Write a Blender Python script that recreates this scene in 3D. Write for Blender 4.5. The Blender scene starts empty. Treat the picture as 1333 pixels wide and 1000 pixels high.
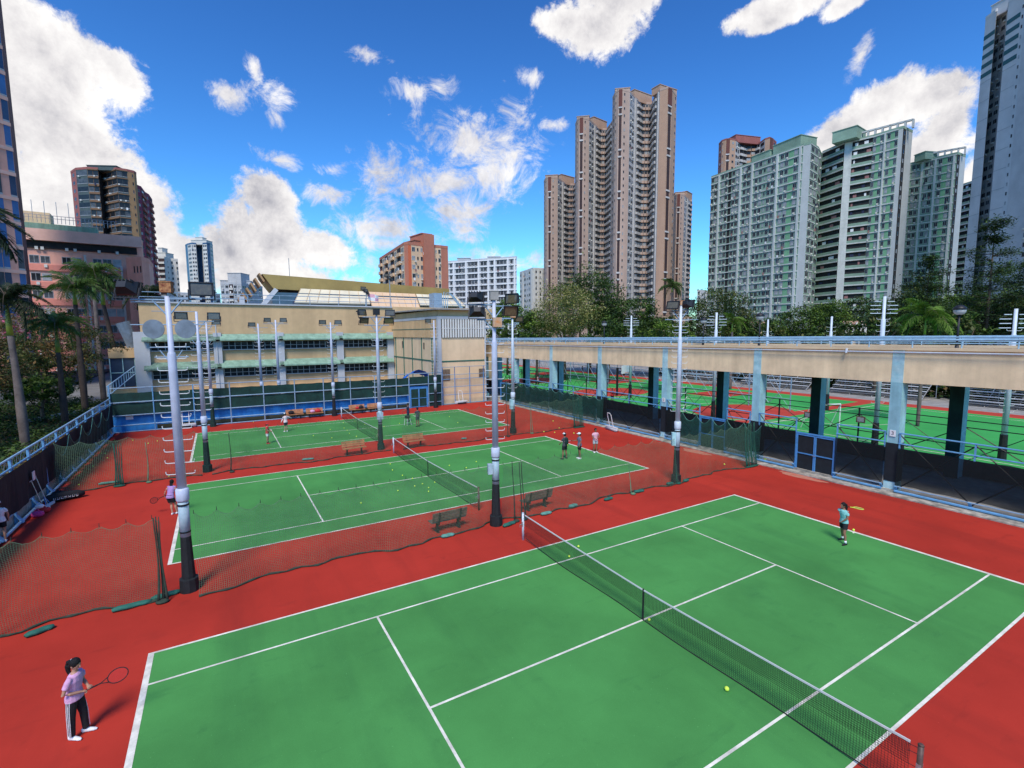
import bpy, math, random
from mathutils import Vector, Matrix, noise
PI = math.pi
R = math.radians
SC = bpy.context.scene
COL = SC.collection
random.seed(7)

# ------------------------------------------------------------------ camera
CAM = Vector((-9.899, -9.5233, 8.1164)); YAW, PITCH, ROLL, FPX = 0.5351, -0.1031, -0.0066, 643.737
_F = Vector((math.sin(YAW)*math.cos(PITCH), math.cos(YAW)*math.cos(PITCH), math.sin(PITCH)))
_r = Vector((math.cos(YAW), -math.sin(YAW), 0)); _u = _r.cross(_F)
_R = _r*math.cos(ROLL) + _u*math.sin(ROLL); _U = -_r*math.sin(ROLL) + _u*math.cos(ROLL)
cam = bpy.data.cameras.new('camera'); co = bpy.data.objects.new('camera', cam); COL.objects.link(co)
co.matrix_world = Matrix(((_R.x, _U.x, -_F.x, CAM.x), (_R.y, _U.y, -_F.y, CAM.y), (_R.z, _U.z, -_F.z, CAM.z), (0, 0, 0, 1)))
cam.sensor_width = 36; cam.lens = 36*FPX/1333.0; cam.clip_start = 0.1; cam.clip_end = 6000
SC.camera = co

def ray(px, py): return _F + _R*((px-666.5)/FPX) - _U*((py-500)/FPX)
def onz(px, py, z=0.0):
    d = ray(px, py); return CAM + d*((z-CAM.z)/d.z)
def atd(px, py, dep): return CAM + ray(px, py)*dep

# ------------------------------------------------------------------ materials
def mat(name, col, rough=0.7, var=0.12, scale=3.0, metal=0.0, bump=0.0, col2=None, big=0.0, bigscale=0.15, streak=0.0, spec=0.4, coord='Object', trans=0.0):
    m = bpy.data.materials.new(name); m.use_nodes = True; nt = m.node_tree; N = nt.nodes; L = nt.links
    b = N['Principled BSDF']; b.inputs['Roughness'].default_value = rough; b.inputs['Metallic'].default_value = metal
    b.inputs['Specular IOR Level'].default_value = spec
    tc = N.new('ShaderNodeTexCoord')
    if var <= 0 and not col2 and big <= 0:
        b.inputs['Base Color'].default_value = (*col, 1); return m
    n = N.new('ShaderNodeTexNoise'); n.inputs['Scale'].default_value = scale; n.inputs['Detail'].default_value = 6; n.inputs['Roughness'].default_value = .65
    L.new(tc.outputs[coord], n.inputs['Vector'])
    cr = N.new('ShaderNodeValToRGB')
    c2 = col2 or tuple(min(1, c*(1+var)) for c in col); c1 = col if col2 else tuple(c*(1-var) for c in col)
    cr.color_ramp.elements[0].position = .35; cr.color_ramp.elements[0].color = (*c1, 1)
    cr.color_ramp.elements[1].position = .65; cr.color_ramp.elements[1].color = (*c2, 1)
    L.new(n.outputs['Fac'], cr.inputs['Fac']); out = cr.outputs['Color']
    if big > 0 or streak > 0:
        mp = N.new('ShaderNodeMapping'); L.new(tc.outputs[coord], mp.inputs['Vector'])
        if streak > 0: mp.inputs['Scale'].default_value = (1, 1, .06)
        n2 = N.new('ShaderNodeTexNoise'); n2.inputs['Scale'].default_value = streak if streak > 0 else bigscale
        n2.inputs['Detail'].default_value = 5; n2.inputs['Roughness'].default_value = .6; L.new(mp.outputs['Vector'], n2.inputs['Vector'])
        r2 = N.new('ShaderNodeMapRange'); r2.inputs['From Min'].default_value = .35; r2.inputs['From Max'].default_value = .65
        r2.inputs['To Min'].default_value = 1-max(big, .0001); r2.inputs['To Max'].default_value = 1+max(big, 0)*.5; L.new(n2.outputs['Fac'], r2.inputs['Value'])
        hs = N.new('ShaderNodeHueSaturation'); L.new(out, hs.inputs['Color']); L.new(r2.outputs['Result'], hs.inputs['Value']); out = hs.outputs['Color']
    L.new(out, b.inputs['Base Color'])
    if bump > 0:
        bp = N.new('ShaderNodeBump'); bp.inputs['Strength'].default_value = bump; bp.inputs['Distance'].default_value = .02
        L.new(n.outputs['Fac'], bp.inputs['Height']); L.new(bp.outputs['Normal'], b.inputs['Normal'])
    if trans > 0:
        tr = N.new('ShaderNodeBsdfTranslucent'); L.new(out, tr.inputs['Color']); mx = N.new('ShaderNodeMixShader'); mx.inputs[0].default_value = trans
        L.new(b.outputs[0], mx.inputs[1]); L.new(tr.outputs[0], mx.inputs[2]); L.new(mx.outputs[0], N['Material Output'].inputs['Surface'])
    return m
M = {}
def acrylic(name, base, dark, k):
    """sports court paint: fine grain, faint scuffs, darker drag streaks and stains"""
    m = bpy.data.materials.new(name); m.use_nodes = True; nt = m.node_tree; N = nt.nodes; L = nt.links
    b = N['Principled BSDF']; b.inputs['Roughness'].default_value = .8; b.inputs['Specular IOR Level'].default_value = .10
    tc = N.new('ShaderNodeTexCoord')
    def nz(scale, det, sc=(1, 1, 1), rot=0):
        mp = N.new('ShaderNodeMapping'); mp.inputs['Scale'].default_value = sc; mp.inputs['Rotation'].default_value = (0, 0, rot)
        L.new(tc.outputs['Object'], mp.inputs['Vector']); n = N.new('ShaderNodeTexNoise'); n.inputs['Scale'].default_value = scale
        n.inputs['Detail'].default_value = det; n.inputs['Roughness'].default_value = .6; L.new(mp.outputs['Vector'], n.inputs['Vector']); return n.outputs['Fac']
    def rng(v, a, b_, c, d):
        r = N.new('ShaderNodeMapRange'); r.inputs['From Min'].default_value = a; r.inputs['From Max'].default_value = b_
        r.inputs['To Min'].default_value = c; r.inputs['To Max'].default_value = d; L.new(v, r.inputs['Value']); return r.outputs['Result']
    def mixc(f, c1, c2, blend='MIX'):
        x = N.new('ShaderNodeMix'); x.data_type = 'RGBA'; x.blend_type = blend
        if isinstance(f, float): x.inputs[0].default_value = f
        else: L.new(f, x.inputs[0])
        for s, c in ((6, c1), (7, c2)):
            if isinstance(c, tuple): x.inputs[s].default_value = (*c, 1)
            else: L.new(c, x.inputs[s])
        return x.outputs[2]
    c = mixc(rng(nz(.22, 6), .35, .68, 0, 1), base, tuple(x*k for x in base))
    c = mixc(rng(nz(.5, 6, (1, .12, 1), .35), .52, .75, 0, .5), c, dark)
    c = mixc(rng(nz(2.2, 8, (.25, 1, 1), -.5), .60, .74, 0, .35), c, dark)
    c = mixc(rng(nz(.35, 8), .60, .70, 0, .28), c, dark)
    c = mixc(rng(nz(1.3, 8), .63, .72, 0, .30), c, dark)
    c = mixc(rng(nz(22, 4), .68, .73, 0, .5), c, tuple(min(1, x*1.6+.04) for x in base))
    g = rng(nz(160, 2), .3, .7, .88, 1.12)
    h = N.new('ShaderNodeHueSaturation'); L.new(c, h.inputs['Color']); L.new(g, h.inputs['Value']); L.new(h.outputs[0], b.inputs['Base Color'])
    bp = N.new('ShaderNodeBump'); bp.inputs['Strength'].default_value = .25; bp.inputs['Distance'].default_value = .004
    L.new(nz(160, 2), bp.inputs['Height']); L.new(bp.outputs[0], b.inputs['Normal'])
    return m
M['red'] = acrylic('red_acrylic', (.44, .037, .022), (.17, .020, .015), .76)
M['green'] = acrylic('green_acrylic', (.076, .285, .070), (.032, .13, .040), .70)
M['pitch'] = acrylic('pitch_green', (.055, .36, .085), (.04, .22, .06), .85)
M['pitchred'] = acrylic('pitch_red', (.46, .060, .040), (.3, .03, .022), .9)
M['line'] = mat('line_paint', (.74, .70, .58), .6, .10, 9, big=.28, bigscale=1.6)
M['ground'] = mat('ground_concrete', (.16, .155, .145), .9, .15, .4, big=.2)
M['asphalt'] = mat('asphalt', (.055, .055, .058), .9, .2, 8, big=.15)
M['concrete'] = mat('concrete', (.30, .285, .26), .85, .12, 2.5, bump=.3, big=.25, bigscale=.9)
M['drain'] = mat('drain_concrete', (.36, .32, .26), .9, .25, 3, bump=.4, big=.4, bigscale=1.5)
M['soil'] = mat('soil', (.05, .036, .02), .95, .3, 3, col2=(.10, .075, .03), bump=.6, big=.4, bigscale=.7)
M['litter'] = mat('leaf_litter', (.14, .08, .02), .9, .3, 9, col2=(.20, .14, .03))
M['tan'] = mat('tan_wall', (.58, .39, .205), .88, .05, 1.5, big=.13, streak=.6)
M['cream'] = mat('cream_wall', (.70, .51, .31), .88, .05, 1.2, big=.10, streak=.7)
M['fascia'] = mat('fascia_render', (.80, .60, .36), .9, .10, 1.1, bump=.35, big=.15, streak=1.2)
M['aqua'] = mat('aqua_paint', (.30, .54, .58), .65, .12, 2, big=.22, streak=1.5, bump=.1)
M['aquap'] = mat('aqua_worn', (.50, .66, .65), .75, .25, 2.2, col2=(.30, .55, .58), big=.2, bigscale=2)
M['mint'] = mat('mint_paint', (.215, .345, .25), .8, .1, 1.5, big=.25, streak=1.5)
M['mintdirt'] = mat('mint_mould', (.215, .345, .25), .8, .2, 1.0, col2=(.06, .09, .08))
M['rail'] = mat('blue_rail', (.12, .30, .50), .5, .15, 4, spec=.5)
M['railpale'] = mat('pale_blue_rail', (.27, .43, .55), .5, .15, 4)
M['railgrey'] = mat('grey_blue_rail', (.22, .32, .42), .55, .15, 3)
M['gate'] = mat('gate_blue', (.07, .24, .50), .5, .15, 4)
M['bluewall'] = mat('blue_wall', (.02, .20, .52), .7, .18, 1.2, big=.2, streak=1.5)
M['screen'] = mat('dark_screen', (.008, .012, .016), .85, .3, 2.5, bump=.5)
M['greenscreen'] = mat('green_screen', (.006, .035, .028), .85, .35, 1.1, bump=.6)
M['blackpaint'] = mat('black_paint', (.012, .012, .014), .5, .2, 5)
M['pole'] = mat('pole_paint', (.50, .53, .64), .45, .10, 2.5, big=.12, streak=3, spec=.5)
M['polew'] = mat('pole_white', (.55, .60, .66), .45, .08, 3)
M['polebase'] = mat('pole_pale_base', (.27, .38, .42), .55, .2, 3.5, col2=(.40, .47, .52))
M['pad'] = mat('pole_padding', (.010, .012, .013), .7, .4, 6, bump=.5)
M['padg'] = mat('pole_padding_green', (.006, .030, .022), .7, .4, 6, bump=.5)
M['white'] = mat('white_paint', (.72, .72, .70), .5, .05, 3)
M['iron'] = mat('step_iron_white', (.62, .63, .62), .5, .08, 3)
M['steel'] = mat('steel', (.42, .42, .42), .4, .1, 5, metal=.7)
M['lampblack'] = mat('lamp_black', (.018, .018, .020), .45, .2, 4)
M['lens'] = mat('lamp_lens', (.10, .085, .045), .15, .25, 8, spec=.8)
M['rust'] = mat('rust_box', (.50, .25, .10), .8, .3, 9, col2=(.16, .035, .015), bump=.3)
M['rusto'] = mat('orange_box', (.55, .22, .07), .7, .25, 5, col2=(.45, .35, .25))
M['postbrown'] = mat('post_brown', (.10, .055, .04), .5, .3, 8)
M['disc'] = mat('disc_grey', (.16, .20, .24), .55, .15, 3, big=.2, bigscale=2)
M['net'] = mat('net_green', (.10, .18, .10), .8, .2, 3)
M['netd'] = mat('net_dark_green', (.01, .075, .05), .8, .3, 6)
M['netrope'] = mat('net_rope', (.03, .045, .03), .9, .3, 6)
M['netblack'] = mat('net_black', (.012, .014, .013), .8, 0)
M['band'] = mat('net_band', (.58, .58, .55), .7, .06, 4)
M['wood'] = mat('bench_wood', (.46, .20, .08), .6, .2, 5, big=.2, bigscale=3)
M['woodd'] = mat('bench_wood_old', (.17, .12, .08), .7, .3, 6, big=.2, bigscale=3)
M['pinkw'] = mat('pink_wall', (.78, .38, .28), .85, .06, .8, big=.14, streak=.5)
M['pinkl'] = mat('pink_pale', (.76, .44, .34), .85, .08, .5, big=.1)
M['glassd'] = mat('glass_dark', (.016, .018, .022), .3, .4, .8, spec=.3)
M['glassm'] = mat('glass_mid', (.065, .072, .08), .35, .4, .8, spec=.35)
M['glassl'] = mat('glass_curtain', (.30, .31, .31), .4, .25, 1.2)
M['glassb'] = mat('glass_blue', (.045, .12, .28), .12, .35, .15, spec=.9)
M['glassn'] = mat('glass_navy', (.03, .05, .10), .15, .4, .2, spec=.8)
M['frame'] = mat('window_frame', (.36, .37, .37), .5, .1, 2)
M['dark'] = mat('dark_recess', (.02, .02, .02), .9, .3, 1)
M['beigep'] = mat('tower_pink', (.47, .33, .255), .9, .06, .3, big=.12, streak=.12)
M['beigeo'] = mat('tower_tan', (.46, .285, .19), .9, .06, .3, big=.12, streak=.12)
M['beigeg'] = mat('tower_grey', (.50, .47, .44), .9, .08, .4, big=.18, streak=.2)
M['maroon'] = mat('tower_maroon', (.13, .045, .035), .85, .1, .5)
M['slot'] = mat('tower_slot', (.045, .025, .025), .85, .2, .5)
M['egreen'] = mat('estate_green', (.23, .34, .25), .9, .12, .25, big=.2, bigscale=.05)
M['egreend'] = mat('estate_green_deep', (.17, .36, .20), .9, .12, .3)
M['egrey'] = mat('estate_grey', (.44, .46, .44), .9, .06, .3, big=.12, streak=.15)
M['egrid'] = mat('estate_slab_edge', (.52, .54, .50), .9, .08, .5, big=.15, streak=.3)
M['rgrey'] = mat('right_tower_grey', (.58, .56, .54), .9, .05, .25, big=.12, bigscale=.12)
M['tealb'] = mat('teal_band', (.02, .10, .11), .7, .1, 1)
M['brown'] = mat('tower_brown', (.20, .115, .065), .85, .1, .4, big=.1)
M['brownp'] = mat('tower_brown_pink', (.30, .10, .085), .85, .1, .4, big=.1)
M['grgreen'] = mat('tower_grey_green', (.06, .085, .085), .85, .15, .4)
M['ochre'] = mat('tower_ochre', (.36, .21, .10), .85, .08, .4)
M['magenta'] = mat('tower_magenta', (.24, .05, .085), .85, .1, .4)
M['offwhite'] = mat('offwhite_wall', (.60, .58, .52), .85, .06, .3, big=.1, streak=.15)
M['ltgrey'] = mat('light_grey_wall', (.46, .47, .48), .85, .08, .3, big=.12, streak=.15)
M['bluet'] = mat('blue_tower', (.05, .11, .20), .4, .2, .3)
M['orange'] = mat('orange_wall', (.44, .165, .105), .85, .06, .4, big=.12, streak=.2)
M['orangeb'] = mat('bright_orange', (.60, .14, .06), .7, .05, 1)
M['peach'] = mat('peach_wall', (.66, .45, .28), .85, .06, .4)
M['gold'] = mat('gold_truss', (.32, .225, .07), .6, .1, .5, big=.12, streak=.2)
M['panel'] = mat('cream_panel', (.68, .59, .42), .85, .06, .5, big=.08, bigscale=.4)
M['louvre'] = mat('pale_louvre', (.62, .60, .55), .6, .08, 1)
M['bark'] = mat('bark', (.10, .075, .055), .95, .3, 5, bump=.8)
M['palmbark'] = mat('palm_bark', (.15, .115, .10), .9, .25, 2, bump=.5, big=.3, bigscale=.8)
M['palmbarkd'] = mat('palm_bark_dark', (.05, .036, .030), .9, .3, 2, bump=.5)
M['cshaft'] = mat('crownshaft', (.14, .22, .03), .5, .2, 2, col2=(.30, .32, .04))
def leaf(n, a, b, sc=.6, tr=.25): M[n] = mat(n, a, .6, 0, sc, col2=b, trans=tr, spec=.3)
leaf('leaf_dark', (.014, .036, .012), (.060, .105, .026))
leaf('leaf_mid', (.032, .080, .014), (.12, .19, .03))
leaf('leaf_bright', (.07, .15, .016), (.21, .30, .04))
leaf('leaf_yellow', (.12, .16, .035), (.46, .42, .13), 1.6)
leaf('leaf_brown', (.07, .06, .02), (.26, .14, .04), .8)
leaf('leaf_olive', (.045, .065, .018), (.17, .17, .045), .8)
leaf('flower_pink', (.40, .05, .13), (.62, .12, .22), 1.2)
leaf('flower_pale', (.45, .42, .18), (.66, .58, .28), 1.2)
leaf('palm_leaf', (.03, .07, .014), (.11, .19, .03), .5)
leaf('palm_leaf_dark', (.008, .018, .008), (.03, .055, .014), .5)
leaf('palm_leaf_bright', (.05, .12, .015), (.18, .28, .03), .5)
M['skin'] = mat('skin', (.42, .22, .14), .55, .05, 8)
M['skind'] = mat('skin_tan', (.25, .12, .07), .55, .05, 8)
M['hair'] = mat('black_hair', (.008, .007, .007), .65, .3, 30, bump=1.0, spec=.25)
def cloth(n, c, v=.10): M[n] = mat('cloth_'+n, c, .85, v, 7, bump=1.0)
cloth('pink', (.62, .33, .50)); cloth('black', (.012, .012, .014)); cloth('teal', (.22, .50, .47)); cloth('purple', (.36, .22, .46))
cloth('wht', (.75, .74, .72)); cloth('redc', (.52, .03, .035)); cloth('charcoal', (.05, .05, .06)); cloth('greyb', (.14, .14, .20))
cloth('hotpink', (.62, .05, .20)); cloth('rose', (.70, .38, .45)); cloth('pale', (.74, .58, .58)); cloth('navy', (.02, .025, .06)); cloth('greycl', (.42, .42, .45)); cloth('brightred', (.62, .03, .03)); cloth('mutedred', (.30, .14, .13))
M['ball'] = mat('ball_yellow', (.62, .80, .08), .8, .05, 20)
M['tarp'] = mat('blue_tarp', (.01, .10, .42), .5, .2, 2, bump=.5)
M['sandbag'] = mat('green_sandbag', (.02, .12, .085), .8, .25, 6, bump=.4)
M['sandbagp'] = mat('pale_sandbag', (.10, .27, .21), .8, .25, 6, bump=.4)
M['strap'] = mat('black_strap', (.01, .01, .01), .6, 0)
M['carw'] = mat('car_white', (.68, .68, .68), .25, .03, 1, spec=.7)
M['tyre'] = mat('tyre', (.015, .015, .015), .8, 0)
M['globe'] = mat('lamp_globe', (.42, .42, .40), .25, .06, 3, spec=.6)

# ------------------------------------------------------------------ mesh builder
class MB:
    def __init__(s): s.v = []; s.f = []; s.mi = []
    def quad(s, a, b, c, d, m=0):
        i = len(s.v); s.v += [tuple(a), tuple(b), tuple(c), tuple(d)]; s.f.append((i, i+1, i+2, i+3)); s.mi.append(m)
    def poly(s, pts, m=0):
        i = len(s.v); s.v += [tuple(p) for p in pts]; s.f.append(tuple(range(i, i+len(pts)))); s.mi.append(m)
    def obox(s, o, ax, ay, az, m=0):
        """box: centre o, half-axis vectors"""
        o = Vector(o); ax = Vector(ax); ay = Vector(ay); az = Vector(az); i = len(s.v)
        for sz in (-1, 1):
            for sx, sy in ((-1, -1), (1, -1), (1, 1), (-1, 1)): s.v.append(tuple(o+ax*sx+ay*sy+az*sz))
        for f in ((3, 2, 1, 0), (4, 5, 6, 7), (0, 1, 5, 4), (1, 2, 6, 5), (2, 3, 7, 6), (3, 0, 4, 7)):
            s.f.append(tuple(i+k for k in f)); s.mi.append(m)
    def box(s, x0, x1, y0, y1, z0, z1, m=0):
        s.obox(((x0+x1)/2, (y0+y1)/2, (z0+z1)/2), ((x1-x0)/2, 0, 0), (0, (y1-y0)/2, 0), (0, 0, (z1-z0)/2), m)
    def cb(s, c, sz, rz=0, m=0):
        ca, sa = math.cos(rz), math.sin(rz)
        s.obox(c, (ca*sz[0]/2, sa*sz[0]/2, 0), (-sa*sz[1]/2, ca*sz[1]/2, 0), (0, 0, sz[2]/2), m)
    def ring(s, c, t, r, n, ref=None, ry=None):
        t = Vector(t).normalized(); ref = Vector(ref) if ref else (Vector((0, 0, 1)) if abs(t.z) < .9 else Vector((1, 0, 0)))
        a = ref - t*ref.dot(t); a.normalize(); b = t.cross(a); i = len(s.v)
        if ry is None: ry = r
        for k in range(n):
            q = 2*PI*k/n; s.v.append(tuple(Vector(c)+a*(math.cos(q)*r)+b*(math.sin(q)*ry)))
        return i
    def loft(s, rings, n=8, m=0, ref=None, cap=True):
        """rings: (centre, rx, ry); the tangent follows the path"""
        P = [Vector(r[0]) for r in rings]; idx = []
        for k, r in enumerate(rings):
            t = (P[min(k+1, len(P)-1)]-P[max(k-1, 0)])
            if t.length < 1e-7: t = Vector((0, 0, 1))
            idx.append(s.ring(P[k], t, r[1], n, ref, r[2] if len(r) > 2 else r[1]))
        for a, b in zip(idx, idx[1:]):
            for k in range(n):
                s.f.append((a+k, a+(k+1) % n, b+(k+1) % n, b+k)); s.mi.append(m)
        if cap:
            s.f.append(tuple(idx[0]+k for k in reversed(range(n)))); s.mi.append(m)
            s.f.append(tuple(idx[-1]+k for k in range(n))); s.mi.append(m)
    def tube(s, p, q, r, r2=None, n=6, m=0): s.loft([(p, r), (q, r if r2 is None else r2)], n, m)
    def path(s, pts, r, n=5, m=0): s.loft([(p, r) for p in pts], n, m)
    def ell(s, c, rx, ry, rz, n=10, k=7, m=0, rot=None):
        i0 = len(s.v); c = Vector(c)
        for a in range(k+1):
            th = PI*a/k
            for b in range(n):
                ph = 2*PI*b/n; v = Vector((rx*math.sin(th)*math.cos(ph), ry*math.sin(th)*math.sin(ph), rz*math.cos(th)))
                if rot: v = rot @ v
                s.v.append(tuple(c+v))
        for a in range(k):
            for b in range(n):
                s.f.append((i0+a*n+b, i0+(a+1)*n+b, i0+(a+1)*n+(b+1) % n, i0+a*n+(b+1) % n)); s.mi.append(m)
    def eb(s, e, u0, u1, z0, z1, n0, n1, m=0):
        """box in the frame of a facade edge e = (origin, U, N)"""
        P, U, Nn = e; c = P+U*((u0+u1)/2)+Nn*((n0+n1)/2)
        s.obox((c.x, c.y, (z0+z1)/2), U*((u1-u0)/2), Nn*((n1-n0)/2), (0, 0, (z1-z0)/2), m)
    def mesh(s, name, mats, smooth=False, origin=None):
        me = bpy.data.meshes.new(name)
        vv = s.v if origin is None else [(a-origin[0], b-origin[1], c-origin[2]) for a, b, c in s.v]
        me.from_pydata(vv, [], s.f)
        for m in mats: me.materials.append(M[m] if isinstance(m, str) else m)
        if any(s.mi): me.polygons.foreach_set('material_index', s.mi)
        if smooth: me.polygons.foreach_set('use_smooth', [True]*len(me.polygons))
        me.update(); return me
    def obj(s, name, mats, parent=None, smooth=False, origin=None, loc=None):
        if not isinstance(mats, (list, tuple)): mats = [mats]
        return link(name, s.mesh(name, mats, smooth, origin), parent, loc)
def link(name, me, parent=None, loc=None, rot=None, scale=None):
    o = bpy.data.objects.new(name, me); COL.objects.link(o)
    if parent: o.parent = parent
    if loc is not None: o.location = loc
    if rot is not None: o.rotation_euler = rot
    if scale is not None: o.scale = scale
    return o
def tag(o, label=None, cat=None, group=None, kind=None):
    if label: o['label'] = label
    if cat: o['category'] = cat
    if group: o['group'] = group
    if kind: o['kind'] = kind
    return o
def thing(name, label, cat, loc=(0, 0, 0), rz=0, group=None):
    return tag(link(name, None, None, loc, (0, 0, rz)), label, cat, group)
def struct(name, mb, mats): return tag(mb.obj(name, mats), kind='structure')
def copy_tree(o, parent=None):
    c = o.copy(); COL.objects.link(c)
    if parent: c.parent = parent
    for ch in list(o.children): copy_tree(ch, c)
    return c

# ------------------------------------------------------------------ ground and courts
g = MB(); g.quad((-2500, -2500, -.06), (2500, -2500, -.06), (2500, 2500, -.06), (-2500, 2500, -.06)); struct('ground', g, 'ground')
g = MB(); g.box(-17.75, 18.1, -26, 42.2, -.2, 0); struct('tennis_ground', g, 'red')
CY = (0.0, 16.65, 33.1)
for cy in CY:
    g = MB(); g.quad((-11.885, cy-5.485, .004), (11.885, cy-5.485, .004), (11.885, cy+5.485, .004), (-11.885, cy+5.485, .004)); struct('court_surface', g, 'green')
    g = MB(); z = .008
    def ln(x0, x1, y0, y1): g.quad((x0, cy+y0, z), (x1, cy+y0, z), (x1, cy+y1, z), (x0, cy+y1, z))
    w = .05; b = .10
    for sx in (-1, 1):
        xs = sorted((sx*11.885, sx*(11.885-b*1.3))); ln(xs[0], xs[1], -5.485, 5.485)
    xi = 11.885-b*1.3
    for sy in (-1, 1):
        ys = sorted((sy*5.485, sy*(5.485-.07))); ln(-xi, xi, *ys)
        ys = sorted((sy*4.115, sy*(4.115-.06))); ln(-xi, xi, *ys)
    for sx in (-1, 1): ln(sx*6.4-.03, sx*6.4+.03, -4.055, 4.055)
    ln(-6.37, 6.37, -.03, .03)
    for sx in (-1, 1):
        xs = sorted((sx*(xi-.1), sx*xi)); ln(xs[0], xs[1], -.03, .03)
    struct('court_lines', g, 'line')
# kerb + drain on the right, paving below the walkway
g = MB(); g.box(18.1, 18.75, -26, 43, -.2, .05); g.box(18.75, 19.0, -26, 43, -.2, .16); struct('kerb_drain', g, 'drain')
g = MB(); g.quad((19, -30, -.03), (29.0, -30, -.03), (29.0, 110, -.03), (19, 110, -.03)); struct('pavement', g, 'concrete')
# pale worn patches beside the gates
g = MB()
for (x, y, rx, ry) in ((17.75, 5.4, .33, 1.3), (17.6, 12.4, .4, 1.1)):
    g.poly([(x+rx*(1+.2*math.sin(3*a))*math.cos(a), y+ry*(1+.15*math.cos(5*a))*math.sin(a), .005) for a in [2*PI*k/18 for k in range(18)]])
struct('worn_patch', g, mat('worn_patch', (.42, .20, .13), .9, .3, 3, col2=(.50, .12, .07)))
# football pitch and ball courts beyond the walkway
g = MB(); g.quad((29.0, -32, -.022), (53.0, -32, -.022), (53.0, 17.2, -.022), (29.0, 17.2, -.022)); struct('football_pitch', g, 'pitch')
g = MB(); g.quad((53.0, -32, -.022), (55.6, -32, -.022), (55.6, 110, -.022), (53.0, 110, -.022)); g.quad((29, 17.2, -.022), (53, 17.2, -.022), (53, 18.6, -.022), (29, 18.6, -.022))
struct('pitch_border', g, 'pitchred')
g = MB(); g.quad((29, 18.6, -.022), (53, 18.6, -.022), (53, 110, -.022), (29, 110, -.022)); struct('ball_court_surface', g, 'pitch')
def arc(g, cx, cy, r, a0, a1, w=.1, z=-.012, n=28):
    for k in range(n):
        a = a0+(a1-a0)*k/n; b_ = a0+(a1-a0)*(k+1)/n
        g.quad((cx+r*math.cos(a), cy+r*math.sin(a), z), (cx+(r+w)*math.cos(a), cy+(r+w)*math.sin(a), z), (cx+(r+w)*math.cos(b_), cy+(r+w)*math.sin(b_), z), (cx+r*math.cos(b_), cy+r*math.sin(b_), z))
def seg(g, x0, y0, x1, y1, w=.1, z=-.012):
    d = Vector((x1-x0, y1-y0, 0)).normalized(); p = Vector((-d.y, d.x, 0))*w/2
    g.quad((x0-p.x, y0-p.y, z), (x1-p.x, y1-p.y, z), (x1+p.x, y1+p.y, z), (x0+p.x, y0+p.y, z))
g = MB(); arc(g, 36.5, -3.5, 3.0, 0, 2*PI); seg(g, 31, 16.2, 51.5, 16.2); seg(g, 51.5, -30, 51.5, 16.2); seg(g, 31, -30, 31, 16.2); arc(g, 41.2, 16.2, 6, PI, 2*PI); seg(g, 31, -3.5, 51.5, -3.5)
struct('pitch_lines', g, 'line')
g = MB(); gl = MB()
for k in range(4):
    y0 = 21.5+k*20
    g.poly([(36+5.6*math.cos(a), y0+4.4*math.sin(a), -.018) for a in [2*PI*q/32 for q in range(32)]])
    g.quad((43, y0+8, -.018), (51, y0+8, -.018), (51, y0+13, -.018), (43, y0+13, -.018))
    arc(gl, 41, y0+9, 1.8, 0, 2*PI); seg(gl, 30.5, y0+15, 51.5, y0+15); arc(gl, 36, y0, 5.8, 0, 2*PI, z=-.010)
g2 = MB(); g2.quad((33, 97, -.018), (47, 97, -.018), (47, 108, -.018), (33, 108, -.018)); struct('blue_court_surface', g2, 'bluewall')
struct('ball_court_red', g, 'pitchred'); struct('ball_court_lines', gl, 'line')
g = MB(); g.quad((55.6, -60, -.025), (75, -60, -.025), (75, 140, -.025), (55.6, 140, -.025)); struct('paving_beyond', g, 'concrete')
# garden on the left
def bumpy(x0, x1, y0, y1, nx, ny, zf):
    g = MB()
    for i in range(nx+1):
        for j in range(ny+1):
            x = x0+(x1-x0)*i/nx; y = y0+(y1-y0)*j/ny; g.v.append((x, y, zf(x, y)))
    for i in range(nx):
        for j in range(ny):
            a = i*(ny+1)+j; g.f.append((a, a+ny+1, a+ny+2, a+1)); g.mi.append(0)
    return g
GZ = lambda x, y: .55+.15*noise.noise(Vector((x*.3, y*.3, 0)))+.03*max(0, -x-19)
g = bumpy(-31, -18.35, -20, 62, 26, 120, GZ); tag(g.obj('garden_soil', 'soil', smooth=True), kind='structure')
g = MB(); g.box(-47, -31, -40, 160, -.05, .35); struct('road', g, 'asphalt')
g = MB(); rr = random.Random(5)
for _ in range(7000):
    x = rr.uniform(-27, -18.5); y = rr.uniform(20, 60); z = GZ(x, y)+.03; a = rr.uniform(0, PI); s_ = rr.uniform(.05, .12)
    p = Vector((math.cos(a)*s_, math.sin(a)*s_, rr.uniform(-.02, .03))); q = Vector((-math.sin(a)*s_*.6, math.cos(a)*s_*.6, rr.uniform(-.02, .03))); c = Vector((x, y, z))
    g.quad(c-p, c-q, c+p, c+q, 0 if rr.random() < .6 else (1 if rr.random() < .5 else 2))
tag(g.obj('leaf_litter', ['litter', 'leaf_yellow', 'leaf_mid']), 'fallen leaves scattered over the garden soil beside the left fence', 'leaf litter', kind='stuff')
g = MB(); rr = random.Random(9)
for _ in range(22000):
    x = rr.uniform(-30.5, -19); y = rr.uniform(22, 64); c = Vector((x, y, GZ(x, y)+rr.uniform(.02, .7)))
    if noise.noise(Vector((x*.35, y*.35, 3))) < -.12 or x > -20.4: continue
    a = Vector((rr.uniform(-1, 1), rr.uniform(-1, 1), rr.uniform(-.3, .8))).normalized()*rr.uniform(.08, .2); b_ = a.cross(Vector((rr.uniform(-1, 1), rr.uniform(-1, 1), 1))).normalized()*.07
    g.quad(c-a, c-b_, c+a, c+b_, rr.choice((0, 0, 1)))
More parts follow.
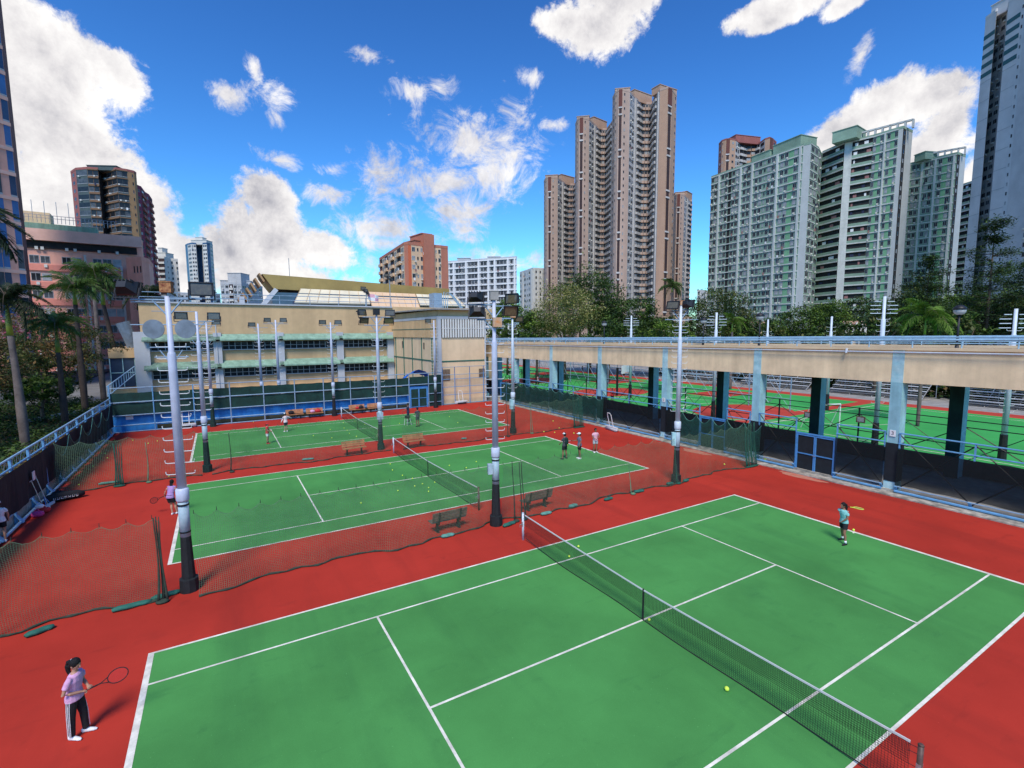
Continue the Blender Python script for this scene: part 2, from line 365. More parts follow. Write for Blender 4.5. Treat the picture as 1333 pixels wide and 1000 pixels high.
tag(g.obj('ground_cover', ['leaf_dark', 'leaf_mid']), 'low leafy ground cover in the shade of the left garden', 'ground cover', kind='stuff')

# ------------------------------------------------------------------ tennis nets
def net_grid(g, P, nu, nv, w, m=0):
    """P(i, j) -> Vector; ribbons along every line of the grid"""
    pts = [[P(i, j) for j in range(nv+1)] for i in range(nu+1)]
    h = w/2; wu = (pts[min(5, nu)][0]-pts[0][0]).normalized()*h; wz = Vector((0, 0, h))
    for i in range(nu+1):
        b = len(g.v)
        for j in range(nv+1): g.v += [tuple(pts[i][j]-wu), tuple(pts[i][j]+wu)]
        for j in range(nv): g.f.append((b+2*j, b+2*j+1, b+2*j+3, b+2*j+2)); g.mi.append(m)
    for j in range(nv+1):
        b = len(g.v)
        for i in range(nu+1): g.v += [tuple(pts[i][j]-wz), tuple(pts[i][j]+wz)]
        for i in range(nu): g.f.append((b+2*i, b+2*i+1, b+2*i+3, b+2*i+2)); g.mi.append(m)
def tennis_net(cy, label, detail):
    t = thing('tennis_net', label, 'tennis net', (0, cy, 0), 0, 'tennis nets across the courts')
    L_ = 6.25; H = lambda y: .915+(1.07-.915)*(abs(y)/L_)**1.3
    if detail == 2: cell, st = .05, .0065
    else: cell, st = (.07, .008) if detail == 1 else (.09, .010)
    nu = int(2*L_/cell); nv = int(1.0/cell)
    def P(i, j):
        y = -L_+2*L_*i/nu; v = j/nv; lo = .02+.10*(abs(y)/L_)**6+(.05 if detail < 2 else .0)*abs(math.sin(y*1.7))
        sw = .03*math.sin(y*1.3)*(1-v)+.015*math.sin(y*4.1+v*3)*(1-v)
        return Vector((sw, y, lo+(H(y)-.02-lo)*v))
    g = MB(); net_grid(g, P, nu, nv, st)
    def P2(i, j):
        y = -L_+2*L_*(i+.5)/nu; return Vector((.012, y, H(y)-.45+.43*(j+.0)/(nv//2)))
    net_grid(g, P2, nu-1, nv//2, st); net = g.obj('net_mesh', 'netblack', t)
    g = MB(); n = 40
    for i in range(n):
        ya = -L_+2*L_*i/n; yb = -L_+2*L_*(i+1)/n
        g.obox((0, (ya+yb)/2, (H(ya)+H(yb))/2-.025), (.010, 0, 0), (0, (yb-ya)/2, (H(yb)-H(ya))/2), (0, 0, .02))
    g.obj('top_band', 'band', t)
    g = MB(); g.path([(.03*math.sin(y*1.3), y, .02+.10*(abs(y)/L_)**6) for y in [-L_+2*L_*k/60 for k in range(61)]], .014, 5); g.obj('bottom_cord', 'netblack', t)
    g = MB(); g.box(-.014, .014, -.022, .022, .02, .93); g.obj('centre_strap', 'netblack', t)
    for s in (-1, 1):
        g = MB(); g.tube((0, s*6.4, 0), (0, s*6.4, 1.09), .045, .045, 12); g.tube((0, s*6.4, 1.09), (0, s*6.4, 1.11), .05, .035, 12)
        p = g.obj('post', 'postbrown' if s < 0 else 'polew', t, True)
        g = MB(); g.box(-.05, .05, s*6.40-.035, s*6.40+.035, .55, .75); g.tube((-.05, s*6.4, .65), (-.14, s*6.4, .65), .012); g.tube((-.14, s*6.4, .65), (-.14, s*6.4, .54), .01); g.obj('winder', 'steel', p)
        g = MB()
        for z in (.15, .4, .65, .9, 1.02): g.tube((0, s*6.22, z*.97), (0, s*6.4, z), .006, n=4)
        tag(g.obj('lacing', 'strap', p), kind='stuff')
    return t
tennis_net(CY[0], 'large black tennis net with white top band across the nearest green court', 2)
tennis_net(CY[1], 'tennis net across the middle court, between the two rows of lamp poles', 1)
tennis_net(CY[2], 'small tennis net on the farthest court, in front of the blue wall', 0)

# ------------------------------------------------------------------ divider nets
def divider(name, label, x0, x1, y, H, cell, st, seed, gathers, sagc=.62, mats='net', far=False, weights=()):
    t = thing('divider_net', label, 'divider net', (x0, y, 0), 0, 'green divider nets between the courts')
    L_ = x1-x0; nu = int(L_/cell); nv = int(H/cell); rnd = random.Random(seed)
    ph = [rnd.uniform(0, 6) for _ in range(6)]
    base = lambda x: .18*math.sin(x*.9+ph[0])+.12*math.sin(x*2.1+ph[1])+.06*math.sin(x*5+ph[2])
    sag = lambda x: -.17*(1-abs(2*((x/sagc) % 1)-1)**2.2)*(.7+.5*abs(math.sin(x*.7+ph[3])))
    def P(i, j):
        x = L_*i/nu; v = j/nv; q = (1-v)
        fold = .05*math.sin(x*7+ph[4])*math.sin(x*.8)**2
        return Vector((x+.03*math.sin(v*9+x), -base(x)*q*q+fold*q, .03+(H+sag(x)*(v**6)-.03)*v))
    g = MB(); net_grid(g, P, nu, nv, st); g.obj('net_panel', mats, t)
    g = MB(); n = int(L_/.12); g.path([(L_*k/n, 0, H+sag(L_*k/n)) for k in range(n+1)], .0055 if not far else .008, 4); g.obj('top_cord', 'net', t)
    g = MB(); n = int(L_/.25); g.loft([((L_*k/n, -base(L_*k/n)-.02+.03*math.sin(k*1.7), .035), .035+.018*math.sin(k*2.3+1), .03) for k in range(n+1)], 6); g.obj('bottom_rope', 'netrope', t, True)
    g = MB(); k = 0
    while k*sagc <= L_:
        g.tube((k*sagc, 0, H-.03), (k*sagc, 0, H+.09), .012, .006, 4); k += 1
    g.obj('hook', 'netrope', t)['kind'] = 'stuff'
    for gx, gh, gw, nf, gm in gathers:
        g = MB(); gx -= x0
        for k in range(nf):
            a = gx+gw*(k/max(1, nf-1)-.5); o = rnd.uniform(-.06, .06); pts = []
            for q in range(9):
                v = q/8; pts.append(((a+.03*math.sin(v*4+k)+(.12*(1-v)**3*(k/nf-.3)), o-.22*(1-v)**2, .03+gh*v), .014+.022*(1-v)+.005*math.sin(q+k), .008+.010*(1-v)))
            g.loft(pts, 6)
        g.ell((gx, -.26, .05), gw*.55+.12, .13, .06, 10, 5)
        g.obj('gathered_folds', gm, t, True)
    return t
NY = 8.5; NH = 2.62
divider('n', 'near left divider net, from the left fence to the biggest lamp pole', -17.5, -11.75, NY, NH, .055, .0065, 3, [(-11.8, 2.6, .12, 3, 'netrope'), (-15.6, 2.5, .06, 1, 'net')])
divider('n', 'green divider net behind the two benches, between the left and the centre lamp pole', -10.85, -.25, NY-.15, NH, .06, .007, 4, [])
divider('n', 'divider net from the centre lamp pole to the bunch at the right fence', .25, 17.5, NY-.1, NH-.05, .06, .007, 6, [(.75, 2.6, .06, 1, 'netrope'), (1.15, 2.5, .10, 2, 'netrope'), (7.6, 1.5, .05, 1, 'net'), (10.9, 1.9, .12, 3, 'netd'), (17.35, 2.6, 1.0, 14, 'netd')], .9)
divider('n', 'green divider net far left, hung with a deep sag beside the left fence', -17.4, -11.1, 23.9, 2.6, .075, .009, 8, [(-14.9, 2.3, .30, 5, 'netd'), (-13.6, 2.2, .05, 1, 'net')], 1.0, far=True)
divider('n', 'green divider net between middle and far courts, left of the four lamp pole', -10.6, .1, 23.8, 2.55, .08, .008, 9, [(-9.6, 2.3, .05, 1, 'netrope')], 1.2, far=True)
divider('n', 'far right divider net ending in a dark bunch by the walkway', .9, 16.8, 23.7, 2.55, .08, .009, 10, [(8.2, 3.0, .05, 1, 'netrope'), (9.3, 2.5, .05, 1, 'netrope'), (11.5, 2.5, .1, 2, 'net'), (16.3, 2.6, 1.0, 12, 'netd')], 1.2, far=True)
# dense green hem hung against the right and left screens
def drape(label, pf, L_, H0, H1, mats, sg=1.2, holes=.3):
    t = thing('net_drape', label, 'net', pf(0)[:], 0); o = Vector(pf(0)[:]); g = MB(); cell = .09; nu = int(L_/cell); nv = int((H1-H0)/cell)
    g_ = lambda x: -holes*(1-abs(2*((x/sg) % 1)-1)**2)
    def P(i, j):
        s_ = L_*i/nu; p = Vector(pf(s_))-o; v = j/nv; top = H1+g_(s_)*v**4
        return Vector((p.x+.08*math.sin(s_*6)*(1-v)-.15*(1-v), p.y+.04*math.sin(s_*3+v*2), H0+(top-H0)*v))
    net_grid(g, P, nu, nv, .026); g.obj('net_panel', mats, t)
    g = MB(); n = int(L_/.15); g.path([(Vector(pf(L_*k/n))-o)+Vector((0, 0, H1+g_(L_*k/n))) for k in range(n+1)], .015, 4); g.obj('top_cord', 'sandbagp', t)
    return t
drape('dark green net hung in scallops along the walkway fence by the far court', lambda s: (18.55, 22.9+s, 0), 17.5, .35, 2.55, 'netd', 1.3, .35)
drape('dark green net hung along the fence either side of the blue gate by pole', lambda s: (18.5, 8.4+s, 0), 6.6, .3, 2.35, 'netd', 1.2, .5)
drape('green net hanging with one deep sag on the left fence', lambda s: (-17.45, 24.0+s, 0), 15.5, .45, 2.6, 'netd', 3.1, .9)

def sandbag(p, rz, label, l=.62, mats='sandbag', s=1):
    g = MB(); pts = [((l*(k/6-.5), .02*math.sin(k*2), .07+.01*math.sin(k)), .07*s*(1 if 0 < k < 6 else .55), .11*s*(1 if 0 < k < 6 else .6)) for k in range(7)]
    g.loft(pts, 8, ref=(0, 0, 1)); o = g.obj('sandbag', mats, None, True); o.location = p; o.rotation_euler = (0, 0, rz)
    return tag(o, label, 'sandbag', 'green sandbags weighing down the nets')
for (px, py, rz, lb, l, mt) in (
    (583, 699, .1, 'teal sandbag on the net rope in front of the near left bench', .55, 'sandbagp'),
    (663, 684, .3, 'dark green sandbag at the foot of the centre lamp pole', .7, 'sandbag'),
    (711, 670, .1, 'teal sandbag on the net rope just below the right hand bench', .55, 'sandbagp'),
    (746, 660, .2, 'teal sandbag between the right bench and the middle court corner', .5, 'sandbagp'),
    (792, 651, .2, 'dark green sandbag on the net rope below the middle court corner', .55, 'sandbag'),
    (832, 641, 0, 'green bundle at the foot of the net fold right of the middle court', .6, 'sandbag'),
    (872, 631, .1, 'green sandbag just left of the right hand lamp pole base', .45, 'sandbag'),
    (893, 627, .3, 'green sandbag just right of the right hand lamp pole base', .45, 'sandbag'),
    (216, 777, .25, 'green rolled sandbag beside the big left lamp pole', .75, 'sandbag'),
    (172, 791, .12, 'long green roll on the rope of the near left net', .95, 'sandbag'),
    (52, 824, .5, 'dark green bundle at the bottom left of the near net', .6, 'sandbag'),
    (142, 630, .1, 'pale green roll under the far left net', .9, 'sandbagp'),
    (401, 599, 0, 'pale roll under the net left of the orange bench', .7, 'sandbagp'),
    (604, 572, 0, 'small pale bundle on the far net rope right of the orange bench', .4, 'sandbagp')):
    sandbag(onz(px, py), rz, lb, l, mt)

# ------------------------------------------------------------------ lamp poles
g = MB(); gi = g
def _iron():
    g = MB()
    for s in (-1, 1):
        g.path([(s*.06, 0, 0), (s*.33, 0, 0), (s*.385, 0, .015), (s*.40, 0, .07), (s*.395, 0, .10)], .013, 5)
    return g.mesh('step_iron', ['iron'])
IRON = _iron()
def _flood():
    g = MB(); g.loft([((0, 0, 0), .30, .22), ((0, .10, 0), .30, .22), ((0, .26, 0), .17, .13), ((0, .34, 0), .13, .10)], 4)
    # turn the 4-sided loft square
    g2 = MB(); s = .30
    def fr(y, wx, wz): return [(-wx, y, -wz), (wx, y, -wz), (wx, y, wz), (-wx, y, wz)]
    rings = [fr(0, .30, .20), fr(.10, .29, .19), fr(.24, .20, .13), fr(.36, .13, .09)]
    for a, b in zip(rings, rings[1:]):
        for k in range(4): g2.quad(a[k], a[(k+1) % 4], b[(k+1) % 4], b[k])
    g2.poly(rings[-1][::-1]); g2.poly(rings[0])
    for k in range(5): g2.box(-.22+.11*k-.012, -.22+.11*k+.012, .12, .34, .10, .17)
    g2.box(-.33, .33, -.05, .02, .185, .215); g2.box(-.33, -.30, -.04, .02, -.20, .21); g2.box(.30, .33, -.04, .02, -.20, .21)
    g2.tube((-.34, .08, 0), (-.34, .08, -.30), .02); g2.tube((.34, .08, 0), (.34, .08, -.30), .02); g2.tube((-.34, .08, -.30), (.34, .08, -.30), .02)
    me = g2.mesh('floodlight', ['lampblack'])
    g3 = MB(); g3.box(-.27, .27, -.02, -.005, -.17, .17); return me, g3.mesh('lens', ['lens'])
FLOOD, LENS = _flood()
def light_pole(x, y, label, H=9.4, floods=(), box=None, disc=False, rods=(), pad='pad', irons=(3.9, 8.7, .36), wide=1.0, side_box=None, ang=0.0, pre='pole'):
    t = thing('light_pole', label, 'lamp pole', (x, y, 0), ang, 'floodlight poles round the courts')
    w = wide
    g = MB(); g.loft([((0, 0, 0), .28*w), ((0, 0, .42), .27*w), ((0, 0, .44), .20*w), ((0, 0, 1.75), .155*w), ((0, 0, 1.80), .15*w)], 10); g.obj('base_padding', pad, t)
    g = MB(); g.loft([((0, 0, 1.8), .15*w), ((0, 0, 2.95), .15*w)], 14); g.obj('lower_shaft', 'polebase', t, True)
    g = MB(); g.loft([((0, 0, 2.93), .16*w), ((0, 0, 2.99), .185*w), ((0, 0, 3.32), .185*w), ((0, 0, 3.36), .14*w)], 14); g.obj('collar', pre, t, True)
    
    for zs_, rs_ in ((2.80, .17), (1.92, .158)): g = MB(); g.tube((0, 0, zs_), (0, 0, zs_+.055), rs_*w, n=12); g.obj('strap', 'strap', t)
    g = MB(); zn = H-1.7
    g.loft([((0, 0, 3.3), .135*w), ((0, 0, zn-.05), .115*w), ((0, 0, zn), .10*w), ((0, 0, zn+.04), .078*w), ((0, 0, H), .07*w)], 14); g.obj('shaft', pre, t, True)
    z = irons[0]
    while z < irons[1]:
        link('step_iron', IRON, t, (0, 0, z), (0, 0, .0), (1, 1, 1)); z += irons[2]
    if floods:
        g = MB(); zs = sorted(set(f[2] for f in floods))
        for zf in zs:
            ex = max(abs(f[0]) for f in floods if f[2] == zf); sgn = [f[0] for f in floods if f[2] == zf]
            g.tube((min(0, min(sgn)), 0, zf-.30), (max(0, max(sgn)), 0, zf-.30), .028)
            for s in (-1, 1):
                if any(q*s > 0 for q in sgn): g.tube((s*.05, 0, zf-.75), (s*min(.4, ex), 0, zf-.31), .024)
        g.obj('crossarm', 'railgrey', t)
    for (fx, fy, fz, rz, tilt) in floods:
        f = link('floodlight', FLOOD, t, (fx, fy, fz), (tilt, 0, rz)); link('lens', LENS, f)
    if box:
        g = MB(); bx, bz, s_, mt = box; g.cb((bx, 0, bz), (s_, s_*.8, s_), 0); g.cb((bx, 0, bz+s_*.5+.012), (s_*1.1, s_*.9, .024), 0); g.obj('junction_box', mt, t)
    if side_box:
        g = MB(); bx, bz, sx, sz, mt = side_box; g.cb((bx, -.02, bz), (sx, .22, sz)); g.obj('control_box', mt, t)
    if disc:
        g = MB()
        for s in (-1, 1):
            g.loft([((s*.42, -.02, H-.98), .285, .285), ((s*.42, .015, H-.98), .285, .285)], 24, ref=(0, 0, 1))
        d = g.obj('round_disc', 'disc', t)
    if rods:
        g = MB()
        for (xa, xb, zr) in rods: g.tube((xa, 0, zr), (xb, 0, zr), .017)
        for s in (-1, 1): g.tube((s*.05, 0, H-2.0), (s*.3, 0, H-1.62), .016)
        g.obj('bracket_rod', 'railgrey', t)
    return t
PA = -YAW
two = lambda dx, z, t=-.5: [(-dx, 0, z, PI*.02, t), (dx, 0, z, -.2, t)]
light_pole(-11.12, 8.72, 'big nearest lamp pole on the left, rusty box between two floodlights and two round discs', 9.28,
           [(-.95, 0, 9.47, 2.9, .35), (.92, 0, 9.50, .25, -.15)], (0, 9.54, .30, 'rust'), True, [(-1.0, .95, 8.43), (-.55, .5, 7.75), (-.45, .45, 7.45), (-.95, -.3, 9.1)], 'pad', (3.8, 8.0, .36), 1.0, None, -.25)
light_pole(-.15, 8.32, 'tall centre lamp pole with four floodlights and an orange box near its top', 9.5,
           [(-.72, 0, 9.55, 2.7, .2), (-.70, 0, 8.95, 3.0, .3), (.74, 0, 9.5, -.9, -.1), (.70, 0, 9.0, .2, .2)], (.0, 9.62, .34, 'concrete'), False, [(-.4, .4, 8.3), (-.4, .45, 7.75)], 'pad', (3.7, 7.8, .36), 1.0, (-.24, 2.45, .2, .42, 'polebase'), -.3)
g = MB(); g.cb((.10, -.12, 8.55), (.36, .2, .38)); t_ = [o for o in bpy.data.objects if o.name.startswith('light_pole') and o.parent is None][-1]; g.obj('orange_box', 'rusto', t_)
light_pole(11.02, 8.41, 'right hand lamp pole in front of the walkway, floodlights above a crossarm', 9.5,
           [(-.42, 0, 9.5, -.6, -.3), (.40, 0, 9.55, 2.2, .2)], (.05, 9.6, .22, 'rusto'), False, [(-.8, .9, 8.75), (-.3, .3, 8.2)], 'pad', (3.9, 9.2, .32), .95, (-.2, 2.4, .2, .7, 'aquap'), -.6, 'polew')
light_pole(-10.85, 24.53, 'lamp pole standing at the left end of the net between middle and far courts', 9.45,
           [(-.75, 0, 9.2, .3, -.1), (.85, 0, 9.2, -.1, -.1)], None, False, [(-2.1, .0, 9.45), (-.5, .6, 8.8)], 'padg', (3.7, 8.9, .36), .92, None, 0)
light_pole(-.41, 24.67, 'lamp pole rising behind the orange benches with a cluster of four floodlights', 9.5,
           [(-.95, 0, 9.55, .5, -.2), (-.85, 0, 9.0, .3, .2), (.95, 0, 9.55, -.4, -.2), (.85, 0, 9.0, -.2, .2)], (0, 9.6, .4, 'lampblack'), False, [(-.6, .6, 8.3)], 'padg', (3.7, 8.2, .36), .92, (.0, 2.4, .4, .5, 'polebase'), 0)
light_pole(10.34, 24.49, 'slim lamp pole left of the walkway with an orange box on top', 9.4,
           [(.62, 0, 9.2, -.3, .1)], (.05, 9.45, .34, 'rusto'), False, [(-.6, .6, 8.8)], 'pad', (3.7, 8.9, .36), 1.0, (-.1, 2.4, .34, .8, 'aquap'), 0, 'polew')
light_pole(-10.65, 41.3, 'farthest left lamp pole, partly hidden behind two nearer poles', 9.2,
           [(.75, 0, 9.2, 0, -.1)], None, False, [(-.4, .4, 8.6)], 'padg', (3.7, 8.9, .36), .9)
light_pole(-.3, 41.4, 'far lamp pole in front of the tan sports hall with two floodlights', 9.25,
           [(-.72, 0, 9.25, .2, -.1), (.72, 0, 9.25, -.2, -.1)], None, False, [(-.5, .5, 8.7)], 'pad', (3.7, 8.8, .36), .92)
light_pole(10.3, 41.0, 'far lamp pole against the annexe corner with one small floodlight', 9.5,
           [(-.65, 0, 9.45, .2, -.1)], None, False, [], 'pad', (3.7, 9.0, .36), .92)
light_pole(-4.6, 47.5, 'thin lamp pole behind the back fence, right one of the pair', 9.6,
           [(-.75, 0, 9.6, .2, -.1), (.75, 0, 9.6, -.2, -.1)], None, False, [(-1.2, 1.2, 9.2)], 'pad', (3.7, 8.8, .36), 1.0)
light_pole(-6.3, 46.5, 'thin lamp pole behind the back fence, left one of the pair', 9.2,
           [(-.55, 0, 9.1, .2, -.1)], None, False, [(-.9, .9, 8.8)], 'pad', (3.7, 8.6, .36), .9)

# ------------------------------------------------------------------ left fence
t = thing('court_fence', 'long blue railed fence with dark windscreen beside the left garden', 'fence', (-17.8, 8, 0))
o0 = (-17.8, 8, 0)
g = MB()
def scr(g, x, y0, y1, z0, z1, n, m=0, amp=.05):
    for k in range(n):
        a = y0+(y1-y0)*k/n; b = y0+(y1-y0)*(k+1)/n; oa = amp*math.sin(a*2.3)+amp*.5*math.sin(a*5); ob = amp*math.sin(b*2.3)+amp*.5*math.sin(b*5)
        g.quad((x+oa, a, z0), (x+ob, b, z0), (x+ob*.3, b, z1), (x+oa*.3, a, z1), m)
scr(g, -17.72, 6, 42, .62, 2.42, 120); g.obj('windscreen', 'screen', t, origin=o0)
g = MB(); g.box(-18.0, -17.86, 6, 42, -.1, .58); g.obj('rubble_kerb', mat('rubble', (.22, .21, .17), .9, .3, 5, col2=(.42, .40, .34), bump=1), t, origin=o0)
for z, r_, m_ in ((2.5, .045, 'rail'), (2.93, .05, 'railpale'), (.6, .035, 'railgrey'), (.12, .06, 'railpale')):
    g = MB(); g.tube((-17.8 if z > .3 else -17.66, 6, z), (-17.8 if z > .3 else -17.66, 42, z), r_, n=8); g.obj('rail', m_, t, origin=o0)
y = 7.4
while y < 42:
    g = MB(); g.box(-17.86, -17.76, y-.05, y+.05, 0, 2.9); g.obox((-17.72, y, .30), (.14, 0, -.22), (0, .10, 0), (.02, 0, .014)); g.obox((-17.8, y+.12, 2.40), (.03, 0, 0), (0, .10, .12), (0, .04, -.03)); g.obj('post', 'rail', t, origin=o0); y += 2.35
g = MB()
for k in range(70): g.tube((-17.85, 7+k*.5, 2.45), (-17.85, 7.25+k*.5, 2.95), .006, n=3); g.tube((-17.85, 7.25+k*.5, 2.95), (-17.85, 7.5+k*.5, 2.45), .006, n=3)
tag(g.obj('chain_link', 'railgrey', t, origin=o0), kind='stuff')

# ------------------------------------------------------------------ back fence with windscreen and blue wall
t = thing('court_fence', 'tall back fence of blue rails with green windscreen behind the far court', 'fence', (-17.8, 42.1, 0)); o0 = (-17.8, 42.1, 0)
FX = [-17.8, -14.9, -12.0, -9.2, -6.45, -3.75, -1.1, 1.5, 4.0, 6.3, 7.7]
for z, r_, m_ in ((3.75, .04, 'railgrey'), (2.55, .05, 'railgrey'), (1.45, .05, 'railgrey'), (.62, .045, 'railpale'), (.06, .05, 'railgrey')):
    g = MB(); g.tube((-17.8, 42.1, z), (7.7, 42.1, z), r_, n=8); g.obj('rail', m_, t, origin=o0)
for k, x in enumerate(FX):
    g = MB(); g.tube((x, 42.1, 0), (x, 42.1, 3.8 if k else 4.0), .05, n=8); g.obj('post', 'rail' if k < 3 else 'railgrey', t, origin=o0)
for a, b in zip(FX, FX[1:]):
    for (z0, z1) in ((1.5, 2.5), (2.58, 3.35)):
        g = MB(); n = 12
        for k in range(n):
            xa = a+.03+(b-a-.06)*k/n; xb = a+.03+(b-a-.06)*(k+1)/n; f = lambda x, z: 42.16+.03*math.sin(x*3.1+z)
            zt = lambda x: z1-.04*abs(math.sin(x*2.1))
            g.quad((xa, f(xa, 0), z0), (xb, f(xb, 0), z0), (xb, f(xb, 1), zt(xb)), (xa, f(xa, 1), zt(xa)))
        g.obj('windscreen', 'greenscreen', t, origin=o0)
t = thing('low_wall', 'bright blue low wall with dark base running behind the back fence', 'wall', (-17.8, 42.5, 0)); o0 = (-17.8, 42.5, 0)
g = MB(); g.box(-17.8, 7.6, 42.45, 42.7, .45, 1.55); g.box(-17.8, -14.8, 42.448, 42.7, 0, .45); g.obj('wall_face', 'bluewall', t, origin=o0)
g = MB(); g.box(-14.8, 7.6, 42.45, 42.7, 0, .45); g.obj('wall_base', mat('wall_base', (.03, .035, .015), .9, .4, 2, col2=(.05, .05, .04)), t, origin=o0)
g = MB(); g.box(-16.9, -16.4, 42.40, 42.43, 1.05, 1.35); o = g.obj('notice_sign', 'white'); tag(o, 'small white notice on the blue wall at its left end', 'sign')
# corner stair railing at the left rear
t = thing('stair_railing', 'pale blue railing rising over the corner of left and back fences', 'railing', (-17.8, 42.1, 2.9)); o0 = (-17.8, 42.1, 2.9)
g = MB(); a = Vector((-17.9, 42.1, 3.95)); b = Vector((-17.5, 55, 4.9)); g.tube(a, b, .05); g.tube(a-Vector((0, 0, .8)), b-Vector((0, 0, .8)), .04); g.obj('rail', 'railpale', t, origin=o0)
g = MB()
for k in range(12): p = a.lerp(b, k/11); g.tube(p-Vector((0, 0, .8)), p, .025, n=4)
g.obj('baluster', 'railpale', t, origin=o0)
# gates
def gate(x0, y0, x1, y1, H, label, m='gate'):
    P = Vector((x0, y0, 0)); Q = Vector((x1, y1, 0)); d = Q-P; L_ = d.length; t = thing('court_gate', label, 'gate', P, math.atan2(d.y, d.x), 'blue gates into the courts')
    for k in range(2):
        a = L_*k/2+.03; b = L_*(k+1)/2-.03; g = MB()
        for z in (.1, H*.5, H): g.box(a, b, -.03, .03, z-.03, z+.03)
        for x in (a, b): g.box(x-.035, x+.035, -.035, .035, .05, H+.03)
        l = g.obj('gate_leaf', m, t)
        g = MB(); g.box(a+.05, b-.05, .005, .015, .14, H-.04); g.obj('mesh_infill', 'greenscreen' if y0 > 30 else 'screen', l)
    g = MB()
    for x in (-.03, L_+.03): g.box(x-.05, x+.05, -.05, .05, 0, H+.12)
    g.box(0, L_, -.04, .04, H+.06, H+.14); g.obj('gate_frame', m, t)
    g = MB(); g.tube((L_/2-.1, -.08, 1.05), (L_/2+.1, -.08, 1.05), .015); g.obj('handle', 'steel', t)
gate(7.85, 42.1, 9.75, 42.1, 2.1, 'blue double gate at the right end of the back fence')
g = MB(); t = thing('court_fence', 'short green screened fence panel between the blue back gate and the annexe', 'fence', (9.8, 42.1, 0)); o0 = (9.8, 42.1, 0)
for z in (3.75, 2.55, 1.45, .5): g.tube((7.7, 42.1, z) if z > 2.4 else (9.8, 42.1, z), (11.6, 42.1, z), .045)
for x in (9.95, 11.5): g.tube((x, 42.1, 0), (x, 42.1, 3.8), .045)
g.obj('rail', 'railgrey', t, origin=o0)
g = MB(); g.quad((10, 42.16, .1), (11.5, 42.16, .1), (11.5, 42.16, 3.5), (10, 42.16, 3.5)); g.quad((7.8, 42.16, 2.35), (9.9, 42.16, 2.35), (9.9, 42.16, 3.4), (7.8, 42.16, 3.4)); g.obj('windscreen', 'greenscreen', t, origin=o0)
# fence in front of the annexe wall
t = thing('court_fence', 'open blue pipe fence in front of the tan annexe wall', 'fence', (11.7, 42.5, 0)); o0 = (11.7, 42.5, 0)
for z in (.05, 1.1, 2.0, 2.9, 3.4, 4.3):
    g = MB(); yy = 42.5 if z < 4 else 42.2; g.tube((11.7, yy, z), (17.6, yy, z), .03); g.obj('rail', 'rail' if z < 3 else 'railgrey', t, origin=o0)
for x in (11.8, 13.3, 15.2, 17.0):
    g = MB(); g.path([(x, 42.5, 0), (x, 42.5, 3.6), (x-.15, 42.2, 4.3)], .045, 6); g.obj('post', 'gate', t, origin=o0)

# ------------------------------------------------------------------ sports hall
def hall():
    t = thing('sports_hall', 'long tan sports hall with mint green canopies over its window strips', 'building', (-17.3, 60, 0)); o0 = (-17.3, 60, 0)
    g = MB(); g.box(-17.3, 11.6, 60, 95, 0, 11.75); g.obj('wall', 'tan', t, origin=o0)
    g = MB(); g.box(-17.5, 11.6, 59.8, 95.2, 11.75, 11.92); g.obj('roof_coping', 'ltgrey', t, origin=o0)
    cols = [-17.2, -9.88, -3.03, 4.27, 11.14]
    for k, x in enumerate(cols):
        g = MB(); ww = .45 if k else .75; g.box(x-ww, x+ww*.9, 59.45, 60.05, 0, 8.35 if k else 8.5)
        if k == 1: g.tube((x-.1, 59.4, 1), (x-.1, 59.4, 9.6), .07)
        g.obj('pilaster', 'ltgrey', t, origin=o0)
    for zi, (zc, zt) in enumerate(((7.30, 8.05), (4.05, 4.85))):
        for k in range(4):
            x0 = cols[k]+(.5 if k else .75); x1 = cols[k+1]-.45
            g = MB(); i = len(g.v)
            # sloped canopy, thick at the wall
            zA, zB = zt, zc
            y0, y1 = 59.9, 58.9
            A = [(x0-.7, y0, zA+.15), (x1+.7, y0, zA+.15), (x1+.7, y1, zB+.25), (x0-.7, y1, zB+.25)]; B = [(a, b_, c-.16) for a, b_, c in A]
            g.poly(A); g.poly(B[::-1])
            for q in range(4): g.quad(A[q], A[(q+1) % 4], B[(q+1) % 4], B[q])
            g.obj('canopy', 'mintdirt' if k == 0 and x0 < -14 else 'mint', t, origin=o0)
            g = MB(); zb, zt2 = zc-.95, zc-.02
            g.box(x0, x1, 59.93, 60.0, zb, zt2); w = g.obj('window', 'dark', t, origin=o0)
            g = MB(); n = 9
            for q in range(n+1):
                x = x0+(x1-x0)*q/n; g.box(x-.03, x+.03, 59.80, 59.93, zb, zt2)
            g.box(x0, x1, 59.82, 59.92, zb+.42, zb+.47); g.box(x0-.1, x1+.1, 59.72, 59.93, zb-.1, zb); g.obj('window_frame', 'frame', w, origin=o0)
            g = MB(); rr_ = random.Random(k+zi*7)
            for q in range(n):
                xa = x0+(x1-x0)*q/n+.08; xb = x0+(x1-x0)*(q+1)/n-.08
                if rr_.random() < .6: g.box(xa, xb, 59.86, 59.90, zb+.5+rr_.uniform(0, .2), zt2-.02)
            tag(g.obj('panes', 'glassd', w, origin=o0), kind='stuff')
    g = MB(); g.box(-17.3, 11.6, 59.6, 60, .9, 1.6); g.obj('plinth', 'cream', t, origin=o0)
    # roof railing
    for z in (13.0, 12.45):
        g = MB(); g.tube((-17.2, 60.2, z), (28, 60.2, z), .04); g.obj('roof_rail', 'railgrey', t, origin=o0)
    for k in range(13):
        g = MB(); x = -17.2+k*3.6; g.tube((x, 60.2, 11.9), (x, 60.2, 13.0), .04); g.obj('rail_post', 'railgrey', t, origin=o0)
    return t
hall()
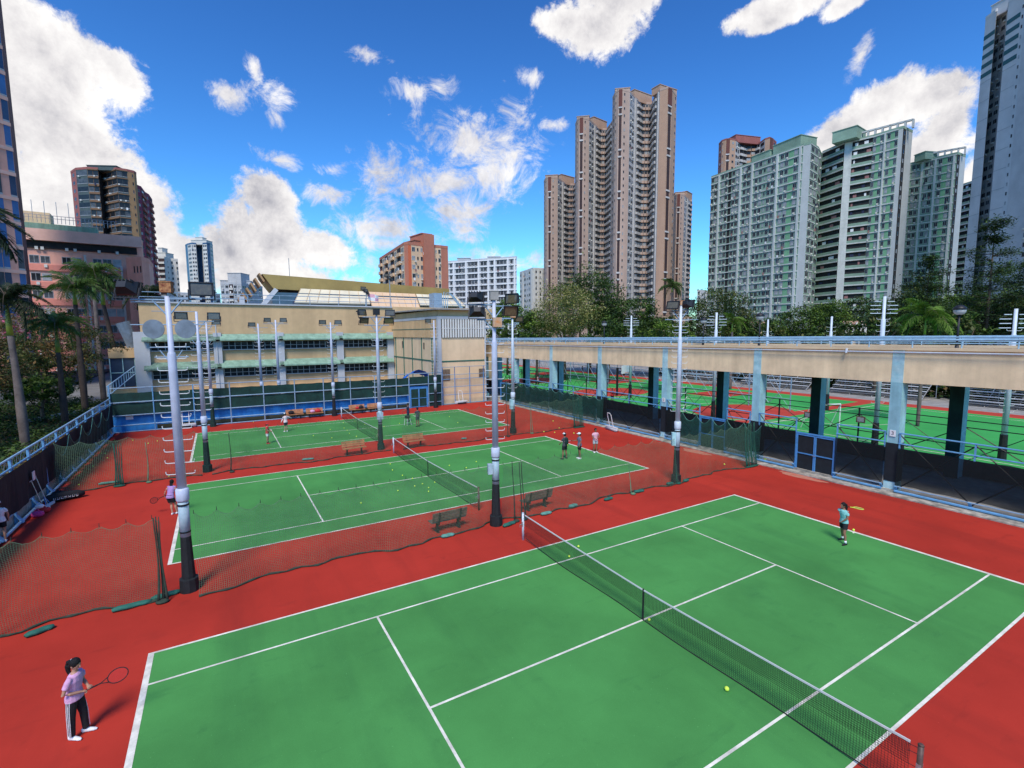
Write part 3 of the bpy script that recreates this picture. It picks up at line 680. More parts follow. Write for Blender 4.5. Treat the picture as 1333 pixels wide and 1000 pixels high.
# lower wing on the left
t = thing('side_wing', 'low tan wing with dark glazing at the left end of the sports hall', 'building', (-20.4, 60.5, 0)); o0 = (-20.4, 60.5, 0)
g = MB(); g.box(-20.4, -18.0, 60.5, 80, 5.6, 6.7); g.box(-20.4, -18.0, 60.5, 80, 0, 2.3); g.obj('wall', 'tan', t, origin=o0)
g = MB(); g.box(-20.3, -18.05, 60.7, 79, 2.3, 5.6); g.obj('window', 'glassn', t, origin=o0)
g = MB()
for x in (-20.35, -19.2, -18.1): g.box(x-.04, x+.04, 60.62, 60.7, 2.3, 5.6)
g.box(-20.4, -18, 60.62, 60.7, 3.9, 3.98); g.obj('window_frame', 'aquap', t, origin=o0)
o = MB(); o.loft([((-18.3, 61.5, 6.7), .5, .35), ((-18.6, 61.5, 8.2), .62, .45), ((-19.0, 61.5, 9.6), .72, .5)], 12); o = o.obj('roof_vent', 'disc'); tag(o, 'grey funnel shaped vent on the low wing beside the palm trunks', 'vent')
# annexe
def annexe():
    t = thing('annexe_block', 'tall tan annexe with vertical white louvres in front of the sports hall', 'building', (11.62, 43, 0)); o0 = (11.62, 43, 0)
    X0, X1, Y0, Y1 = 11.62, 17.6, 43.0, 62
    g = MB(); g.box(X0, X1, Y0, Y1, 0, 10.0); g.obj('wall', 'cream', t, origin=o0)
    g = MB(); g.poly([(X0-.5, Y0-.6, 10.9), (X1-1.2, Y0-.6, 10.9), (X1-1.2, Y1, 11.2), (X0-.5, Y1, 11.2)]); g.poly([(X0-.5, Y1, 11.05), (X1-1.2, Y1, 11.05), (X1-1.2, Y0-.6, 10.75), (X0-.5, Y0-.6, 10.75)])
    g.box(X0-.5, X1-1.2, Y0-.62, Y0-.6, 10.75, 10.9); g.quad((X0-.5, Y0-.6, 10.75), (X0-.5, Y0-.6, 10.9), (X0-.5, Y1, 11.2), (X0-.5, Y1, 11.05)); g.obj('roof', 'concrete', t, origin=o0)
    g = MB(); g.box(X0+.05, X1-1.6, Y0+.1, Y1, 10.0, 10.75); g.obj('parapet', 'tan', t, origin=o0)
    g = MB(); g.box(X0-.12, X1+.05, Y0-.12, Y0, 9.75, 10.05); g.box(X0-.12, X0, Y0, Y1, 9.75, 10.05); g.obj('gutter', 'ltgrey', t, origin=o0)
    # front louvre field
    g = MB(); g.box(X0+.35, X1-.05, Y0-.04, Y0, 7.6, 9.70); lv = g.obj('louvre_backing', 'dark', t, origin=o0)
    g = MB(); n = 17
    for k in range(n):
        x = X0+.42+(X1-X0-.55)*k/n; g.box(x, x+.20, Y0-.14, Y0-.045, 7.62, 9.72)
    g.box(X0+.35, X1-.05, Y0-.16, Y0-.14, 8.62, 8.68); g.obj('louvre', 'louvre', lv, origin=o0)
    # side louvres
    g = MB(); n = 34
    g.box(X0-.04, X0, Y0+.4, 60, 7.6, 9.7); g.obj('side_louvre_backing', 'woodd', t, origin=o0)
    g = MB()
    for k in range(n):
        y = Y0+.5+(16.6)*k/n; g.box(X0-.12, X0-.045, y, y+.37, 7.62, 9.7)
    g.obj('side_louvre', 'tan', t, origin=o0)
    g = MB(); g.box(X0-.14, X0-.12, Y0+.4, 60, 8.6, 8.68)
    for k in range(5): g.box(X0-.09, X0, 45+k*3.4-.05, 45+k*3.4+.05, 1, 7.6)
    g.box(X0-.05, X1, Y0-.05, Y0-.0, 4.85, 4.98); g.box(X0-.05, X0, Y0, 60, 4.85, 4.98); g.obj('moulding', 'sandbag', t, origin=o0)
    g = MB(); g.box(X0-.1, X0+.3, Y0-.1, Y0+.35, 0, 9.75); g.tube((X1-.1, Y0-.1, 0), (X1-.1, Y0-.1, 10), .1); g.tube((X0-.2, Y0+.5, 2), (X0-.2, Y0+.5, 7), .07); g.obj('corner_pipe', 'ltgrey', t, origin=o0)
    g = MB(); g.box(X1-.95, X1-.1, Y0-.06, Y0-.01, 2.9, 3.9); g.box(X0+.3, X0+1.3, Y0-.06, Y0-.01, 2.7, 4.0); g.obj('vent_grille', 'woodd', t, origin=o0)
    g = MB()
    for y, h in ((47.5, .8), (55.5, .9)): g.box(X0-.05, X0, y, y+.25, 6.2, 6.2+h)
    g.obj('slit_window', 'glassd', t, origin=o0)
annexe()
# rooftop hall with the gold fascia
def big_roof():
    t = thing('upper_roof_hall', 'gold fascia and cream sloping panels on the roof behind the hall', 'building', (-2.7, 80, 11)); o0 = (-2.7, 80, 11)
    g = MB(); A = [(-3.2, 79.5, 17.7), (29, 79.5, 16.6), (29, 79.5, 14.8), (-1.6, 79.5, 15.4)]
    B = [(a, b+9, c) for a, b, c in A]; g.poly(A[::-1]); g.poly(B)
    for q in range(4): g.quad(A[q], A[(q+1) % 4], B[(q+1) % 4], B[q])
    g.obj('gold_fascia', 'gold', t, origin=o0)
    for k, (x0, x1) in enumerate(((2.4, 13.2), (13.4, 22.0), (22.2, 30.0))):
        full = k == 1; zb = 12.2 if full else 13.3; yb = 76.3 if full else 77.3; g = MB()
        x0b = x0-(1.3 if k == 0 else 0); x1b = x1+(1.3 if k == 2 else 0)
        A = [(x0, 79.3, 15.6-(.1*k)), (x1, 79.3, 15.5-(.1*k)), (x1b, yb, zb), (x0b, yb, zb)]; B = [(a, b+.1, c-.2) for a, b, c in A]
        g.poly(A[::-1]); g.poly(B)
        for q in range(4): g.quad(A[q], A[(q+1) % 4], B[(q+1) % 4], B[q])
        pn = g.obj('sloping_panel', 'panel' if not full else 'peach', t, origin=o0)
        g = MB(); n = 7
        for q in range(n+1):
            f = q/n; p = Vector(A[0]).lerp(Vector(A[1]), f); r_ = Vector(A[3]).lerp(Vector(A[2]), f); g.tube(p+Vector((0, -.03, .03)), r_+Vector((0, -.03, .03)), .035, n=4)
        g.obj('panel_joint', 'tan', pn, origin=o0)
    g = MB(); g.box(-2, 30, 78.5, 88, 10, 14.8); g.obj('dark_window', 'glassn', t, origin=o0)
    for k in range(6):
        g = MB(); x = -3.2-k*.62; z = 17.6-k*.78; y = 79.5
        g.obox((x-.1, y+1.5, z-.5), (.34, 0, -.62), (0, 2, 0), (.12, 0, .07)); g.obj('roof_rib', 'ochre', t, origin=o0)
    g = MB(); g.obox((-2.6, 79, 13.7), (1.3, 0, 1.6), (0, .6, 0), (.25, 0, -.2)); g.box(-6.6, -5.9, 78.5, 82, 11, 14); g.obj('roof_brace', 'ltgrey', t, origin=o0)
    g = MB(); g.tube((.9, 80, 17.6), (.9, 80, 20.5), .05); g.obj('mast', 'steel', t, origin=o0)
big_roof()
# roof clutter: plant room box with slanted pipes, lamp on mast
t = thing('roof_plant', 'grey plant box and slanting pipes on the hall roof, right side', 'roof plant', (21, 66, 11.8)); o0 = (21, 66, 11.8)
g = MB(); g.box(19.6, 21.0, 64, 66, 11.8, 14.4); g.obj('plant_box', 'railgrey', t, origin=o0)
g = MB()
for k in range(3): g.path([(21.1+k*.35, 64, 11.8), (21.3+k*.35, 64, 14.6-k*.2), (22.2+k*.35, 64, 14.5-k*.2), (24.4+k*.2, 64, 11.8)], .07, 5)
g.obj('pipe', 'railpale', t, origin=o0)
g = MB(); g.box(8, 28, 60.01, 75, 10, 11.9); o = g.obj('rear_roof_block', 'tan'); tag(o, 'flat topped tan block between the annexe and the hall roof', 'building')
def stadium_lamp(x, y, z, h, label):
    t = thing('roof_lamp', label, 'lamp', (x, y, z)); g = MB(); g.tube((0, 0, 0), (0, 0, h), .06); g.obj('mast', 'steel', t)
    for k in range(3):
        f = link('floodlight', FLOOD, t, ((k-1)*.35, 0, h-.3*k), (-.4, 0, .6*k), (1.1, 1.1, 1.1)); link('lens', LENS, f)
p = atd(508, 392, 72); stadium_lamp(p.x, p.y, 11.9, 4.6, 'cluster of dark spotlights on a mast on the hall roof')
p = atd(477, 392, 68); stadium_lamp(p.x, p.y, 11.9, 2.4, 'dark spotlights on a short mast beside the pink and white flag')
g = MB()
for k in range(8):
    a, b = k/8, (k+1)/8; f = lambda u: Vector((u*1.5, .15*math.sin(u*7), -.25*u)); s_ = lambda u: .35+.12*math.sin(u*3)
    for m, (lo, hi) in enumerate(((-1, 0), (0, 1))):
        g.quad(f(a)+Vector((0, 0, lo*s_(a))), f(b)+Vector((0, 0, lo*s_(b))), f(b)+Vector((0, 0, hi*s_(b))), f(a)+Vector((0, 0, hi*s_(a))), m if k < 5 else 1-m)
o = g.obj('cloth_banner', ['wht', 'rose'], None, loc=(p.x+.2, p.y, 13.2)); tag(o, 'small pink and white flag hanging from the roof railing', 'flag')
# blue tarp heap
g = MB(); rr = random.Random(3); n = 10
for i in range(n+1):
    for j in range(7):
        u = i/n; v = j/6; g.v.append((8.4+3.8*u, 46+1.5*v, 2.3+1.5*math.sin(PI*min(1, max(0, u*1.05)))**.6*(1-.3*v)*(1 if 0 < u < 1 else .2)+rr.uniform(-.12, .12)))
for i in range(n):
    for j in range(6): a = i*7+j; g.f.append((a, a+7, a+8, a+1)); g.mi.append(0)
g.box(8.6, 12, 46.2, 47.2, 0, 2.6)
tag(g.obj('tarp_heap', 'tarp', None), 'crumpled bright blue tarpaulin showing over the back fence', 'tarpaulin')

# ------------------------------------------------------------------ elevated walkway
def walkway():
    t = thing('elevated_walkway', 'long elevated walkway with beige fascia and pale blue railings on blue columns', 'walkway', (18.9, -8, 0)); o0 = (18.9, -8, 0)
    zt = lambda y: 7.16-.008*y; zb = lambda y: 5.56-.008*y
    ya, yb = -14.0, 62.0
    def beam(x0, x1, f0, f1, name, mt):
        g = MB(); A = [(x0, ya, f0(ya)), (x1, ya, f0(ya)), (x1, ya, f1(ya)), (x0, ya, f1(ya))]; B = [(x0, yb, f0(yb)), (x1, yb, f0(yb)), (x1, yb, f1(yb)), (x0, yb, f1(yb))]
        g.poly(A); g.poly(B[::-1])
        for q in range(4): g.quad(A[q], B[q], B[(q+1) % 4], A[(q+1) % 4])
        return g.obj(name, mt, t, origin=o0)
    beam(18.9, 19.2, zb, zt, 'fascia_beam', 'fascia'); beam(24.9, 25.2, zb, zt, 'fascia_beam', 'fascia')
    beam(19.2, 24.9, lambda y: zb(y)+.5, lambda y: zt(y)-.15, 'deck', 'concrete')
    beam(18.78, 19.3, zt, lambda y: zt(y)+.13, 'coping', 'cream'); beam(24.8, 25.3, zt, lambda y: zt(y)+.13, 'coping', 'cream')
    g = MB(); g.path([(18.74, y, zt(y)-.10) for y in (-14, 62)], .03); g.path([(18.76, 4, zt(4)+.05), (18.7, 4.0, zt(4)-.18)], .05); g.obj('conduit', 'polew', t, origin=o0)
    for xr in (18.95, 25.1):
        for dz, r_ in ((.62, .035), (.50, .05), (.34, .025)):
            g = MB(); g.path([(xr, y, zt(y)+dz) for y in (-14, 62)], r_, 8); g.obj('handrail', 'railpale', t, origin=o0)
        for k in range(41):
            y = -13.6+k*1.85; g = MB(); g.tube((xr, y, zt(y)+.1), (xr, y, zt(y)+.62), .03, n=6); g.obj('rail_post', 'railpale', t, origin=o0)
    for k in range(-2, 8):
        y = 1.7+7.4*k
        g = MB(); g.box(18.88, 19.5, y-.25, y+.25, 0, zb(y)-.001); c = g.obj('column', 'aqua', t, origin=o0)
        g = MB(); g.box(18.885, 18.9, y-.25, y+.25, zb(y)+.002, zt(y)); g.obj('column_strip', 'aquap', c, origin=o0)
        g = MB(); g.box(18.868, 19.515, y-.262, y+.262, .0, .5); g.obj('column_foot', 'aquap', c, origin=o0)
        g = MB(); g.box(18.86, 19.53, y-.27, y+.27, .55, 2.5); g.obj('column_wrap', 'screen', c, origin=o0)
        y2 = y-.6
        g = MB(); g.box(24.6, 25.3, y2-.3, y2+.3, 0, zb(y2)); c = g.obj('rear_column', 'aqua', t, origin=o0)
        g = MB(); g.box(24.57, 24.6, y2-.31, y2+.31, 0, zb(y2)-.01); g.obj('column_dark_face', 'greenscreen', c, origin=o0)
        g = MB(); g.box(19.2, 24.9, y-.2, y+.2, zb(y)-.0, zb(y)+.5); g.obj('cross_beam', 'concrete', t, origin=o0)
walkway()
def text(body, size, loc, rot, mt, label=None, parent=None, ext=.002):
    c = bpy.data.curves.new('lettering', 'FONT'); c.body = body; c.size = size; c.extrude = ext; c.align_x = 'CENTER'; c.align_y = 'CENTER'; c.materials.append(M[mt])
    o = bpy.data.objects.new('lettering', c); COL.objects.link(o); o.location = loc; o.rotation_euler = rot
    UPD0 = bpy.context.evaluated_depsgraph_get(); me = bpy.data.meshes.new_from_object(o.evaluated_get(UPD0)); bpy.data.objects.remove(o); return link('lettering', me, parent, loc, rot)
def colsign(y, n, label):
    t = thing('number_sign', label, 'sign', (18.86, y, 3.0)); g = MB(); g.box(-.015, .0, -.13, .13, -.16, .16); g.obj('plate', 'white', t)
    text(n, .26, (-.02, 0, 0), (PI/2, 0, -PI/2), 'maroon', parent=t)
colsign(1.7, '3', 'white plate with a dark red number 3 on the nearest column')
colsign(16.5, '2', 'small worn number plate on the walkway column right of centre pole')
# walkway lamps
def walk_lamp(x, y, ztop, label):
    t = thing('street_lamp', label, 'street lamp', (x, y, 7.0), 0, 'black globe lamps on the walkway'); h = ztop-7.0
    g = MB(); g.tube((0, 0, 0), (0, 0, h-.45), .055, .045, 8); g.tube((0, 0, 0), (0, 0, .35), .09, .08, 8); g.tube((0, 0, h-.5), (0, 0, h-.42), .09, .12, 8); g.obj('lamp_post', 'blackpaint', t, True)
    g = MB(); g.ell((0, 0, h-.28), .26, .26, .22, 14, 8); g.obj('globe', 'globe', t, True)
    g = MB(); g.loft([((0, 0, h-.24), .285), ((0, 0, h-.14), .26), ((0, 0, h-.03), .14), ((0, 0, h), .02)], 14); g.obj('lamp_hood', 'blackpaint', t, True)
walk_lamp(21.9, .45, 9.35, 'black globe lamp near the right end of the walkway, beside a palm')
walk_lamp(21.9, 11.0, 9.35, 'black globe lamp on the walkway right of the leafy round tree')
walk_lamp(24.0, 17.2, 9.25, 'black globe lamp next to a white pole, right of the right hand lamp pole')
walk_lamp(21.9, 26.8, 9.2, 'black globe lamp in front of the pale flowering tree')
# tall white lamp poles with comb-like rods on the pitch beyond
def comb_pole(px, ytop, x, label, big):
    d = ray(px, ytop); s = (x-CAM.x)/d.x; p = CAM+d*s
    t = thing('pitch_pole', label, 'lamp pole', (p.x, p.y, 0), 0, 'white poles with step rods beyond the walkway'); H = p.z
    g = MB(); g.loft([((0, 0, 0), .22), ((0, 0, 1.6), .19)], 10); g.obj('base_padding', 'pad', t)
    g = MB(); g.loft([((0, 0, 1.6), .16), ((0, 0, H-1.6), .14), ((0, 0, H-1.55), .10), ((0, 0, H), .09)], 10); g.obj('shaft', 'polew', t, True)
    z = 3.0
    while z < H-1.0:
        link('step_iron', IRON, t, (0, 0, z), (0, 0, -YAW), (1.15, 1, 1)); z += .42
    if big:
        for k in range(4):
            z = H-.35-k*.27; g = MB(); w = .95 if k else .7
            g.tube((-w*.86, w*.51, z), (-.2, .12, z), .026); g.tube((w*.86, -w*.51, z), (.2, -.12, z), .026); g.obj('crossarm', 'polew', t)
comb_pole(1152, 386, 30, 'tallest white pole with stacked rods, just left of the dark tall trees', True)
comb_pole(1083, 412, 44, 'small white pole between the pink pavilion and the green estate', False)
comb_pole(933, 407, 30, 'white pole with stacked rods beside a globe lamp', True)
comb_pole(822, 411, 34, 'white pole with stacked rods left of the pink podium', True)
comb_pole(1323, 402, 32, 'white pole with stacked rods at the right edge of the picture', True)
comb_pole(1000, 416, 44, 'slim white pole just right of a black globe lamp', False)

# ------------------------------------------------------------------ fences along and beyond the walkway
def side_fence(y0, y1, label, dark=True, top=3.05):
    t = thing('side_fence', label, 'fence', (19.0, y0, 0), 0, 'blue railed fences between the walkway columns'); o0 = (19.0, y0, 0)
    for z, r_, m_ in ((top, .035, 'rail'), (top-.52, .035, 'rail'), (.14, .06, 'rail'), (.38, .03, 'railgrey')):
        g = MB(); xx = 18.85 if z > 1 else 18.75; g.tube((xx, y0, z), (xx, y1, z), r_); g.obj('rail', m_, t, origin=o0)
    n = max(1, round((y1-y0)/3.0))
    for k in range(n+1):
        y = y0+(y1-y0)*k/n; y = min(max(y, y0+.04), y1-.04); g = MB(); g.box(18.84, 18.90, y-.03, y+.03, 2.25, top+.03)
        g.obox((18.79, y, .27), (.10, 0, -.12), (0, .06, 0), (.015, 0, .012)); g.obj('post', 'rail', t, origin=o0)
    g = MB()
    for k in range(n):
        a = y0+(y1-y0)*k/n; b = y0+(y1-y0)*(k+1)/n; g.tube((18.98, a, .2), (18.98, b, top-.1), .03, n=4); g.tube((18.98, b, .2), (18.98, a, top-.1), .03, n=4)
    g.obj('brace', 'blackpaint', t, origin=o0)
    if dark:
        g = MB(); scr2(g, 18.77, y0, y1, .42, 2.36, max(6, int((y1-y0)*2.5)), .05); g.obj('windscreen', SHADE, t, origin=o0)
def scr2(g, x, y0, y1, z0, z1, n, amp):
    for k in range(n):
        a = y0+(y1-y0)*k/n; b = y0+(y1-y0)*(k+1)/n; o = lambda y: amp*math.sin(y*3.1)*.4; zt = lambda y: z1-.07*abs(math.sin(y*1.4+.5))
        zb = lambda y: z0+.06*abs(math.sin(y*2.2))
        g.quad((x+o(a), a, zb(a)), (x+o(b), b, zb(b)), (x, b, zt(b)), (x, a, zt(a)))
def shade_mat():
    m = bpy.data.materials.new('shade_cloth'); m.use_nodes = True; nt = m.node_tree; N = nt.nodes; L = nt.links; b = N['Principled BSDF']
    b.inputs['Base Color'].default_value = (.010, .013, .014, 1); b.inputs['Roughness'].default_value = .9; b.inputs['Specular IOR Level'].default_value = .1
    tr = N.new('ShaderNodeBsdfTransparent'); mx = N.new('ShaderNodeMixShader'); tc = N.new('ShaderNodeTexCoord'); n = N.new('ShaderNodeTexNoise'); n.inputs['Scale'].default_value = 1.2
    r = N.new('ShaderNodeMapRange'); r.inputs['To Min'].default_value = .70; r.inputs['To Max'].default_value = .93; L.new(tc.outputs['Object'], n.inputs['Vector']); L.new(n.outputs['Fac'], r.inputs['Value'])
    L.new(r.outputs[0], mx.inputs[0]); L.new(tr.outputs[0], mx.inputs[1]); L.new(b.outputs[0], mx.inputs[2]); L.new(mx.outputs[0], N['Material Output'].inputs['Surface']); return m
SHADE = shade_mat()
def cols_y(k): return 1.7+7.4*k
side_fence(-13, cols_y(0)-.28, 'blue railed fence with black shade cloth right of the column numbered 3')
side_fence(cols_y(0)+.28, 4.3, 'short blue railed fence between the column numbered 3 and a blue gate')
side_fence(6.45, cols_y(1)-.28, 'short blue railed fence just left of the nearest blue gate')
side_fence(cols_y(1)+.28, 11.1, 'short blue railed fence under the beam, left of the second walkway column')
side_fence(13.2, cols_y(2)-.28, 'blue railed fence section behind the right hand lamp pole')
side_fence(cols_y(2)+.28, cols_y(3)-.28, 'blue railed fence with black cloth behind the person in pink')
side_fence(cols_y(3)+.28, cols_y(4)-.28, 'blue railed fence behind the dark bunched net by the walkway')
side_fence(cols_y(4)+.28, 38.9, 'far blue railed fence near the slim lamp pole with the orange box')
gate(18.87, 6.42, 18.87, 4.35, 2.15, 'nearest blue double gate under the walkway, left of column 3')
gate(18.87, 13.15, 18.87, 11.15, 2.15, 'blue double gate behind the green net, right of the right lamp pole')
gate(18.87, 41.6, 18.87, 39.0, 2.15, 'tall blue gate under the far left end of the walkway')
def pitch_fence(y0, y1, label, x=28.2, H=2.75, m='blackpaint', step=5.7):
    t = thing('pitch_fence', label, 'fence', (x, y0, 0), 0, 'black braced fences beyond the walkway'); o0 = (x, y0, 0)
    for z in (H, H-.42, 1.2): g = MB(); g.tube((x, y0, z), (x, y1, z), .03); g.obj('rail', m, t, origin=o0)
    n = round((y1-y0)/step)
    for k in range(n+1):
        y = y0+(y1-y0)*k/n; g = MB(); g.box(x-.04, x+.04, y-.04, y+.04, 0, H+.05); g.obj('post', m, t, origin=o0)
    g = MB()
    for k in range(n):
        a = y0+(y1-y0)*k/n; b = y0+(y1-y0)*(k+1)/n; c = (a+b)/2
        g.tube((x, a, H-.42), (x, c, .6), .03, n=4); g.tube((x, b, H-.42), (x, c, .6), .03, n=4); g.tube((x, a, .2), (x, c, H-.5), .022, n=4); g.tube((x, b, .2), (x, c, H-.5), .022, n=4)
    g.obj('brace', m, t, origin=o0)
pitch_fence(-21.1, 18.8, 'black braced fence along the near edge of the green football pitch')
pitch_fence(18.9, 60, 'black braced fence along the red and green ball courts', 28.6, 2.7, 'blackpaint', 3.7)
pitch_fence(19, 74, 'pale grey braced fence across the ball courts, further off', 40, 3.4, 'railgrey', 4.6)
pitch_fence(30, 104, 'grey braced fence at the far side of the ball courts', 56.5, 4.4, 'railpale', 4.6)
# the low dark wall and bushes behind the shade cloth
g = MB(); g.box(25.6, 26.0, -26, 60, 0, .85); o = g.obj('low_wall', mat('brown_wall', (.11, .05, .035), .9, .2, 2)); tag(o, 'low dark red wall behind the shade cloth under the walkway', 'wall')
# signs, goals and boards on the pitch
def goal(x, y, rz, label):
    t = thing('goal_frame', label, 'goal', (x, y, 0), rz); g = MB()
    for s in (-1, 1): g.tube((s*1.5, 0, 0), (s*1.5, 0, 2.0), .05); g.tube((s*1.5, 0, 2), (s*1.5, .9, 0), .03)
    g.tube((-1.5, 0, 2.0), (1.5, 0, 2.0), .05); g.obj('goal_posts', 'white', t)
goal(33.3, 12.2, -.3, 'small goal frame on the pitch seen between two columns')
for (x, y, z, lb) in ((27.9, 10.7, 1.85, 'small dark framed board on the pitch fence'), (28.0, 7.2, 2.0, 'brown board fixed to the pitch fence'), (27.9, 9.9, 1.9, 'grey framed board on the fence, right of a column')):
    g = MB(); g.box(-.02, .02, -.28, .28, -.22, .22); g.box(-.03, -.02, -.20, .20, -.15, .15, 1); o = g.obj('fence_board', ['woodd', 'greycl']); o.location = (x, y, z); tag(o, lb, 'board')
def hoop(x, y, rz, label):
    t = thing('basketball_hoop', label, 'basketball hoop', (x, y, 0), rz, 'basketball hoops on the ball courts'); g = MB(); g.box(-.1, .1, -.1, .1, 0, 3.6); g.tube((0, 0, 3.0), (0, -1.1, 3.2), .06); g.tube((0, 0, 3.5), (0, -1.1, 3.5), .05); g.obj('stand', 'blackpaint', t)
    g = MB(); g.box(-.9, .9, -1.16, -1.1, 2.9, 3.95); g.obj('backboard', 'white', t)
    g = MB(); g.path([(.23*math.cos(a), -1.4+.23*math.sin(a), 3.05) for a in [2*PI*k/12 for k in range(13)]], .015, 4); g.obj('hoop_ring', 'orangeb', t)
hoop(34, 38, .3, 'basketball hoop seen below the walkway beam, near the left columns'); hoop(37, 56, .2, 'far basketball hoop below the walkway, left of the first columns')
hoop(45, 30, 1.2, 'basketball hoop behind the braced fence left of the right lamp pole')
def tank(x, y, label):
    t = thing('bleacher_stand', label, 'bleacher', (x, y, 0), 0, 'metal bleachers beyond the pitch')
    for k in range(5): g = MB(); g.box(k*.8, k*.8+.45, -5, 5, .5+k*.45, .58+k*.45); g.obj('bench_row', 'ltgrey', t); g = MB(); g.box(k*.8-.2, k*.8+.1, -5, 5, .28+k*.45, .32+k*.45); g.obj('foot_board', 'steel', t)
    g = MB()
    for y_ in (-5, -2.5, 0, 2.5, 5):
        g.tube((-.2, y_, 0), (4, y_, 2.8), .05); g.tube((3.9, y_, 0), (3.9, y_, 4), .05)
    for z in (3.2, 3.6, 4): g.tube((3.9, -5, z), (3.9, 5, z), .04)
    g.obj('bleacher_frame', 'steel', t)
for k, (y, lb) in enumerate(((-6, 'metal bleachers at the far right beyond the red strip'), (7, 'metal bleachers right of the column numbered 3, beyond the pitch'), (20, 'metal bleachers left of the column numbered 3, beyond the pitch'), (33, 'metal bleachers seen past the second column from the right'), (48, 'distant metal bleachers behind the ball courts'))):
    tank(59.5, y, lb)
# small stand building at far end, left under the walkway
t = thing('stand_building', 'beige terrace building seen under the far left of the walkway', 'building', (30, 112, 0)); o0 = (30, 112, 0)
g = MB(); g.box(20, 58, 112, 120, 0, 2.6); g.box(20, 58, 115, 120, 2.6, 4.4); g.box(20, 58, 117, 120, 4.4, 7.5); g.obj('wall', 'cream', t, origin=o0)
g = MB()
for k in range(30): g.box(20.5+k*1.25, 21.3+k*1.25, 114.9, 115, 3.0, 4.0)
g.obj('window_strip', 'glassd', t, origin=o0)
for k in range(3): g = MB(); g.tube((20, 112+2.5*k, 3.4+1.8*k), (58, 112+2.5*k, 3.4+1.8*k), .05); g.obj('rail', 'railpale', t, origin=o0)
g = MB(); g.box(19.5, 30, 62, 63, 0, 6.6); o = g.obj('end_wall', 'cream'); tag(o, 'beige end wall closing the space under the walkway', 'wall')

# ------------------------------------------------------------------ benches and small things
def bench_proto():
    t = thing('park_bench', 'weathered dark wooden bench seen from behind, left of the centre pole', 'bench', (0, 0, 0), 0, 'wooden benches beside the courts')
    for k in range(3):
        g = MB(); g.box(-.78, .78, -.06+.14*k-.14, .05+.14*k-.14, .43, .465); g.obj('seat_slat', 'woodd', t)
    for k in range(3):
        g = MB(); g.obox((0, .245+.03*k, .57+.13*k), (.78, 0, 0), (0, .014, -.006), (0, .012, .055)); g.obj('backrest_slat', 'woodd', t)
    for s in (-1, 1):
        g = MB(); x = s*.48; g.box(x-.04, x+.04, -.02, .10, 0, .40); g.box(x-.035, x+.035, -.2, .26, .385, .425); g.obox((x, .275, .62), (.03, 0, 0), (0, .02, -.008), (0, .05, .27)); g.box(x-.06, x+.06, -.12, .2, 0, .03); g.obj('leg', 'lampblack', t)
    return t
B0 = bench_proto(); B0.location = (-2.1, 9.0, 0); B0.rotation_euler = (0, 0, PI+.06)
def bench(x, y, rz, label, wood='wood'):
    c = copy_tree(B0); c.location = (x, y, 0); c.rotation_euler = (0, 0, rz); c['label'] = label
    for ch in c.children:
        if ch.name.startswith(('seat', 'backrest')):
            ch.data = WM[(ch.data.name, wood)] if (ch.data.name, wood) in WM else WM.setdefault((ch.data.name, wood), _recol(ch.data, wood))
    return c
WM = {}
def _recol(me, m): n = me.copy(); n.materials[0] = M[m]; return n
# the near two face away from the camera, the others towards it
B0.rotation_euler = (0, 0, PI+.05)
bench(2.4, 9.15, PI+.05, 'weathered dark wooden bench seen from behind, right of the centre pole', 'woodd')
for (x, y, rz, lb) in ((-2.35, 24.2, .05, 'orange wooden bench left of the middle net post'), (1.85, 24.1, .05, 'orange wooden bench right of the pole with four lamps'),
                       (-3.9, 41.6, 0, 'wooden bench by the blue wall with a black bag on it'), (-2.1, 41.5, 0, 'wooden bench by the blue wall with a pink and red bag on it'),
                       (2.0, 41.6, 0, 'wooden bench by the blue wall with a red and black bag'), (3.85, 41.6, 0, 'last wooden bench by the blue wall, left of the back gate')):
    # copies face the camera: backrest on the far side
    bench(x, y, rz, lb, 'wood')
B0.rotation_euler = (0, 0, PI+.05)
def bag(x, y, z, s, mt, label, mt2=None):
    t = thing('sports_bag', label, 'bag', (x, y, z)); g = MB(); g.loft([((-s*.5, 0, s*.30), s*.16, s*.22), ((-s*.4, 0, s*.32), s*.3, s*.32), ((0, 0, s*.38), s*.36, s*.33), ((s*.35, 0, s*.33), s*.3, s*.3), ((s*.5, 0, s*.28), s*.14, s*.2)], 9, ref=(0, 0, 1)); g.obj('bag_body', mt, t, True)
    g = MB(); g.path([(-s*.2, -.03, s*.65), (-s*.1, -.06, s*.9), (s*.1, -.06, s*.9), (s*.2, -.03, s*.65)], .015, 5); g.obj('strap', mt2 or mt, t)
bag(-4.2, 41.65, .47, .5, 'black', 'black bag lying on a bench by the blue wall'); bag(-2.3, 41.6, .47, .42, 'pink', 'round pink bag on a bench by the blue wall')
bag(-1.8, 41.6, .47, .5, 'redc', 'dark red bag beside the round pink bag'); bag(2.4, 41.6, .47, .45, 'black', 'black bag on the bench behind the far net'); bag(2.0, 41.6, .47, .35, 'redc', 'small red bag on the bench behind the far net')
bag(-17.3, 19.9, 0, .42, 'hotpink', 'bright pink bag on the ground against the left fence'); bag(-17.2, 20.5, .0, .4, 'redc', 'red and white bag standing beside the pink bag', 'wht'); bag(-17.3, 20.25, .3, .3, 'wht', 'white bag on top of the pink bag')
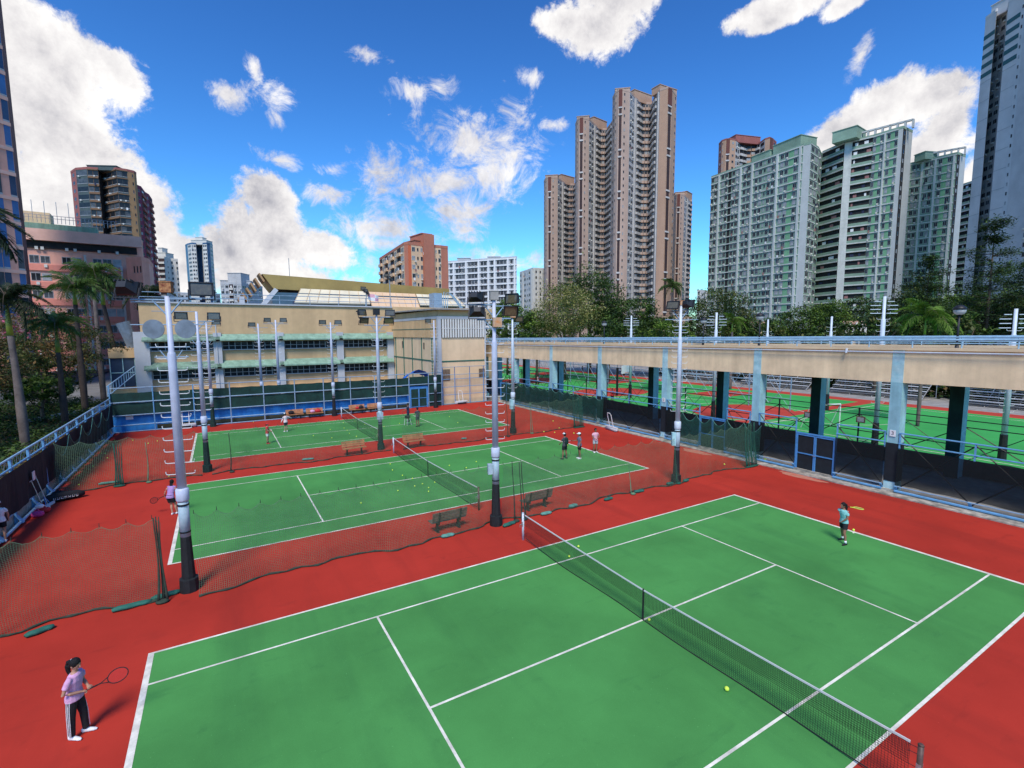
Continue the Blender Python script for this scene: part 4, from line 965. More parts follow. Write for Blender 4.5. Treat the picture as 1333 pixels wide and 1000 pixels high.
# long black racket bag
t = thing('racket_bag', 'long black racket bag with white lettering beside the left fence', 'bag', (-16.85, 22.3, 0), .35)
g = MB(); g.loft([((-.75, 0, .2), .12, .16), ((-.6, 0, .22), .2, .22), ((0, 0, .23), .22, .23), ((.5, 0, .22), .2, .2), ((.75, 0, .19), .1, .14)], 10, ref=(0, 0, 1)); g.obj('bag_body', 'black', t, True)
g = MB(); rr = random.Random(2)
for k in range(7):
    x = -.45+k*.14; g.obox((x, -.232, .21), (.006, 0, 0), (0, .004, 0), (0, 0, .055)); g.obox((x+.04, -.232, .21+rr.choice((-.04, 0, .04))), (.035, 0, 0), (0, .004, 0), (0, 0, .008)); g.obox((x+.07, -.232, .21), (.005, 0, rr.choice((-.02, .0, .02))), (0, .004, 0), (0, 0, .05))
g.obj('lettering', 'wht', t); g = MB(); g.path([(-.3, .05, .42), (-.2, .1, .62), (.1, .12, .60), (.2, .05, .42)], .03, 6); g.obj('strap', 'black', t)
bag(-17.2, 22.9, 0, .55, 'black', 'black rucksack leaning on the fence behind the long racket bag')
# squeegees
def squeegee(x, y, rz, label, mt='gate'):
    t = thing('floor_squeegee', label, 'squeegee', (x, y, 0), rz); g = MB(); g.tube((0, 0, .05), (0, .35, 1.5), .018); g.tube((-.18, .36, 1.5), (.05, .36, 1.52), .018); g.obj('handle', 'steel', t); g = MB(); g.box(-.5, .5, -.06, .02, .02, .14); g.obj('blade', 'white', t)
    g = MB(); g.tube((-.2, 0, .1), (0, .12, .5), .02); g.tube((.2, 0, .1), (0, .12, .5), .02); g.obj('fork', mt, t)
squeegee(-17.3, 21.5, 1.4, 'blue and white squeegee leaning on the left fence near the racket bag')
squeegee(-17.25, 20.7, 1.5, 'second squeegee lying low by the red bag', 'blackpaint')
g = MB(); g.box(-.015, .015, -.16, .16, -.2, .2); o = g.obj('notice_sign', 'white'); o.location = (-17.62, 21.2, 1.65); tag(o, 'small white notice on the dark screen of the left fence', 'sign')
# roller trolley by the walkway, and another by the annexe
def trolley(x, y, rz, label):
    t = thing('court_roller', label, 'court roller', (x, y, 0), rz); g = MB(); g.path([(-.25, 0, .3), (-.25, .25, 1.35), (-.15, .3, 1.5), (.15, .3, 1.5), (.25, .25, 1.35), (.25, 0, .3)], .03, 6); g.obj('handle', 'white', t)
    g = MB(); g.tube((-.7, 0, .16), (.7, 0, .16), .15, n=14); g.obj('roller_drum', 'ltgrey', t, True); g = MB(); g.box(-.75, .75, -.1, .1, .30, .36); g.box(-.75, -.70, -.05, .05, .1, .36); g.box(.70, .75, -.05, .05, .1, .36); g.obj('roller_frame', 'white', t)
    g = MB(); g.box(-.5, .5, -.28, -.12, .02, .20); g.obj('drip_tray', 'lampblack', t)
trolley(17.75, 21.0, 1.45, 'white drying roller with a tall handle beside the walkway kerb')
trolley(13.9, 42.15, 0, 'white drying roller standing against the annexe wall')
trolley(-12.7, 42.0, 0, 'dark drying roller with handle in front of the blue wall')
# ball cart
t = thing('ball_cart', 'black wire ball basket on legs between the two far coaches', 'ball cart', (4.25, 32.6, 0), .3)
g = MB(); g.loft([((0, 0, .62), .26), ((0, 0, .85), .32)], 4); g.obj('basket', 'blackpaint', t)
for sx, sy in ((-1, -1), (1, -1), (1, 1), (-1, 1)): g = MB(); g.tube((sx*.16, sy*.16, .62), (sx*.22, sy*.22, 0), .018); g.obj('leg', 'white', t)
# floor drinks cooler
# ------------------------------------------------------------------ tennis balls
g = MB(); g.ell((0, 0, 0), .033, .033, .033, 10, 7); BALLM = g.mesh('tennis_ball', ['ball'], True)
def ball(px, py, label, group, z=.04, s=1.0):
    p = onz(px, py); o = link('tennis_ball', BALLM, None, (p.x, p.y, z*s), None, (s, s, s)); tag(o, label, 'tennis ball', group)
ball(946, 900, 'yellow tennis ball alone on the nearest court, below the net', None, .04, 1.6)
ball(845, 809, 'yellow tennis ball lying against the bottom of the near net at the centre line', None, .04, 1.3)
ball(741, 726, 'yellow tennis ball behind the near net beside the singles line', None, .04, 1.3); ball(753, 713, 'yellow tennis ball on the near court tramline just past the net', None, .04, 1.3)
rr = random.Random(12)
for (px, py) in ((508, 605), (511, 613), (524, 620), (537, 624), (540, 634), (550, 631), (558, 636), (566, 629), (558, 641), (518, 640), (470, 656), (607, 610), (620, 602), (585, 607)):
    ball(px, py, 'yellow tennis ball scattered round the middle of the second court', 'loose balls on the middle court', .04, 1.15)
for (px, py) in ((448, 558), (455, 565), (452, 561), (464, 569), (430, 560), (408, 568), (475, 553), (447, 551), (462, 549), (520, 552), (585, 543), (596, 551), (500, 556), (432, 571)):
    ball(px, py, 'yellow tennis ball scattered over the far court', 'loose balls on the far court', .04, 1.2)
for (px, py) in ((149, 574), (132, 591), (137, 591), (140, 597), (121, 608), (103, 620), (193, 578), (205, 575), (173, 574), (330, 550), (220, 621), (103, 632)):
    ball(px, py, 'pale ball lying on the red ground left of the far court', 'loose balls on the red ground, far left', .04, 1.15)
for (px, py) in ((708, 563), (722, 564), (728, 558), (720, 549), (747, 565)):
    ball(px, py, 'yellow tennis ball on the red ground beside the walkway', 'loose balls by the walkway', .04, 1.5)
p = onz(996, 602); ball(996, 602, 'green yellow ball at the kerb right of the bunched green net', None, .1, 2.0)
ball(943, 606, 'yellow ball on the red ground left of the bunched green net', None, .05, 1.5)
ball(1111, 692, 'pale yellow ball on the baseline just right of the girl in teal', None, .05, 1.4)

# ------------------------------------------------------------------ buildings
def _win(kind, pane):
    g = MB()
    if kind == 'f':     # framed window: pale frame, pane, mullion, a small sill
        g.box(-.5, .5, 0, .05, -.5, .5, 0); g.box(-.44, .44, .05, .07, -.43, .43, 1); g.box(-.02, .02, .07, .09, -.43, .43, 0)
    else:
        g.box(-.5, .5, 0, .04, -.5, .5, 1); g.box(-.5, .5, .04, .08, -.56, -.48, 0)
    me = bpy.data.meshes.new('window'); me.from_pydata(g.v, [], g.f); me.materials.append(M['frame']); me.materials.append(M[pane]); me.polygons.foreach_set('material_index', g.mi); me.update(); return (me, g)
WIN = {(k, p): _win(k, p) for k in 'fp' for p in ('glassd', 'glassm', 'glassl', 'glassb', 'glassn')}
def edge(p, q):
    P = Vector((p[0], p[1], 0)); Q = Vector((q[0], q[1], 0)); U = (Q-P).normalized(); return (P, U, Vector((U.y, -U.x, 0))), (Q-P).length
def put_windows(wins, t, o0, cap=100):
    wins = sorted(wins, key=lambda w: (w[0]-CAM).length)
    for (c, U, Nn, w, h, key) in wins[:cap]:
        link('window', WIN[key][0], t, c-Vector(o0), (0, 0, math.atan2(U.y, U.x)+0 if False else math.atan2(-Nn.x, Nn.y)), (w, 1, h))
    rest = wins[cap:]
    if rest:
        v = []; f = []; mi = []; mats = []
        for (c, U, Nn, w, h, key) in rest:
            g = WIN[key][1]; i = len(v); c = c-Vector(o0)
            for a, b, z in g.v: p = c-U*(a*w)+Nn*b+Vector((0, 0, z*h)); v.append(tuple(p))
            f += [tuple(i+k for k in q) for q in g.f]
            if key[1] not in mats: mats.append(key[1])
            mi += [0 if m == 0 else 1+mats.index(key[1]) for m in g.mi]
        me = bpy.data.meshes.new('window_field'); me.from_pydata(v, [], f); me.materials.append(M['frame'])
        for m in mats: me.materials.append(M[m])
        me.polygons.foreach_set('material_index', mi); me.update(); tag(link('windows', me, t), kind='stuff')
def tower(name, label, corners, zt, edges, nf, mats, z0=0.0, back=14, seed=1, slab=None, win='f', group=None, clutter=.25, roof=True, cat='tower block', panes=('glassd', 'glassd', 'glassm', 'glassl'), zwin0=0, off=.12, wh=.5, wwf=.72):
    """corners: world (x, y) left to right as seen; edges: per edge (pattern, material key)"""
    rnd = random.Random(seed); P = [Vector((c[0], c[1], 0)) for c in corners]; o0 = (P[len(P)//2].x, P[len(P)//2].y, z0)
    t = thing(name, label, cat, o0, 0, group)
    dirb = (P[0]+P[-1])/2-Vector((CAM.x, CAM.y, 0)); dirb.normalize(); foot = [tuple(p) for p in P]+[tuple(P[-1]+dirb*back), tuple(P[0]+dirb*back)]
    body = {}
    def B(key):
        if key not in body: body[key] = MB()
        return body[key]
    fh = (zt-z0)/nf; wins = []
    for k in range(len(P)-1):
        e, L_ = edge(P[k], P[k+1]); pat, mk = edges[k]; g = B(mk)
        g.quad((P[k].x, P[k].y, z0), (P[k+1].x, P[k+1].y, z0), (P[k+1].x, P[k+1].y, zt), (P[k].x, P[k].y, zt))
        n = len(pat)
        if n == 0: continue
        bw = L_/n
        for j, ch in enumerate(pat):
            u0, u1 = j*bw, (j+1)*bw; uc = (u0+u1)/2
            if ch in '.': continue
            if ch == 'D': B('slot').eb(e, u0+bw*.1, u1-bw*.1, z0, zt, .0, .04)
            elif ch == '|': B('fin').eb(e, uc-bw*.22, uc+bw*.22, z0, zt, 0, .45)
            elif ch == 'P': B('fin').eb(e, u0, u1, z0, zt+.0, 0, .6)
            elif ch == 'T': B('stripe').eb(e, u0+.01, u1-.01, z0, zt, 0, .05)
            elif ch == 'd':
                B('slot').eb(e, u0+bw*.22, u1-bw*.22, z0, zt-2.2*fh, .02, .1); B('cap').eb(e, u0+bw*.12, u1-bw*.12, zt-2.2*fh, zt+.6, .0, .35)
                f = 0
                while f < nf-2:
                    zz = zt-(2.3+f)*fh; B('fin').eb(e, u0+bw*.1, u1-bw*.1, zz-fh*.12, zz+fh*.12, 0, .3); f += (1.0 if (f//1) % 6 == 0 else 5.0)
            else:
                for f in range(nf):
                    za = z0+f*fh
                    if za < zwin0: continue
                    zc = za+fh*.56
                    if ch in 'wWs':
                        ww = bw*{'w': wwf, 'W': .92, 's': .32}[ch]; hh = fh*{'w': wh, 'W': wh+.05, 's': wh*.7}[ch]
                        c = e[0]+e[1]*uc+e[2]*.0+Vector((0, 0, zc)); wins.append((c, e[1], e[2], ww, hh, (win if ch != 's' else 'p', rnd.choice(panes))))
                        if ch != 's' and rnd.random() < clutter:
                            q = rnd.uniform(.1, .7); B('ac').eb(e, u0+bw*q, u0+bw*q+min(.8, bw*.3), za+fh*.10, za+fh*.27, .02, .5)
                        elif ch != 's' and rnd.random() < clutter*.3:
                            q = rnd.uniform(.1, .6); B('cloth%d' % rnd.randrange(3)).eb(e, u0+bw*q, u0+bw*(q+.35), za+fh*.0, za+fh*.30, .6, .7)
                    elif ch == 'B':   # balcony / open corridor
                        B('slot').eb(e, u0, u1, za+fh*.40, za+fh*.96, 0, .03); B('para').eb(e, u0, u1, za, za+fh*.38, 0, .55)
                        if rnd.random() < clutter*1.5: q = rnd.uniform(.05, .5); B('cloth%d' % rnd.randrange(3)).eb(e, u0+bw*q, u0+bw*(q+rnd.uniform(.15, .45)), za+fh*.42, za+fh*.75, .1, .2)
                    elif ch == 'b':   # projecting bay with strip window
                        B(mk).eb(e, u0+bw*.06, u1-bw*.06, za+fh*.02, za+fh*.40, 0, .9); c = e[0]+e[1]*uc+e[2]*.35+Vector((0, 0, za+fh*.66))
                        wins.append((c, e[1], e[2], bw*.82, fh*.48, (win, rnd.choice(panes))))
                        B('slot').eb(e, u0+bw*.03, u1-bw*.03, za+fh*.90, za+fh*.99, 0, .12)
        if slab and slab.get(k) is not None:
            th, pr_ = slab[k]
            for f in range(nf+1):
                zz = z0+f*fh
                if zz >= zwin0: B('slab').eb(e, 0, L_, zz-th/2, zz+th/2, .0, pr_)
    g = B(mats.get('back', edges[0][1])) if False else B('rear')
    n = len(foot)
    for k in range(len(P)-1, n): a = foot[k]; b = foot[(k+1) % n]; g.quad((a[0], a[1], z0), (b[0], b[1], z0), (b[0], b[1], zt), (a[0], a[1], zt))
    rf = MB(); rf.poly([(a[0], a[1], zt) for a in foot]); rf.obj('roof', mats.get('roof', 'concrete'), t, origin=o0)
    names = {'slot': 'recess', 'fin': 'pilaster', 'stripe': 'colour_strip', 'cap': 'crown_panel', 'ac': 'air_conditioner', 'para': 'corridor_parapet', 'slab': 'floor_slab', 'rear': 'wall', 'cloth0': 'laundry', 'cloth1': 'laundry', 'cloth2': 'laundry'}
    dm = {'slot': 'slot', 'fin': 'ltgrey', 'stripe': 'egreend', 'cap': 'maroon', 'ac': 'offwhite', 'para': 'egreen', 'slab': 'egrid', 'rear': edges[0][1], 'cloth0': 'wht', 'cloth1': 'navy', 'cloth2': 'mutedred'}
    for key, g in body.items():
        mt = mats.get(key, dm.get(key, key)); o = g.obj(names.get(key, 'wall'), mt, t, origin=o0)
        if key in ('ac', 'cloth0', 'cloth1', 'cloth2', 'slab', 'para'): o['kind'] = 'stuff'
    put_windows(wins, t, o0)
    # parapet
    g = MB()
    for k in range(len(P)-1):
        e, L_ = edge(P[k], P[k+1]); g.eb(e, 0, L_, zt, zt+.9, -.3, .06)
    g.obj('parapet', mats.get('parapet', edges[0][1]), t, origin=o0)
    return t, o0
def roofbox(t, o0, mt, boxes):
    for (p, q, dep, za, zb) in boxes:
        e, L_ = edge(p, q); g = MB(); g.eb(e, 0, L_, za, zb, -dep, 0); g.eb(e, -.2, L_+.2, zb, zb+.25, -dep-.2, .2); g.obj('roof_room', mt, t, origin=o0)
def Z(px, py, z): p = onz(px, py, z); return (p.x, p.y)
def shift(p, dep, z=0):
    v = Vector((p[0]-CAM.x, p[1]-CAM.y)); v = v*(1+dep/v.length); return (CAM.x+v.x, CAM.y+v.y)
def X2(px, dep, py=433): p = atd(px, py, dep); return (p.x, p.y)

# --- beige cruciform towers
def cruciform(label, pxs, ybase, yt, dep, floors, seed, right_orange=False):
    """pxs: picture columns of the nine plan corners at roof level; depth offsets trace the cross-shaped plan"""
    zt = (CAM + ray(pxs[0], yt)*dep).z
    offs = [5, 0, -2, -2.5, -1, 4, 10, 10, 3, -2, -4, -2, 3]
    C_ = [X2(px, dep+o, yt) for px, o in zip(pxs, offs)]
    w2 = 'beigeo' if right_orange else 'beigep'
    E_ = [('s', 'beigep'), ('s.', 'beigep'), ('d', 'beigep'), ('s.', 'beigep'), ('ww', 'beigeg'), ('|bb', 'beigeg'), ('bbb', 'beigep'), ('bb', 'beigeg'), ('b|', 'beigeg'), ('.', w2), ('d', w2), ('.s', w2)]
    t, o0 = tower('apartment_tower', label, C_, zt, E_[:len(C_)-1], floors, {'fin': 'beigeg', 'rear': 'beigep', 'parapet': 'beigep'}, seed=seed, clutter=.5, win='f', wwf=.85)
    a, b = C_[5], C_[7]; roofbox(t, o0, 'beigeo', [(shift(a, 2), shift(b, 2), 8, zt, zt+4.5)])
    roofbox(t, o0, 'beigep', [(shift(C_[1], 1), shift(C_[4], 1), 5, zt+.2, zt+2.4)])
    if len(C_) > 10: roofbox(t, o0, w2, [(shift(C_[9], 1), shift(C_[len(C_)-1], 1), 5, zt+.2, zt+3.2)])
    return t
cruciform('tallest beige and pink tower with dark vertical slots, in the centre of the skyline', [797.5, 801, 805, 811, 820, 826, 836, 849, 853, 859, 869, 875, 881], 0, 122, 222, 38, 1, True)
cruciform('second tallest beige tower, joined on the left of the tallest one', [749, 751, 754, 760, 767, 773, 781, 790, 796, 799], 0, 158, 236, 37, 2)
cruciform('lowest left beige tower, behind the yellowish tree', [708, 710, 713, 718, 726, 731, 739, 748, 752, 756], 0, 234, 262, 30, 3)
cruciform('narrow beige tower peeping out behind the right side of the tallest one', [876, 879, 881, 886, 891, 894, 898, 901], 0, 256, 275, 30, 4)
zt = 13.2
p0, p1, p2 = X2(845, 196), X2(862, 190), X2(900, 196)
tower('podium_block', 'pink podium at the foot of the tallest beige tower, above the trees', [p0, p1, p2], zt, [('', 'beigeo'), ('|||', 'beigeo')], 3, {'fin': 'beigeg'}, back=10, cat='building')

# --- green housing estate
zt = 80
A, B_, C2 = Z(926, 232, zt), Z(1050, 189, zt), Z(1064, 188, zt)
t, o0 = tower('estate_block', 'wide green and white gridded housing block on the left of the estate', [A, Z(1046, 190, zt), Z(1056, 187.5, zt), shift(Z(1066, 188, zt), 6), shift(Z(1071, 190, zt), 14)], zt,
      [('ww|wwDww|ww|wwsww|wwTw|', 'egreen'), ('', 'egrey'), ('ww', 'egreen'), ('w', 'egreen')], 25, {'stripe': 'egreend', 'slot': 'dark', 'fin': 'egrid', 'roof': 'egrey'}, seed=11, slab={0: (.42, .30), 2: (.36, .2)}, clutter=.5, wwf=.74, wh=.60)
roofbox(t, o0, 'egreen', [(shift(Z(978, 215, zt), 3), shift(Z(1002, 206, zt), 3), 8, zt+.3, zt+4.2), (shift(Z(1006, 205, zt), 3), shift(Z(1042, 191, zt), 3), 9, zt+.3, zt+5.4)])
zt = 82
A = shift(Z(1071, 192, zt), 8)
t, o0 = tower('estate_block', 'estate block with dark open corridors and a tall grey end wall', [A, Z(1100, 187, zt), Z(1110, 185, zt), Z(1137, 178.5, zt), Z(1170, 168.5, zt), Z(1176, 167, zt), Z(1180, 168, zt+.3), Z(1188, 172, zt+.2)], zt,
      [('BB', 'egreen'), ('P', 'egrid'), ('BB', 'egreen'), ('wTw|wTw', 'egreen'), ('', 'egrey'), ('s', 'dark'), ('', 'egrey')], 25, {'fin': 'egrid', 'slot': 'dark', 'stripe': 'egreend', 'roof': 'egrey'}, seed=12, slab={0: (.45, .60), 1: (.3, .62), 2: (.45, .60), 3: (.42, .30)}, clutter=.4, wwf=.8, wh=.6)
roofbox(t, o0, 'egreen', [(shift(Z(1083, 186, zt), 2), shift(Z(1115, 177, zt), 2), 9, zt+.3, zt+4.4)])
g = MB()
e, L_ = edge(Z(1120, 183, zt), Z(1188, 166, zt)); g.eb(e, 0, L_, zt+2.6, zt+3.2, -1, 0)
for k in range(8): g.eb(e, L_*k/7-.3, L_*k/7+.3, zt, zt+3, -1, 0)
g.obj('roof_frame', 'egrey', t, origin=o0)
zt = 75
t, o0 = tower('estate_block', 'darker green estate block behind, right of the tall grey end wall', [shift(Z(1182, 214, zt), 2), Z(1246, 201, zt), Z(1250, 202, zt), Z(1257, 205, zt)], zt,
      [('|ww|ww|wTw|', 'egreen'), ('s', 'dark'), ('', 'egrey')], 25, {'fin': 'egrid', 'slot': 'dark', 'stripe': 'egreend', 'roof': 'egrey'}, seed=13, slab={0: (.38, .28)}, clutter=.4, wwf=.8, wh=.62)
roofbox(t, o0, 'egreen', [(shift(Z(1190, 211, zt), 2), shift(Z(1204, 206, zt), 2), 6, zt+.3, zt+3)])
g = MB(); e, L_ = edge(Z(1204, 210, zt), Z(1256, 201, zt)); g.eb(e, 0, L_, zt+2.4, zt+3.0, -1, 0)
for k in range(7): g.eb(e, L_*k/6-.3, L_*k/6+.3, zt, zt+2.8, -1, 0)
g.obj('roof_frame', 'egrey', t, origin=o0)
zt = 74
t, o0 = tower('estate_block', 'narrow sliver of a green corridor block between the dark green block and the right tower', [Z(1250, 243, zt), Z(1272, 236, zt), Z(1285, 233, zt)], zt, [('BB|', 'egreen'), ('ww', 'egreen')], 25, {'fin': 'egrid', 'slot': 'dark'}, seed=14, slab={0: (.45, .6)}, clutter=.4)
zt = 104
cr = [936, 940, 945, 951, 958, 963, 972, 984, 990, 996, 1002, 1006, 1011]
C_ = [X2(px, 285+o, 180) for px, o in zip(cr, [5, 0, -2, -2.5, -1, 3, 6, 6, 3, -2, -4, -2, 3])]; zt = (CAM+ray(970, 184)*285).z
t, o0 = tower('apartment_tower', 'reddish brown tower rising behind the left green block', C_, zt, [('s', 'brownp'), ('s.', 'beigeo'), ('d', 'beigeo'), ('s', 'beigeo'), ('ww', 'beigeg'), ('bb', 'beigeg'), ('bb', 'beigeo'), ('bb', 'beigeg'), ('w', 'beigeg'), ('.', 'beigeo'), ('d', 'beigeo'), ('s', 'brownp')], 34, {'fin': 'beigeg'}, seed=15, clutter=.4, win='p')
roofbox(t, o0, 'brownp', [(shift(C_[4], 2), shift(C_[8], 2), 8, zt, zt+4)])

# --- right hand grey tower
zt = 108
t, o0 = tower('grey_tower', 'huge pale grey tower with teal stripes near the top, cut by the right edge', [Z(1283, 26, zt), Z(1297.5, 15, zt), shift(Z(1298, 16, zt), 6), shift(Z(1312, 8, zt), 4), Z(1313, 4, zt), Z(1331, -9, zt), Z(1337, -13, zt), Z(1420, -90, zt)], zt,
      [('', 'rgrey'), ('', 'beigeg'), ('ww', 'beigeg'), ('', 'rgrey'), ('', 'rgrey'), ('s', 'rgrey'), ('.w.', 'rgrey')], 38, {'fin': 'rgrey', 'roof': 'concrete'}, seed=16, back=20, clutter=.5)
g = MB()
for (p, q) in ((Z(1283, 26, zt), Z(1297.5, 15, zt)), (Z(1313, 4, zt), Z(1331, -9, zt))):
    e, L_ = edge(p, q)
    for k in range(5): g.eb(e, 0, L_, zt-6.5-k*2.95, zt-5.2-k*2.95, 0, .06)
g.obj('colour_strip', 'tealb', t, origin=o0)
g = MB()
for (p, q) in ((Z(1283, 26, zt), Z(1297.5, 15, zt)), (Z(1313, 4, zt), Z(1331, -9, zt))):
    e, L_ = edge(p, q)
    for k in range(14): g.eb(e, 0, L_, zt-20-k*6, zt-19.85-k*6, 0, .04)
g.obj('panel_joint', 'frame', t, origin=o0)
roofbox(t, o0, 'rgrey', [(shift(Z(1290, 20, zt), 3), shift(Z(1325, 0, zt), 3), 10, zt, zt+4)])

# --- centre: orange block and grey blocks
zt = 36.5
P_ = [Z(494, 339, zt), Z(526, 319, zt), Z(531, 318.5, zt), Z(535, 319, zt), Z(552, 321, zt), Z(561, 322, zt), Z(574, 323, zt), Z(583, 324, zt)]
t, o0 = tower('apartment_block', 'orange and cream apartment block rising behind the gold roof', P_, zt, [('BwBwBwBw', 'peach'), ('', 'orange'), ('', 'orangeb'), ('wsw', 'peach'), ('', 'orange'), ('wsw', 'peach'), ('', 'orange')], 13, {'para': 'peach', 'slot': 'dark', 'fin': 'orange', 'parapet': 'orange'}, seed=21, clutter=.6)
roofbox(t, o0, 'orange', [(Z(549.5, 320.5, zt), Z(562, 322, zt), 8, zt, zt+4), ]); roofbox(t, o0, 'orange', [(shift(Z(540, 319.5, zt), 1), shift(Z(550, 320.8, zt), 1), 6, zt, zt+1.8)])
P0 = X2(550.5, 150); 
g = MB(); e, L_ = edge(P_[4], P_[5]); g.eb(e, -.6, L_+.6, 0, zt+3.9, 0, 1.2); g.obj('stair_tower', 'orange', t, origin=o0)
t, o0 = tower('apartment_block', 'wide pale grey apartment block right of the orange one', [X2(583, 236), X2(673, 222)], (CAM+ray(620, 341)*229).z, [('|w|WWW|WWW|WW|W|WWW|w|', 'ltgrey')], 15, {'fin': 'white', 'slab': 'white'}, seed=22, slab={0: (.5, .35)}, clutter=.3, wh=.68, panes=('glassd', 'glassd', 'glassm'))
zt = (CAM+ray(620, 341)*229).z
roofbox(t, o0, 'ltgrey', [(shift(X2(597, 236), 3), shift(X2(613, 236), 3), 6, zt, zt+2.6), (shift(X2(636, 236), 3), shift(X2(652, 236), 3), 6, zt, zt+3.2)])
t, o0 = tower('apartment_block', 'small white block between the grey apartment block and the beige towers', [X2(677, 300), X2(694, 280), X2(710, 284)], (CAM+ray(694, 353)*285).z, [('w|wsw|', 'offwhite'), ('|w|w|w', 'offwhite')], 14, {'fin': 'offwhite'}, seed=23, clutter=.2)
t, o0 = tower('apartment_block', 'tiny pale block on the skyline right of the beige towers', [X2(906, 420), X2(925, 430)], (CAM+ray(915, 379)*420).z, [('w|w|w', 'offwhite')], 12, {}, seed=24, clutter=.2)

# --- left group
zt = (CAM+ray(92, 226)*200).z
P_ = [X2(92, 200, 226), X2(99, 196, 226), X2(114, 195, 226), X2(128, 196, 226), X2(133, 200, 226), X2(152, 196, 228), X2(166, 198, 231), X2(175, 200, 233), X2(178, 202, 234)]
t, o0 = tower('apartment_tower', 'dark brown tower with ochre and grey strips above the pink building', P_, zt, [('s', 'brownp'), ('W', 'grgreen'), ('WW', 'brown'), ('D', 'dark'), ('WWW', 'brown'), ('WW', 'grgreen'), ('.s', 'ochre'), ('', 'ochre')], 24, {'para': 'brown', 'slot': 'dark', 'roof': 'concrete', 'slab': 'brown'}, seed=31, win='p', clutter=.3, wh=.55, slab={2: (.4, .4), 4: (.4, .4), 5: (.3, .3)}, panes=('glassd', 'glassd', 'glassm'))
roofbox(t, o0, 'grgreen', [(shift(P_[2], 1), shift(P_[5], 1), 8, zt, zt+1.6)])
zt2 = (CAM+ray(182, 238)*205).z
P_ = [X2(176, 203, 236), X2(183, 206, 238), X2(188, 214, 240), X2(194, 218, 257), X2(198, 226, 260)]
t, o0 = tower('apartment_tower', 'maroon side wing of the brown tower with stepped balconies', P_, zt2-2, [('s', 'magenta'), ('B', 'magenta'), ('s', 'magenta'), ('B', 'magenta')], 24, {'para': 'brownp', 'slot': 'dark'}, seed=32, clutter=.3, back=8)
zt = (CAM+ray(215, 338)*250).z
P_ = [X2(201, 250, 338), X2(206, 246, 338), X2(214, 246, 338), X2(222, 252, 338), X2(232, 254, 345)]
t, o0 = tower('apartment_tower', 'slim off white tower left of the blue striped tower', P_, zt, [('', 'offwhite'), ('BB', 'offwhite'), ('.s.', 'offwhite'), ('w.w', 'offwhite')], 17, {'para': 'offwhite'}, seed=33, clutter=.2)
roofbox(t, o0, 'offwhite', [(shift(X2(204, 250, 338), 1), shift(X2(216, 250, 338), 1), 6, zt, zt+3.5), (shift(X2(207, 250, 338), 2), shift(X2(212, 250, 338), 2), 4, zt+3.6, zt+6)])
zt = (CAM+ray(258, 319)*300).z
P_ = [X2(241, 304, 319), X2(244, 300, 319), X2(249, 297, 319), X2(255, 298, 319), X2(257, 304, 319), X2(262, 304, 319), X2(264, 298, 319), X2(269, 297, 319), X2(273, 299, 319), X2(277, 304, 321)]
t, o0 = tower('apartment_tower', 'slender cream tower with dark blue glass strips on the left skyline', P_, zt, [('', 'bluet'), ('w', 'offwhite'), ('ww', 'offwhite'), ('', 'bluet'), ('', 'bluet'), ('', 'offwhite'), ('ww', 'offwhite'), ('', 'bluet'), ('w', 'offwhite')], 26, {'roof': 'offwhite'}, seed=34, clutter=.1)
roofbox(t, o0, 'offwhite', [(shift(P_[2], 2), shift(P_[7], 2), 6, zt, zt+2.5), (shift(P_[3], 3), shift(P_[6], 3), 4, zt+2.6, zt+4.5)])
zt = (CAM+ray(310, 371)*240).z
t, o0 = tower('apartment_block', 'grey stepped apartment block on the skyline left of the gold roof', [X2(291, 238), X2(318, 240), X2(345, 260)], zt, [('wwBww', 'ltgrey'), ('wwww', 'ltgrey')], 12, {'para': 'offwhite'}, seed=35, clutter=.4)
roofbox(t, o0, 'ltgrey', [(shift(X2(301, 240), 2), shift(X2(318, 240), 2), 8, zt, zt+5.5), (shift(X2(291, 240), 3), shift(X2(330, 244), 3), 8, zt, zt+2.2)])
t, o0 = tower('apartment_block', 'low dark distant block beside the foot of the blue striped tower', [X2(228, 330), X2(290, 340)], (CAM+ray(270, 384)*335).z, [('wwwwwwww', 'ltgrey')], 12, {}, seed=36, clutter=.2)

